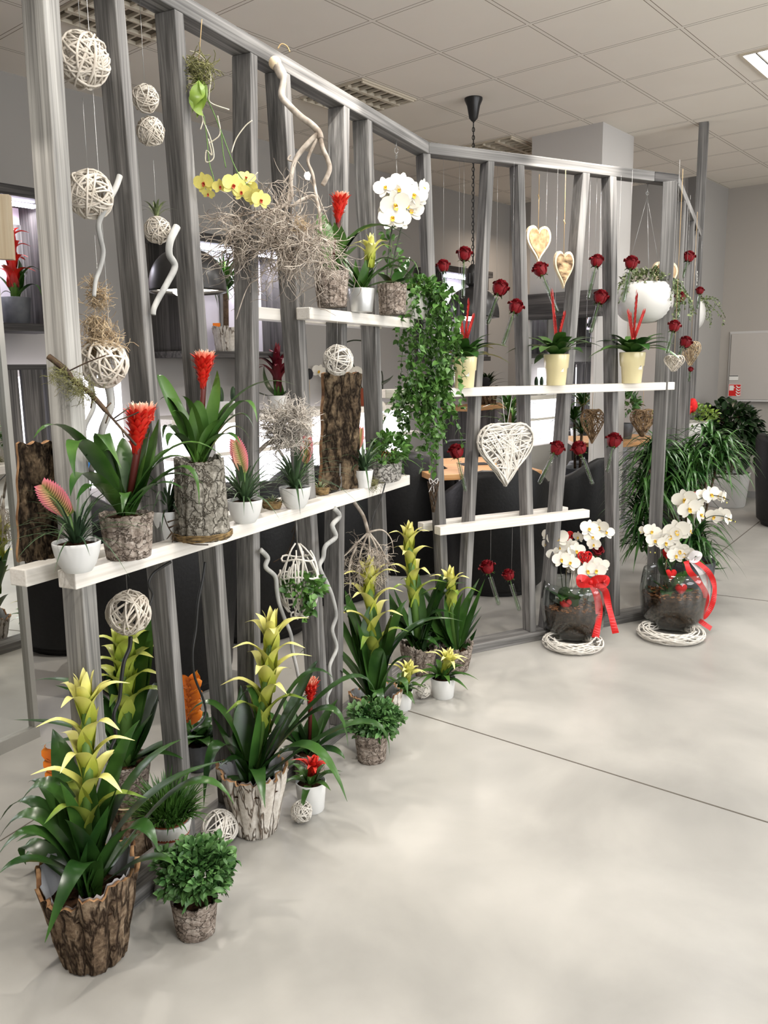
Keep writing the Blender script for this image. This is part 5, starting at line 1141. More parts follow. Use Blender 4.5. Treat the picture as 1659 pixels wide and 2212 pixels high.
# ------------------------------------------------------------------ glass bowls of orchids on wicker wreaths
def wreath(label, c, R, r, n=34):
    b = MB()
    for k in range(n):
        a0 = U(0, 6.28); ph = U(0, 6.28); tw = rnd.choice((-1, 1))*U(.9, 1.7); ln = U(2.2, 4.2); pts = []
        for i in range(22):
            q = i/21*ln; a = a0+q; e = ph+tw*q; rr = R*.77+r*cos(e)*U(.92, 1.0); pts.append(V((cos(a)*rr, sin(a)*rr, r*.8+r*.72*sin(e))))
        b.tube(pts, .0042*U(.7, 1.1), 6)
    o = b.build('wicker_wreath', M_wick); o.location = c; tag(o, label, 'wreath', 'wicker wreaths under the bowls')
def glass_bowl(label, base, rmax, rbot, rrim, hpx, soil):
    p = at_z(*base)+UP*.02; m = mpp(p); t = thing('glass_bowl', label, 'bowl', p, 0, 'glass bowls of white orchids'); h = hpx*m
    ou = [(.001, 0), (rbot*m, .001), ((rbot+rmax)*.56*m, h*.18), (rmax*.97*m, h*.42), (rmax*m, h*.62), ((rmax+rrim)*.5*m, h*.85), (rrim*m, h)]
    prof = ou+[(rrim*m-.003, h)]+[(max(.001, r-.003), z+(.003 if i == 0 else .002)) for i, (r, z) in reversed(list(enumerate(ou[:-1])))]
    b = MB(); b.lathe(prof, 56); b.build('bowl', M_glass, t)
    s = MB(); zs = h*soil; lv = [(.001, .006)]+[(r-.006, z+.006) for r, z in ou[1:] if z < zs*.98]; r_s = ou[3][0]+(ou[4][0]-ou[3][0])*max(0, (soil-.42)/.2)-.007; s.lathe(lv+[(r_s, zs)], 48); s.disc(r_s, zs, 40, bump=.012)
    for _ in range(120):
        a, q = U(0, 6.28), math.sqrt(U(0, 1)); s.box((cos(a)*q*r_s*.93, sin(a)*q*r_s*.93, zs+.012), (.016, .009, .005), 1, Matrix.Rotation(U(0, 6), 3, 'Z') @ Matrix.Rotation(U(-.6, .6), 3, 'X'))
    s.build('soil', [M_soil, M_chips], t); return t, p, m, zs
def heart_solid(w, th, mat, b):
    P = wicker_heart_pts(w, w*1.05, 26); k = len(P); vs = [V((0, -th, -w*.42)), V((0, th, -w*.42))]
    for q, o in ((.62, -th*.85), (1, -th*.25), (1, th*.25), (.62, th*.85)): vs += [V((x*q, o, (z+w*.42)*q-w*.42)) for x, z in P]
    fs = [(0, 2+i, 2+(i+1) % k) for i in range(k)]+[(1, 2+3*k+(i+1) % k, 2+3*k+i) for i in range(k)]
    for l in range(3): fs += [(2+l*k+i, 2+(l+1)*k+i, 2+(l+1)*k+(i+1) % k, 2+l*k+(i+1) % k) for i in range(k)]
    b.add(vs, fs, None, mat)
def pick_heart(label, x, y, D, wpx, soilz, wick=False):
    """red heart on a stick pushed into the bowl"""
    c = at_depth(x, y, D); m = D/F; t = thing('heart_pick', label, 'heart pick', c, 0, 'red hearts in the orchid bowls'); b = MB()
    if wick:
        P = wicker_heart_pts(wpx*m, wpx*m*1.05, 26); k = len(P); f = lambda i, o: V((P[i % k][0], o, P[i % k][1]+wpx*m*.45))
        for _ in range(46): i = rnd.randrange(k); j = i+rnd.randint(5, 14); o = rnd.choice((-1, 1))*.008; b.tube([f(i, 0), (f(i, 0)+f(j, 0))*.5+V((0, o*1.6, 0)), f(j, 0)], .0016, 5)
        for o in (-.006, 0, .006): b.tube([f(i, o) for i in range(k)], .0024, 5, 0, True)
    else: heart_solid(wpx*m, .011, 0, b)
    if not wick:
        b.v = [(a, c2, z+wpx*m*.45) for a, c2, z in b.v]
    b.build('heart', M_redheart, t); s = MB(); s.tube([(0, 0, -wpx*m*.4), (0, 0, soilz-c.z-.005)], .0014, 5); s.build('stick', M_string, t)
wreath('white wicker wreath under the left glass bowl', at_z(1237, 1397), 66*mpp(at_z(1237, 1397)), .034)
t, p, m, zs = glass_bowl('left glass bowl of white orchids tied with a red bow', (1237, 1378), 69, 44, 63, 120, .5); zs += p.z; D = depth(p)
spikes(t, p, [((1220, 1320), (1212, 1240), (1205, 1190), (1190, 1160)), ((1235, 1320), (1232, 1240), (1240, 1190), (1262, 1150), (1290, 1135), (1312, 1150)), ((1250, 1320), (1255, 1260), (1262, 1225), (1285, 1225)), ((1225, 1320), (1222, 1250), (1225, 1210), (1240, 1200))], .0026, off=p)
blossoms(t, p, [(1182, 1155, .02, .75, (-.8, -.6, 0)), (1181, 1175, 0, .7, (-.7, -.7, .2)), (1205, 1163, -.03, 1.15), (1208, 1182, -.02), (1200, 1198, -.04, 1.05), (1224, 1195, -.02), (1212, 1208, -.05), (1245, 1190, -.03), (1232, 1180, 0), (1232, 1215, -.05, 1.1), (1250, 1210, -.02), (1272, 1142, -.03, 1.1), (1294, 1138, -.02, 1.1), (1310, 1150, 0, .95), (1250, 1160, 0, .7, (-.7, -.7, .2)), (1280, 1160, -.03), (1283, 1176, -.04, .8), (1268, 1233, -.05, 1.1), (1288, 1232, -.05, 1.1), (1300, 1222, 0, .9), (1282, 1218, -.02), (1240, 1228, 0, .9)], ORC, 19.5*m, (-.1, -1, .05), p)
b = MB(); px_leaves(b, p+UP*(zs-p.z), [(1190, 1280, 1176, 1268, -.02), (1225, 1285, 1232, 1272, -.06, 1.6), (1222, 1290, 1212, 1300, -.06, 1.3), (1275, 1270, 1315, 1258, 0), (1255, 1280, 1258, 1262, -.03), (1200, 1300, 1182, 1285, .03)], 32*m, 0, p, 8); b.build('foliage', M_leaf, t)
b = MB()
for k in range(16): x = 1242+U(-14, 14); b.tube(smooth([at_depth(x, 1272, D-.02)-p, at_depth(x+U(-3, 10), 1235, D-.03)-p, at_depth(x+U(0, 18), 1202, D-.02)-p]), .0022, 5)
b.build('white_twigs', M_wick, t)
def ribbon(name, parent, off, lines, w, mat, D):
    b = MB()
    for ln in lines:
        P = smooth([at_depth(q[0], q[1], D+(q[2] if len(q) > 2 else 0))-off for q in ln], 10); k = len(P); vs = []
        for i, q in enumerate(P):
            tg = (P[min(i+1, k-1)]-P[max(0, i-1)]).normalized(); s = tg.cross(fw); s = s.normalized() if s.length > .05 else V((1, 0, 0)); s = (s+fw*.35*sin(i*.35)).normalized(); vs += [q-s*w/2, q+s*w/2]
        b.add(vs, [(2*i, 2*i+1, 2*i+3, 2*i+2) for i in range(k-1)])
    b.sm = [False]*len(b.f); o = b.build(name, mat, parent); sm = o.modifiers.new('thickness', 'SOLIDIFY'); sm.thickness = .0008; return o
t2 = thing('ribbon_bow', 'red satin bow with two tails on the left glass bowl', 'ribbon', at_depth(1276, 1258, D-.15)); o2 = t2.location.copy()
ribbon('tail', t2, o2, [((1278, 1262), (1290, 1290), (1294, 1330), (1286, 1378))], .037, M_ribbonr, D-.15); ribbon('tail', t2, o2, [((1282, 1260), (1306, 1275), (1315, 1310), (1330, 1368))], .034, M_ribbonr, D-.13)
ribbon('loop', t2, o2, [((1276, 1260), (1262, 1250, -.02), (1252, 1250, -.03), (1256, 1262, -.01), (1276, 1260))], .04, M_ribbonr, D-.15); ribbon('loop', t2, o2, [((1276, 1260), (1292, 1250, -.02), (1310, 1252, -.03), (1302, 1262, -.01), (1276, 1260))], .04, M_ribbonr, D-.15)
b = MB(); b.ball((0, 0, 0), (.014, .012, .016), 10, 8); b.build('knot', M_ribbonr, t2)
pick_heart('red woven heart at the back of the left bowl, above the orchids', 1225, 1160, D+.05, 27, zs, True); pick_heart('red woven heart in the middle of the left bowl', 1263, 1205, D-.05, 30, zs, True); pick_heart('red felt heart low inside the left glass bowl', 1222, 1306, D-.05, 26, zs-.012)
g = thing('rose', 'dark red rose among the orchids of the left bowl', 'rose', at_depth(1291, 1188, D+.03), 0, 'roses in test tubes'); put('bloom', ROSES[0], g, (0, 0, 0), V((.2, -.5, 1)).to_track_quat('Z', 'Y'), 15*m); put('calyx', SEPAL, g, (0, 0, 0), V((.1, -.2, 1)).to_track_quat('Z', 'Y'), 14*m); b = MB(); b.tube([(0, 0, -.02), (-.05, .0, zs-g.location.z)], .002, 5); b.build('stem', M_gstem, g)
wreath('white wicker wreath under the right glass bowl', at_z(1448, 1376), 73*mpp(at_z(1448, 1376)), .036)
t, p, m, zs = glass_bowl('right glass bowl of white orchids with red and white ribbon', (1452, 1356), 71, 46, 64, 122, .55); zs += p.z; D = depth(p)
spikes(t, p, [((1440, 1300), (1432, 1230), (1428, 1180), (1400, 1150), (1390, 1145)), ((1455, 1300), (1452, 1220), (1460, 1180), (1470, 1190)), ((1450, 1300), (1462, 1200), (1478, 1120), (1500, 1085), (1540, 1070), (1575, 1080)), ((1465, 1300), (1478, 1220), (1495, 1150), (1530, 1118), (1560, 1115), (1590, 1128))], .0026, off=p)
blossoms(t, p, [(1478, 1078, -.03, 1.3), (1488, 1098, -.04, 1.2), (1505, 1082, .02, .9), (1520, 1072, .01), (1535, 1068, 0, 1.1), (1548, 1070, .02, .9, (.6, -.8, .2)), (1562, 1074, .02, .85, (.7, -.7, .1)), (1512, 1112, 0, 1.1, (.9, -.4, .1)), (1542, 1115, .02, .95), (1558, 1112, .02), (1572, 1120, .02, .8, (.7, -.7, 0)), (1462, 1147, -.05, 1.35), (1448, 1158, -.04, 1.2), (1488, 1146, -.02, 1.0, (.9, -.4, .1)), (1408, 1148, -.02, 1.0), (1415, 1168, -.03), (1428, 1165, -.03), (1438, 1172, -.04, 1.0), (1455, 1185, -.03, 1.0), (1468, 1190, -.05, 1.1), (1478, 1195, -.05, 1.1), (1460, 1200, -.05), (1392, 1146, 0, .6)], ORC, 20*m, (-.1, -1, .05), p)
for x, y in ((1384, 1150), (1580, 1124), (1588, 1127), (1570, 1086), (1405, 1193), (1415, 1194)): put('bud', BUD, t, at_depth(x, y, D)-p, None, .006)
b = MB(); px_leaves(b, p+UP*(zs-p.z), [(1426, 1230, 1432, 1200, -.04, 1.3), (1415, 1260, 1405, 1242, 0), (1405, 1280, 1398, 1262, -.03), (1455, 1270, 1475, 1262, -.06), (1470, 1250, 1490, 1232, .03, 1.2), (1440, 1280, 1450, 1300, -.08), (1480, 1280, 1500, 1272, 0)], 30*m, 0, p, 8); b.build('foliage', M_leaf, t)
t2 = thing('ribbon_bow', 'red and white ribbon with long tails on the right glass bowl', 'ribbon', at_depth(1492, 1208, D-.1)); o2 = t2.location.copy()
ribbon('tail', t2, o2, [((1482, 1212), (1490, 1235), (1512, 1260), (1526, 1290), (1515, 1325), (1508, 1335))], .032, M_ribbonr, D-.12); ribbon('tail', t2, o2, [((1500, 1210), (1530, 1235), (1543, 1265), (1540, 1300), (1525, 1330), (1510, 1338), (1536, 1358))], .028, M_ribbonr, D-.11)
ribbon('white_tail', t2, o2, [((1490, 1208), (1512, 1235), (1525, 1265), (1528, 1295), (1510, 1320))], .024, M_ribbonw, D-.1); ribbon('white_tail', t2, o2, [((1496, 1206), (1522, 1240), (1532, 1275), (1522, 1315))], .022, M_ribbonw, D-.09)
ribbon('white_loop', t2, o2, [((1490, 1208), (1500, 1195, -.02), (1512, 1200, -.02), (1502, 1210), (1490, 1208))], .03, M_ribbonw, D-.11)
pick_heart('red felt heart high behind the orchids of the right bowl', 1440, 1196, D+.02, 22, zs); pick_heart('red felt heart in the middle of the right bowl', 1449, 1241, D-.04, 25, zs); pick_heart('red felt heart at the front of the right bowl near the rim', 1471, 1273, D-.07, 26, zs)

# ------------------------------------------------------------------ hung in the middle part: roses, hearts, baskets
def r2_(c, b, rp, n, a, tlab, W=S2, tw=None, top=True, frac=.72, beam_z=None):
    q = W.at(c[0], c[1], n); D = depth(q); p_ = at_depth(*b, D); tp = V((p_.x, p_.y, ZB)) if top else None
    d = (at_depth(*c, D)-p_); tp = V((p_.x+d.x*.7, p_.y+d.y*.7, beam_z or ZB)); return rose(c, b, D, rp, a, tlab, tp, frac)
for c, b_, rp, n, la, lb in [
    ((957, 573), (962, 622), 15, -.035, 'dark red rose beside the top of the trailing ivy', 'test tube beside the top of the trailing ivy'),
    ((1003, 547), (1000, 645), 17, -.035, 'highest dark red rose, in front of the lamp chain', 'upright test tube in front of the lamp chain'),
    ((1081, 620), (1052, 702), 19, -.035, 'red rose leaning right, directly right of the second middle post', 'tilted test tube directly right of the second middle post'),
    ((1115, 660), (1086, 747), 17, .03, 'red rose across the edge of the third middle post', 'tilted test tube beside the third middle post'),
    ((1166, 580), (1205, 676), 17, -.035, 'red rose below the larger wooden heart', 'test tube leaning right below the larger wooden heart'),
    ((1290, 562), (1270, 648), 15, -.035, 'red rose right of the smaller wooden heart', 'test tube right of the smaller wooden heart'),
    ((1298, 640), (1275, 720), 17, -.035, 'red rose left of the hanging white bowl', 'test tube left of the hanging white bowl'),
    ((1364, 566), (1346, 654), 16, .14, 'red rose in front of the large hanging white bowl', 'test tube in front of the large hanging white bowl'),
    ((985, 973), (1006, 1063), 18, -.035, 'dark red rose beside the wooden table top left of the wicker heart', 'test tube over the wooden table top left of the wicker heart'),
    ((1204, 966), (1164, 1046), 17, .02, 'red rose nearest the right side of the white wicker heart', 'test tube leaning left beside the white wicker heart'),
    ((1250, 966), (1281, 1048), 17, -.035, 'red rose over the backs of the black chairs, middle of three', 'test tube leaning right over the backs of the black chairs'),
    ((1327, 949), (1311, 1021), 18, .02, 'red rose at the edge of the strap leaved plant', 'test tube at the edge of the strap leaved plant')]:
    r2_(c, b_, rp, n, la, lb)
r2_((1052, 1223), (1078, 1308), 17, -.035, 'left one of two dark roses hanging low before a black chair', 'left one of two test tubes hanging low before a black chair', beam_z=Z4-.043)
r2_((1098, 1240), (1122, 1320), 14, -.035, 'right one of two dark roses hanging low before a black chair', 'right one of two test tubes hanging low before a black chair', beam_z=Z4-.043)
for c, b_, rp, n, la, lb in [
    ((1489, 553), (1474, 602), 13, .03, 'red rose highest before the closely set far posts', 'test tube highest before the closely set far posts'),
    ((1470, 640), (1464, 690), 13, .03, 'red rose between the two hanging white bowls', 'test tube between the two hanging white bowls'),
    ((1512, 627), (1506, 668), 9, .03, 'small red rose beneath the round sticker', 'test tube beneath the round sticker'),
    ((1457, 703), (1440, 765), 14, .06, 'red rose below the large hanging white bowl', 'test tube below the large hanging white bowl'),
    ((1482, 738), (1462, 775), 14, .05, 'red rose above the round twig heart', 'test tube above the round twig heart'),
    ((1492, 797), (1488, 825), 6, .0, 'tiny dark red rose far along the closely set posts', 'test tube far along the closely set posts')]:
    r2_(c, b_, rp, n, la, lb, S3)
# wooden hearts
def wood_heart(label, x, y, wpx, hpx, W, n, bark, sx=None):
    c = W.at(x, y, n); m = mpp(c); t = thing('wooden_heart', label, 'wooden heart', c, 0, 'bark hearts on strings'); P = wicker_heart_pts(wpx*m/abs(W.u.dot(r2)), hpx*m, 44)
    # pointed, long tip
    b = MB(); f = lambda k, o: [W.u*(a*k)+UP*((z+hpx*m*.42)*k-hpx*m*.42)+W.n*o for a, z in P]
    b.poly(f(1, -.008), W.n, .016, 0); b.build('heart', MLIGHTWOOD, t); b = MB(); b.poly(f(.83, .0085), W.n, .003, 0); b.build('bark_face', bark, t)
    s = MB(); s.tube([V((0, 0, -.02)), V((0, 0, ZB-c.z))], .0018, 5); s.tube([V((0, 0, .13))+W.u*.004, V((0, 0, .15))-W.u*.006], .003, 5); s.build('string', M_string, t)
M_bk1 = pm('pale_peeled_bark', (128, 98, 66), (188, 160, 122), rough=.9, scale=26, bump=.4, rand=True); M_bk2 = pm('cracked_tan_bark', (84, 62, 42), (196, 166, 126), rough=.9, scale=22, stretch=(1, 1, 2.4), bump=.8, rand=True)
wood_heart('larger bark heart with a pale rim, hanging behind the third middle post', 1163, 488, 58, 78, S2, -.12, M_bk1)
wood_heart('smaller bark heart with a cracked face, lower of the two on strings', 1218, 543, 46, 78, S2, .012, M_bk2)
wood_heart('bark heart half hidden behind a post and the hanging white bowl', 1437, 566, 64, 66, S2, -.25, M_bk1)
# wicker hearts
c = S2.at(1093, 915, .035); m = mpp(c); wicker_heart('wicker_heart', c, S2, 128*m/S2.u.dot(r2), 136*m, .02, 'large white wicker heart on white ribbons below the cream pot shelf', M_wick, 150, .004, hang=V((c.x, c.y, Z3-.02)), ribbon=(-.03, .04))
c = S2.at(1280, 884, -.16); m = mpp(c); wicker_heart('wicker_heart', c, S2, 50*m, 74*m, .02, 'slim brown twig heart hanging left of the third cream pot post', M_wickb, 80, .0022, rot=.5, hang=V((c.x, c.y, Z3-.045)))
c = S2.at(1389, 884, -.16); m = mpp(c); wicker_heart('wicker_heart', c, S2, 62*m, 60*m, .02, 'round brown twig heart hanging just above the strap leaved plant', M_wickb, 90, .0022, hang=V((c.x, c.y, Z3-.045)))
c = S3.at(1457, 768, .05); m = mpp(c); wicker_heart('wicker_heart', c, S3, 44*m, 34*m, .02, 'small pale twig heart before the closely set far posts', M_wicka, 50, .0022, rot=-.9, hang=V((c.x, c.y, ZB)))
c = S3.at(1493, 738, .04); m = mpp(c); wicker_heart('wicker_heart', c, S3, 46*m, 52*m, .02, 'straw coloured heart on the end posts behind a rose', M_moss, 60, .002, rot=-.9, hang=V((c.x, c.y, ZB)))
c = S2.at(936, 1048, .025); m = mpp(c); t = thing('wicker_cone', 'small dark twig cone tied with a white bow to the bend post', 'decoration', c); b = MB()
for k in range(26): a0, ph = U(0, 6.28), rnd.choice((-1, 1)); b.tube([V((cos(a0+ph*i*.5)*(13-1.3*i)*m, sin(a0+ph*i*.5)*(10-1.1*i)*m, -i*8.4*m+8*m)) for i in range(9)], .0016, 5)
b.build('cone', M_twigd, t); b = MB()
for s in (-1, 1): b.tube(smooth([V((0, -.015, .02)), V((s*.02, -.02, .035)), V((s*.015, -.02, .01)), V((0, -.015, .02)), V((s*.012-.01, -.02, -.03))]), .0018, 5)
b.build('bow', M_ribbonw, t)
# hanging white bowls with creepers
def hbowl(label, x, y, rpx, hpx, W, n, hook, dirs):
    c = W.at(x, y, n); m = mpp(c); R_ = rpx*m; h = hpx*m; t = thing('hanging_bowl', label, 'hanging planter', c, 0, 'white dimpled hanging bowls')
    pr = [(R_*(math.sin(PI*(.02+.72*i/26))**.72)*1.02, -h*.5+h*(1-math.cos(PI*(.72*i/26)))/(1-math.cos(PI*.72))) for i in range(27)]
    b = MB(); b.lathe(pr+[(pr[-1][0]*.94, pr[-1][1]), (pr[-1][0]*.9, pr[-1][1]-.03)], 64, fr=lambda i, j, a, r, z: (r*(1+(.034 if 5 < i < 25 and (i+j) % 2 else 0)), z)); b.build('bowl', M_whitetex, t); soil_part(t, pr[-1][0]*.9, h*.5-.02)
    w_ = MB(); hk = V(hook)-c
    for k in range(3): a = k*2*PI/3+.4; w_.tube([V((cos(a)*pr[-1][0], sin(a)*pr[-1][0], h*.5)), hk-UP*.07], .0011, 5)
    w_.tube([hk-UP*.07, hk], .002, 5); w_.tube([hk-UP*(.05)+V((.008*cos(i*.5), 0, .008*sin(i*.5))) for i in range(13)], .0016, 5); w_.build('hanging_wire', M_wire, t)
    b = MB(); st = [V((cos(a)*R_*.7, sin(a)*R_*.7, h*.5+.01)) for a in [U(0, 6.28) for _ in range(30)]]; dome_leaves(b, (0, 0, h*.54), (R_*.9, R_*.9, h*.3), 420, .021)
    for d in dirs: a = d[0]; ivy_strands(b, [V((cos(a+U(-.2, .2))*R_*.9, sin(a+U(-.2, .2))*R_*.9, h*.52)) for _ in range(6)], d[2], d[1]*m, .016, out=V((cos(a), sin(a), 0))*.9, wig=.35)
    b.build('creeper', [M_creeper, M_gstem], t)
hk = S2.at(1399, 402, -.055); hk.z = ZB
hbowl('large white dimpled bowl of creeping plant hanging from the end of the middle beam', 1391, 655, 58, 84, S2, -.075, hk, ((-.5, 120, 9), (-2.6, 60, 4), (.3, 110, 6), (1.5, 60, 5)))
c = S3.at(1492, 683, -.09); hbowl('smaller white dimpled bowl of creeping plant hanging behind the far posts', 1488, 683, 32, 62, S3, -.09, V((c.x, c.y, ZB)), ((-.5, 80, 6), (0, 60, 4)))
# ------------------------------------------------------------------ behind the partition
def wbox(bb, w0, w1, n0, n1, z0, z1, mat=0):
    """box on the left wall, in local axes x = along the wall, -y = out of it"""
    bb.box(((w0+w1)/2, -(n0+n1)/2, (z0+z1)/2), (w1-w0, n1-n0, z1-z0), mat)
def wthing(name, label, cat, w0, z0, group=None):
    t = thing(name, label, cat, WB.p(0, 0, 0), WB.a, group); return t
M_led = emit('led_strip', (236, 234, 255), 26); M_back = emit('backlit_panel', (250, 246, 255), 2.6); M_niche = pm('white_niche_back', (226, 220, 230), rough=.8)
def wall_unit(label, w0, w1, z0, z1, dep=.32, led=True, pw=5):
    t = wthing('wall_shelf', label, 'wall shelf', w0, z0, 'lit timber wall shelves')
    for nm, a in (('side_board', (w0-.03, w0, .003, dep, z0, z1)), ('side_board', (w1, w1+.03, .003, dep, z0, z1))):
        b = MB(); wbox(b, *a); b.build(nm, MWD[2], t)
    b = MB(); wbox(b, w0-.05, w1+.05, .003, dep+.04, z1, z1+.06); b.build('top_board', MWD[0], t)
    b = MB(); wbox(b, w0-.05, w1+.05, .003, dep+.02, z0-.045, z0); b.build('shelf_board', MWD[0], t)
    b = MB(); wbox(b, w0, w1, .003, .015, z0, z1); b.build('back_panel', M_niche, t)
    b = MB()
    k = w0+.1
    while k < w1-.05: wbox(b, k, k+.075, .016, .03, z0, z1-.1); k += .24
    b.build('slat', MW[2], t)
    if led:
        b = MB(); wbox(b, w0+.02, w1-.02, dep-.1, dep-.06, z1-.03, z1-.012); b.build('led_strip', M_led, t)
        for f in (.25, .75):
            q = WB.p(w0+(w1-w0)*f, dep*.55, z1-.04); area(q, ((w1-w0)*.45, .08), pw, (.97, .94, 1), (0, 0, WB.a))
    return t
ZA = 1.73
wall_unit('lit timber wall shelf at the far left with a red bromeliad', -1.1, .03, ZA, 2.44)
wall_unit('lit timber wall shelf behind the left lamp with a palm in a whitewashed pot', 1.0, 2.02, 1.58, 2.33)
wall_unit('lit timber wall shelf behind the right pendant lamp', 4.15, 4.95, 1.55, 2.36)
def clampwall(b, p, n0=.02, z0=None):
    """keep leaves from poking through the wall behind a pot"""
    out = []
    for v in b.v:
        q = V(v)+p; n = (q-WB.B).dot(WB.n)
        if n < n0: q = q+WB.n*(n0-n)
        if z0 and q.z < z0: q.z = z0
        out.append(tuple(q-p))
    b.v = out
# red bromeliad on the far left shelf
def wallpot(label, x, y, n, z, r, h, mat, rough_, group=None, cat='potted plant', name='potted_bromeliad'):
    p = WB.at(x, y, n); p.z = z; m = mpp(p); t = thing(name, label, cat, p, 0, group)
    if rough_: rough_pot(t, 'pot', r*.78*m, r*m, h*m, mat, rim=.06)
    else: pot_part(t, 'pot', cyl_prof(r*.82*m, r*m, h*m), mat)
    soil_part(t, r*.86*m, h*.86*m); return t, p, m
t, p, m = wallpot('slender red bromeliad in a dark pot on the far left wall shelf', 36, 690, .2, ZA+.001, 32, 56, M_zinc, False, 'scarlet bromeliads')
b = MB(); px_leaves(b, p+UP*50*m, [(62, 580, 95, 600, 0), (20, 590, 2, 570, 0), (10, 610, -15, 590, -.03), (45, 600, 40, 560, .03, 1.3), (70, 615, 90, 640, -.03), (15, 630, 0, 640, -.03), (30, 600, 25, 560, .02, 1.3), (55, 600, 62, 575, .02, 1.2)], 16*m, 0, p); b.build('foliage', M_leaf2, t)
q = at_depth(31, 492, depth(p)); sp = guz_spike(t, 0, q.z-p.z-50*m, M_red, 46*m, 24*m, 4, 4, low=M_red, start=.3); sp.location = (0, 0, 50*m)
# palm with whitewashed pot
t, p, m = wallpot('slim palm in a whitewashed bark pot on the shelf behind the left lamp', 490, 750, .2, 1.581, 30, 52, M_whitebark, True, None, name='potted_palm')
b = MB(); b.tube([(0, 0, 40*m), (.01, 0, 130*m)], 6*m, 8); b.build('trunk', M_brstem, t); b = MB(); rosette(b, 110, 135*m, 6*m, (0, 0, 122*m), .2, 1.45, droop=.5, n_=6); clampwall(b, p, .04, 1.6); b.build('foliage', M_leaf2, t)
b = MB(); b.box((-18*m, -10*m, 56*m), (16*m, 1*m, 8*m)); b.build('plant_label', M_orange, t)
# crate and backlit counter on the left wall
t = wthing('wooden_crate', 'dark grey slatted crate standing against the wall behind the leftmost post', 'crate', 0, 0)
for k in range(4):
    b = MB(); wbox(b, -.06, -.035, .04+.125*k, .04+.125*k+.115-(.02 if k % 2 == 0 else 0), .62, 1.46); b.build('slat', MWD[2], t)
b = MB(); wbox(b, -.75, -.034, .04, .55, 1.46, 1.49); b.build('top', MWD[0], t); b = MB(); wbox(b, -.75, -.034, .04, .55, .55, .6); b.build('base', MWD[0], t)
for k in range(5):
    b = MB(); wbox(b, -.75+.143*k, -.75+.143*k+.12, .525, .55, .6, 1.46); b.build('slat', MWD[2], t)
t = wthing('backlit_panel', 'bright white backlit panel behind the moss topped wicker ball', 'light panel', 0, 0, 'backlit panels'); b = MB(); wbox(b, -.7, .66, .003, .03, .66, 1.42); b.build('panel', M_back, t)
t = wthing('display_counter', 'long white counter with a glowing front along the left wall', 'counter', 0, 0, 'display counters')
b = MB(); wbox(b, .75, 3.45, .01, .46, 0, .55); b.build('body', M_wall, t); b = MB(); wbox(b, .76, 3.44, .05, .42, .56, 1.06); b.build('glowing_front', M_back, t); b = MB(); wbox(b, .72, 3.5, .01, .5, 1.07, 1.12); b.build('top', MWW, t)
b = MB(); wbox(b, .72, 3.5, .4, .5, .84, .865); b.build('ledge', MWW, t)
t = wthing('display_counter', 'wood topped counter with glowing panels behind the right pendant lamp', 'counter', 0, 0, 'display counters')
b = MB(); wbox(b, 4.35, 5.5, .01, .5, 1.0, 1.04); b.build('top', MOAK, t)
for w0 in (4.36, 4.78, 5.42):
    b = MB(); wbox(b, w0, w0+.07, .02, .49, 0, 1.0); b.build('side_panel', MWD[2], t)
b = MB(); wbox(b, 4.45, 5.42, .02, .05, .3, .96); b.build('glowing_panel', M_back, t)
b = MB(); wbox(b, 4.43, 5.42, .02, .45, 0, .28); b.build('base', MWD[0], t)
area(WB.p(5.3, .6, 2.9), (.4, .3), 9, (1, .82, .66), (0, 0, 0))  # unseen warm lamp added to warm the wall over this counter
t, p, m = wallpot('spiky plant in a split bark pot on the wood topped counter', 1052, 888, .26, 1.041, 24, 38, M_bark, True, None, name='potted_succulent'); b = MB(); rosette(b, 26, 60*m, 6*m, (0, 0, 36*m), .3, 1.4, droop=.1, n_=5); clampwall(b, p, .02, 1.05); b.build('foliage', M_darkleaf, t)
b = MB(); b.ball((-6*m, -22*m, 48*m), (11*m, 2*m, 11*m), 14, 8); b.build('round_label', M_tagb, t)
# counter goods
for x, lab in ((478, 'small cactus in the white cube pot left of the next cactus'), (505, 'small cactus in the white cube pot beside the fourth post')):
    p = WB.at(x, 878, .4); p.z = 1.121; m = mpp(p); t = thing('potted_cactus', lab, 'potted plant', p, WB.a, 'little cacti'); b = MB(); b.box((0, 0, .05), (.09, .09, .1)); bevel(b.build('pot', M_white, t), .006); b = MB(); b.ball((0, 0, .14), (.02, .02, .06), 12, 10, 0, lambda a, bb: 1+.1*sin(a*8)); b.build('cactus', M_airleaf, t)
t, p, m = wallpot('burgundy bromeliad behind the posts, on the white counter', 601, 868, .36, 1.121, 24, 34, M_white, False, 'scarlet bromeliads'); b = MB(); px_leaves(b, p+UP*30*m, [(640, 830, 655, 780, 0, 1.6), (575, 830, 570, 790, 0, 1.4), (560, 850, 545, 830), (630, 860, 650, 850), (600, 840, 596, 800, -.03, 1.5)], 22*m, 0, p); clampwall(b, p, .06); b.build('foliage', M_leaf, t)
q = at_depth(599, 748, depth(p)); sp = guz_spike(t, 0, q.z-p.z-30*m, M_darkred, 62*m, 17*m, 3, 5, low=M_darkred); sp.location = (0, 0, 30*m)
t, p, m = wallpot('arching white orchid on the white counter right of the dark bark slab', 790, 868, .38, 1.121, 26, 38, M_terra, False, 'white orchids', name='potted_orchid')
D = depth(p); spikes(t, p, [((795, 850), (815, 790), (805, 745), (770, 735), (745, 740)), ((790, 855), (822, 800), (826, 850), (815, 900), (805, 950)), ((785, 850), (760, 780), (740, 760))], .006, off=p)
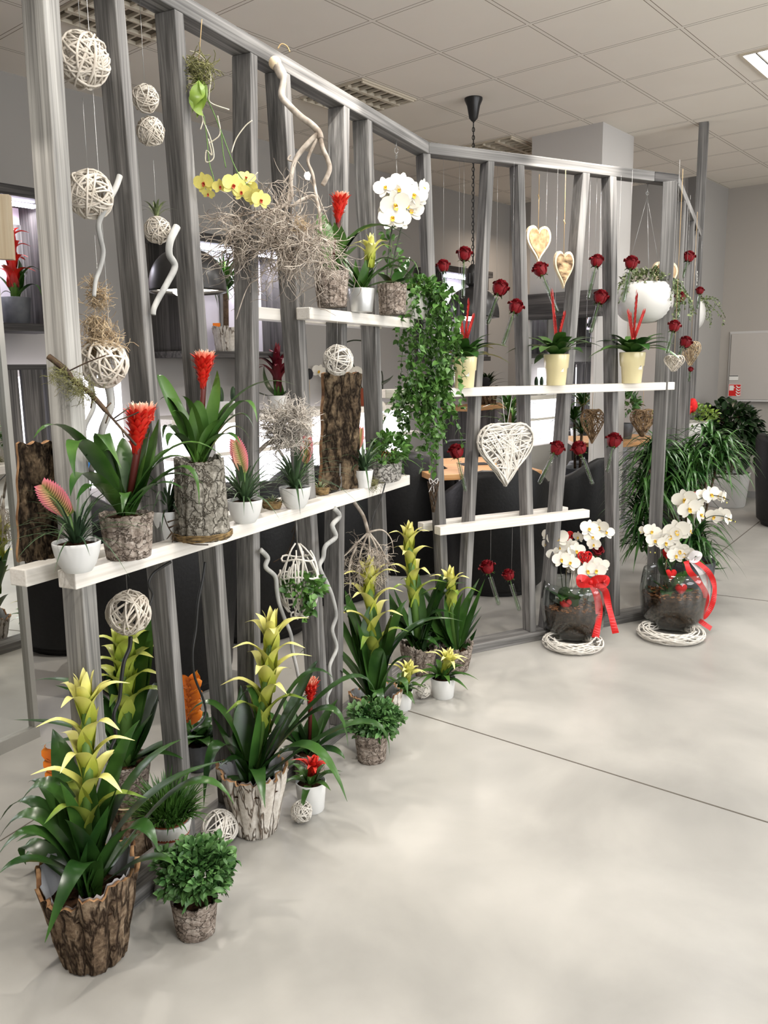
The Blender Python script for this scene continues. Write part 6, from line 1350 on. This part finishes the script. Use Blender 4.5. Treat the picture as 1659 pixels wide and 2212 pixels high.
blossoms(t, p, [(762, 808, 0, 1.1), (745, 795, 0, .9), (800, 845), (815, 850, 0, .9), (775, 858), (790, 862), (812, 880), (800, 900), (815, 905, 0, .9), (795, 915), (808, 930), (800, 945), (742, 842, 0, .9), (740, 812, 0, .8), (690, 802, 0, .8)], ORC, 20*m, (.2, -1, 0), p); b = MB(); px_leaves(b, p+UP*34*m, [(830, 830, 850, 810, 0, 1.6), (760, 840, 750, 830, 0, 1.4)], 34*m, 0, p, 8); b.build('foliage', M_leaf, t)
p = WB.at(205, 1040, .33); p.z = .9
t = thing('blue_orchid', 'blue orchid spray in front of the bright panel behind the bark pots', 'orchid', WB.p(.33, .36, .56), 0); c = t.location.copy(); spikes(t, c, [((190, 1060), (188, 1010), (200, 980), (218, 965)), ((195, 1060), (205, 1010), (222, 990))], .004, off=c); blossoms(t, c, [(190, 975, 0, 1), (205, 985, 0, .9), (222, 965, 0, .8), (198, 1005, 0, .9), (215, 1000, 0, .9), (228, 985, 0, .8), (185, 1000, 0, .9), (225, 960, 0, .7)], BORC, .035, (.5, -1, 0), c); b = MB(); b.lathe(cyl_prof(.05, .06, .12), 20); b.build('vase', M_white, t)
# small round sign on the wall
p = WB.at(668, 808, .3); t = thing('round_sign', 'small black round plant sign left of the dark bark slab', 'sign', V((p.x, p.y, 1.121)), WB.a); b = MB(); b.poly([(.045*cos(2*PI*i/20), 0, p.z-1.121+.045*sin(2*PI*i/20)) for i in range(20)], (0, 1, 0), .004); b.build('disc', M_tagb, t); b = MB(); b.tube([(0, .002, 0), (0, .002, p.z-1.13)], .002, 5); b.build('stick', M_string, t)
# free standing mirror on the left
pm0, pm1 = at_z(82, 1590), at_z(0, 1628); u = (pm1-pm0).normalized(); Wm = 1.3; zt = zat(pm0, 560); ang = math.atan2(u.y, u.x)
t = thing('standing_mirror', 'tall mirror in an aluminium frame at the left edge, reflecting the display', 'mirror', pm0, ang)
# local x runs towards the left edge of the picture, local y away from the camera side
sgn = 1 if V((-sin(ang), cos(ang), 0)).dot(V((-1, 1, 0))) > 0 else -1
b = MB(); b.box((Wm/2, sgn*.03, zt/2), (Wm, .04, zt)); b.build('backing', M_wall, t)
b = MB(); b.box((Wm/2, sgn*.006, .05+(zt-.07)/2), (Wm-.04, .006, zt-.07)); b.build('mirror', M_mirror, t)
b = MB(); b.box((.011, 0, zt/2), (.022, .03, zt)); b.box((Wm-.011, 0, zt/2), (.022, .03, zt)); b.box((Wm/2, 0, .025), (Wm-.044, .03, .05)); b.box((Wm/2, 0, zt-.011), (Wm-.044, .03, .022)); b.build('frame', M_alu, t)
# light board sticking out at the left edge above the mirror
D = depth(pm0)+.8; c = at_depth(-40, 490, D); b = MB(); b.box((0, 0, 0), (.29, .05, .31)); o = b.build('timber_board', MLIGHTWOOD); o.location = c; o.rotation_euler = (0, .02, .15); tag(o, 'end of a light timber board at the left edge beside the red bromeliad', 'board')
b = MB(); b.tube([(0, 0, .15), (0, 0, HCE-c.z)], .002, 5); b.build('hanging_wire', M_wire, o)

# pendant lamps
def pendant(label, c, R, H, group='black dome pendant lamps'):
    """c: middle of the dome's open rim"""
    t = thing('pendant_lamp', label, 'pendant lamp', (c.x, c.y, HCE), 0, group); o = V((0, 0, c.z-HCE)); pr = [(R*math.cos(PI/2*i/12)**.75 if i < 12 else .03, H*math.sin(PI/2*i/12)) for i in range(13)]
    b = MB(); b.lathe([(R*1.0, -.012)]+pr+[(.03, H+.02)], 40, o); o2 = b.build('dome', M_lampblk, t); sm = o2.modifiers.new('thickness', 'SOLIDIFY'); sm.thickness = .004; sm.offset = -1
    b = MB(); b.lathe([(.03, H+.01), (.045, H+.02), (.045, H+.1), (.03, H+.14), (.012, H+.16)], 20, o)
    for k in range(12): a = k*PI/6; b.box(o+V((cos(a)*.05, sin(a)*.05, H+.06)), (.008, .008, .07))
    b.build('lamp_holder', M_lampblk, t)
    b = MB(); b.lathe([(.001, -.03), (.05, -.06), (.072, -.045), (.07, 0), (.03, .05), (.02, .08)], 20, o+UP*.03); b.build('bulb', emit('warm_bulb', (255, 246, 232), 9), t)
    b = MB(); b.lathe([(R*.93, .006), (R*.9, H*.28)], 40, o); b.build('diffuser_ring', emit('lit_shade_rim', (255, 246, 232), 2.5), t)
    b = MB(); z = c.z+H+.16-HCE; k = 0
    b.tube([(0, 0, -.16), (0, 0, -.09)], .006, 6)
    while z < -.17:
        q = k % 2; b.tube([V((.0085*cos(a) if not q else 0, 0 if not q else .0085*cos(a), z+.012+.017*sin(a))) for a in [i*PI/4 for i in range(8)]], .0028, 4, 0, True); z += .026; k += 1
    b.tube([(.004, .004, c.z+H+.15-HCE), (.006, -.004, (c.z+H-HCE)*.5), (0, 0, -.1)], .0028, 5); b.build('chain', M_lampblk, t)
    b = MB(); b.lathe([(.012, -.15), (.03, -.13), (.045, -.05), (.062, -.012), (.062, -.001)], 24); b.build('canopy', M_lampblk, t)
    l = bpy.data.lights.new('pendant_bulb', 'SPOT'); l.energy = 30; l.color = (1, .9, .78); l.shadow_soft_size = .06; l.spot_size = 2.6; lo = bpy.data.objects.new('pendant_bulb', l); C.objects.link(lo); lo.location = c-UP*.04
    return t
cn = at_z(1023, 212, HCE); c = at_Y(1030, 683, cn.y); pendant('black dome pendant lamp on a chain behind the middle posts', V((cn.x, cn.y, c.z)), .19, .2)
c = at_depth(406, 626, 4.0); pendant('black dome pendant lamp glimpsed between the third and fourth posts', c, .185, .19)

# black tub chairs and the tables
def tub_chair(label, p, face, s=1.0):
    t = thing('tub_chair', label, 'armchair', p, math.atan2(face[1], face[0])-PI/2, 'black tub chairs'); n = 34
    b = MB(); vs = []; R_ = .34*s
    # U-shaped shell, open towards +y
    prof = []
    for i in range(n+1):
        a = PI*(-.12)+ -PI*(.76)*i/n if False else (PI*1.06+PI*.0) + (PI*.88)*i/n; prof.append(a)
    rows = []
    for i, a in enumerate(prof):
        q = abs(i/n-.5)*2; top = (.8-.17*max(0, q-.35)**1.3*1.6)*s; px, py = cos(a), sin(a); st = .0
        ex = R_*(1.0); row = []
        def P(k, z): return V((px*ex*k, py*ex*k + (.0 if q < .8 else (q-.8)*.9*R_), z))
        row = [P(.78, .02), P(.9, .06), P(.99, top*.55), P(1.03, top-.05), P(1.0, top-.012), P(.93, top), P(.83, top-.02), P(.77, top-.1), P(.72, .4*s), P(.7, .2*s)]; rows.append(row)
    k = len(rows[0]); 
    for r in rows: vs += r
    fs = [(i*k+j, i*k+j+1, (i+1)*k+j+1, (i+1)*k+j) for i in range(n) for j in range(k-1)]+[tuple(range(k)), tuple(n*k+j for j in range(k-1, -1, -1))]
    b.add(vs, fs); b.build('shell', M_black, t)
    b = MB(); m_ = 24
    def rr(a): return R_*.8
    b.lathe([(.01, .2*s), (R_*.72, .2*s), (R_*.76, .3*s), (R_*.75, .4*s), (R_*.68, .44*s), (.01, .455*s)], 30); b.build('seat_cushion', M_black, t)
    b = MB(); b.lathe([(R_*.78, .0), (R_*.8, .03), (R_*.74, .22*s), (.01, .22*s)], 30); b.build('base', M_black, t)
    return t
tub_chair('black tub chair behind the two low hanging roses, in front of the wooden table', V((.73, 5.36, 0)), (-.1, 1), 1.02)
tub_chair('black tub chair seen behind the left glass bowl and its posts', V((1.3, 5.92, 0)), (-.8, .5), 1.02)
for (x, y), f, s, lab in (((138, 1418), (.2, 1), 1.1, 'black tub chair behind the leftmost post beside the mirror'), ((318, 1518), (-.3, 1), 1.08, 'black tub chair behind the lower wicker ball and the second post'),
                          ((530, 1392), (-.2, 1), 1.1, 'black tub chair behind the fourth post and the twig basket'), ((880, 1245), (.3, 1), 1.1, 'black tub chair left of the low white boards'), ((700, 1310), (0, 1), 1.1, 'black tub chair behind the corkscrew branch and the root ball')):
    tub_chair(lab, at_z(x, y)+V((0, .3, 0)), f, s)
tub_chair('black tub chair at the far side of the wooden table', V((.75, 7.2, 0)), (0, -1), 1.0)
p = at_z(1732, 1146)+V((.05, .25, 0)); tub_chair('black tub chair cut off by the right edge of the picture', p, (.9, -.3), 1.02)
def table(label, c, w, d, ang, z=.75):
    t = thing('cafe_table', label, 'table', (c.x, c.y, 0), ang, 'wooden tables'); b = MB(); b.box((0, 0, z-.02), (w, d, .04)); bevel(b.build('table_top', MOAK, t), .004); b = MB(); b.box((0, 0, z/2-.01), (.06, .06, z-.06)); b.build('column', M_metal, t); b = MB(); b.box((0, 0, .01), (.42, .42, .02)); b.build('base', M_metal, t)
    return t
table('wooden table between the black chairs behind the white wicker heart', V((.58, 5.92, 0)), .78, .95, .24)
D = at_z(1030, 1003, .75); b = MB(); b.box((0, 0, 0), (.2, .14, .004)); o = b.build('menu_card', M_tagb); o.location = (D.x-.02, D.y, .753); o.rotation_euler = (0, 0, .2); tag(o, 'dark menu card lying on the wooden table', 'card')
# column mirror with a timber header
f0 = gp(3.28, .35); cw = .61
t = thing('column_mirror', 'mirror with a grey timber header on the column behind the roses', 'mirror', f0, YAW+PI/2)
H0, H1 = at_plane(1200, 688, gp(3.24, .3), V((-cY, -sY, 0))).z, at_plane(1200, 633, gp(3.24, .3), V((-cY, -sY, 0))).z
b = MB(); b.box((0, .012, H0/2+.02), (cw-.02, .01, H0-.05)); b.build('mirror', M_mirror, t)
b = MB(); b.box((.03, .04, (H0+H1)/2), (cw+.16, .07, H1-H0)); b.build('header_board', MWD[0], t)
b = MB(); b.box((-cw/2+.012, .02, H0/2), (.024, .035, H0)); b.box((cw/2-.012, .02, H0/2), (.024, .035, H0)); b.build('edge_trim', M_col, t)
# green leafy plant behind the wicker heart
p = at_z(1178, 1090); p = V((1.02, 6.5, 0)); m = mpp(p); t = thing('potted_dracaena', 'bright leafy plant in a dark pot right of the white wicker heart', 'potted plant', p); pot_part(t, 'pot', cyl_prof(.11, .14, .55), M_zinc); soil_part(t, .125, .5)
b = MB()
for k in range(3): b.tube([(.03*cos(k*2), .03*sin(k*2), .5), (.05*cos(k*2), .05*sin(k*2), .95+.1*k)], .012, 7)
b.build('trunk', M_brstem, t); b = MB()
for k in range(3): rosette(b, 22, .3, .035, (.05*cos(k*2), .05*sin(k*2), .85+.12*k), .2, 1.3, droop=.4)
b.build('foliage', M_leaf2, t)
# table and greenery beyond the column edge
table('second wooden table glimpsed right of the column', V((2.25, 7.6, 0)), .7, .7, .4, .78)
p = V((2.2, 7.55, .781)); t = thing('potted_bush', 'green leafy pot plant on the second wooden table', 'potted plant', p, 0, 'small leafy bushes'); pot_part(t, 'pot', cyl_prof(.06, .08, .14), M_zinc); b = MB(); dome_leaves(b, (0, 0, .28), (.13, .13, .16), 150, .05); b.build('foliage', M_bushleaf, t); soil_part(t, .07, .12)

# strap leaved tall plant by the end of the partition
p = at_z(1482, 1292); p = p+V((.03, .04, 0)); m = mpp(p); t = thing('potted_lily_palm', 'tall plant of long dark strap leaves behind the right glass bowl', 'potted plant', p); pot_part(t, 'pot', cyl_prof(.13, .15, .24), M_zinc); soil_part(t, .135, .21); D = depth(p)
b = MB(); heads = [(1402, 1015), (1440, 1005), (1482, 992), (1535, 965), (1432, 1045), (1490, 1025), (1412, 985), (1462, 1065), (1392, 1065), (1518, 1020), (1552, 990)]
for x, y in heads: q = at_depth(x, y, D-.16+U(-.12, .12))-p; s = V((U(-.06, .06), U(-.05, .05), .2)); b.tube(smooth([s, (s+q)*.5+V((0, 0, .05)), q]), .007, 6)
lows = [(1395, 1170), (1480, 1190), (1385, 1120), (1500, 1170)]
for x, y in lows: q = at_depth(x, y, D+U(-.1, .1))-p; s = V((U(-.05, .05), U(-.05, .05), .2)); b.tube([s, q], .006, 6)
b.build('stem', M_brstem, t); b = MB()
for x, y in heads+lows:
    c = at_depth(x, y, D-.16+U(-.12, .12))-p
    for k in range(78):
        a = k*2.4+U(-.3, .3); l = 100*m*U(.7, 1.25); e = U(-.2, 1.2); hd = V((cos(a), sin(a), 0)); s = c+V((U(-.03, .03), U(-.03, .03), U(-.07, .07))); b.leaf(s, s+hd*l*.45*cos(e)+UP*l*(.25+.4*sin(e)), s+hd*l*(.55+.3*cos(e))+UP*l*(.55*sin(e)-.4), .019*U(.8, 1.2), 7, 0, fold=.25, base=.7, mid=.3)
b.build('foliage', M_palm, t)
# pale green mum with red flowers
p = gp(6.6, -1.7); p = at_depth(1476, 905, 6.5); z = p.z; t = thing('flower_arrangement', 'pale green cushion of flowers with a row of red blooms on a white stand', 'flower arrangement', (p.x, p.y, 0)); b = MB(); b.lathe([(.16, 0), (.16, .02), (.1, .05), (.1, z-.2), (.2, z-.12), (.21, z-.02)], 24); b.build('stand', M_whitetex, t)
b = MB(); dome_leaves(b, (0, 0, z+.01), (.27, .25, .12), 420, .03); b.build('foliage', M_leafy, t); D = depth(p)
for x, y in ((1450, 903), (1462, 897), (1474, 888), (1485, 882), (1496, 876)):
    c = at_depth(x, y, D-.2)-V(t.location); b = MB(); b.ball(c, (.035, .035, .05), 12, 9, 0, lambda a, q: 1+.12*sin(a*6+q*9)); b.build('red_bloom', M_redheart, t)
# weeping fig in its white tub
p = at_z(1566, 1092); m = mpp(p); t = thing('weeping_fig', 'weeping fig in a large white tub against the far wall', 'potted plant', p); h = zat(p, 1030); pot_part(t, 'pot', [(38*m, 0), (40*m, .01), (47*m, h*.97), (48*m, h), (44*m, h), (43*m, h*.8)], M_white, 40); soil_part(t, 44*m, h*.9); D = depth(p)
b = MB()
for k in range(4): b.tube(smooth([V((.03*cos(k*1.6), .03*sin(k*1.6), h*.85)), V((.06*cos(k*1.6+1), .06*sin(k*1.6+1), h+.15)), V((.05*cos(k*1.6+2.4), .05*sin(k*1.6+2.4), h+.35)), V((.15*cos(k*1.6), .15*sin(k*1.6), h+.6))]), .018, 7)
b.build('trunk', M_brstem, t); b = MB(); c = at_depth(1572, 932, D-.1)-p; dome_leaves(b, c, (.33, .31, .29), 700, .085, hang=.5)
for k in range(16): a = U(0, 6.28); dome_leaves(b, c+V((cos(a)*.3, sin(a)*.26, U(-.35, .1))), (.1, .1, .18), 26, .08, hang=.9)
for i, v in enumerate(b.v):
    q = V(v)+p-gp(0, 0); X_, Y_ = (q.x*cY+q.y*sY)/.6, (-q.x*sY+q.y*cY)/.6
    X2, Y2 = min(X_, 8.5), (min(Y_, -.08) if X_ > 7.1 else Y_)
    b.v[i] = tuple(gp(X2, Y2, q.z)-p)
b.build('foliage', M_darkleaf, t)
# orange pot plant behind the right bowl
p = at_z(1515, 1262); p = p+V((0, .12, 0)); m = mpp(p); t = thing('potted_orchid', 'white pot with a broad leaved orchid behind the right glass bowl', 'potted plant', p, 0, 'white orchids'); pot_part(t, 'pot', cyl_prof(.085, .1, .17), M_white); soil_part(t, .09, .15, M_chips); b = MB(); px_leaves(b, p+UP*.15, [(1522, 1200, 1538, 1166, 0, 1.3), (1530, 1228, 1572, 1226, -.02), (1500, 1210, 1490, 1190, .05), (1540, 1222, 1550, 1212, .03)], .075, 0, p, 8); b.build('foliage', M_leaf, t)
for x, y in ((1498, 1068), (1512, 1024), (1500, 1192), (1522, 1232)): c = at_depth(x, y, depth(p))-p; b = MB(); b.ball(c, .02, 10, 8); b.build('red_bloom', M_redheart, t); 
b = MB(); b.tube(smooth([(0, 0, .15), at_depth(1500, 1192, depth(p))-p, at_depth(1498, 1068, depth(p))-p, at_depth(1512, 1024, depth(p))-p]), .003, 6); b.tube([(0, 0, .15), at_depth(1522, 1232, depth(p))-p], .003, 6); b.build('flower_stem', M_gstem, t)

# hydrant cabinet on the far wall
WF = Wall(gp(8.6, 0).x, gp(8.6, 0).y, math.degrees(YAW)-90)
def wf(x, y, o=0.0): return at_plane(x, y, gp(8.6, 0)+V((-cY, -sY, 0))*o, V((-cY, -sY, 0)))
nF = V((-cY, -sY, 0)); uF = V((sY, -cY, 0))
a, c2 = wf(1574, 722), wf(1584, 862); z1, z0 = a.z, c2.z; wd = 1.0; c0 = (a+c2)*.5
t = thing('hydrant_cabinet', 'flat grey wall cabinet above the weeping fig, with red fire hose sign', 'cabinet', V((c0.x, c0.y, z0)), YAW-PI/2); b = MB(); b.box((wd/2, -.02, (z1-z0)/2), (wd, .04, z1-z0)); bevel(b.build('door', pm('cabinet_paint', (178, 172, 166), rough=.6), t), .004)
b = MB(); b.box((wd/2+.05, -.03, -.012), (wd-.05, .06, .02)); b.build('ledge', M_col, t)
b = MB(); b.box((wd/2, -.008, (z1-z0)/2), (wd+.05, .014, z1-z0+.05)); b.build('frame', M_col, t)
p0 = wf(1587, 843, .045); s = (wf(1600, 843, .045)-wf(1573, 843, .045)).length
t = thing('fire_hose_sign', 'square red sign with a white hose and flames on the wall cabinet', 'sign', p0, YAW-PI/2); b = MB(); b.box((0, 0, 0), (s, .003, s)); b.build('plate', pm('sign_red', (206, 36, 32), rough=.5), t); b = MB()
E2 = lambda pts: b.poly([(x*s, -.0025, z*s) for x, z in pts], (0, 1, 0), .001)
for bx in ((-.5, .5, .47, .5), (-.5, .5, -.5, -.47), (-.5, -.47, -.5, .5), (.47, .5, -.5, .5)): E2([(bx[0], bx[2]), (bx[1], bx[2]), (bx[1], bx[3]), (bx[0], bx[3])])
E2([(-.43, -.02), (-.08, -.02), (-.08, .4), (-.43, .4)]); E2([(-.08, .18), (.02, .18), (.02, .24), (-.08, .24)])
for k in range(4): z = .36-.22*k; E2([(.08, z), (.2, z-.16), (.36, z-.2), (.44, z-.12), (.43, z-.02), (.36, z-.11), (.25, z-.08), (.14, z+.04)])
b.build('pictogram', M_tagw, t)
p0 = wf(1585, 816, .045); t = thing('small_notice', 'small white notice with a black bar above the red sign', 'notice', p0, YAW-PI/2); b = MB(); b.box((0, 0, 0), (s*.72, .002, s*.4)); b.build('paper', M_tagw, t); b = MB(); b.box((0, -.0015, s*.15), (s*.7, .002, s*.06)); b.build('black_bar', M_tagb, t)
# ------------------------------------------------------------------ camera, world, colour management
cam = bpy.data.cameras.new('camera'); co = bpy.data.objects.new('camera', cam); C.objects.link(co)
cam.sensor_fit = 'VERTICAL'; cam.sensor_height = 24.0; cam.lens = 24.0*F/2212; cam.clip_start = .02; cam.clip_end = 100
co.matrix_world = Matrix(((r2.x, u2v.x, -fw.x, O.x), (r2.y, u2v.y, -fw.y, O.y), (r2.z, u2v.z, -fw.z, O.z), (0, 0, 0, 1)))
sc = bpy.context.scene; sc.camera = co
w = bpy.data.worlds.new('world'); sc.world = w; w.use_nodes = True
w.node_tree.nodes['Background'].inputs[0].default_value = lin((200, 196, 190)); w.node_tree.nodes['Background'].inputs[1].default_value = .05
vs = sc.view_settings; vs.view_transform = 'Standard'; vs.look = 'None'; vs.gamma = 1.0; vs.use_curve_mapping = False; vs.exposure = 0.25
sc.cycles.use_denoising = True; sc.cycles.max_bounces = 8; sc.cycles.transmission_bounces = 8; sc.cycles.transparent_max_bounces = 8
sc.cycles.caustics_reflective = False; sc.cycles.caustics_refractive = False; sc.cycles.sample_clamp_indirect = 6.0
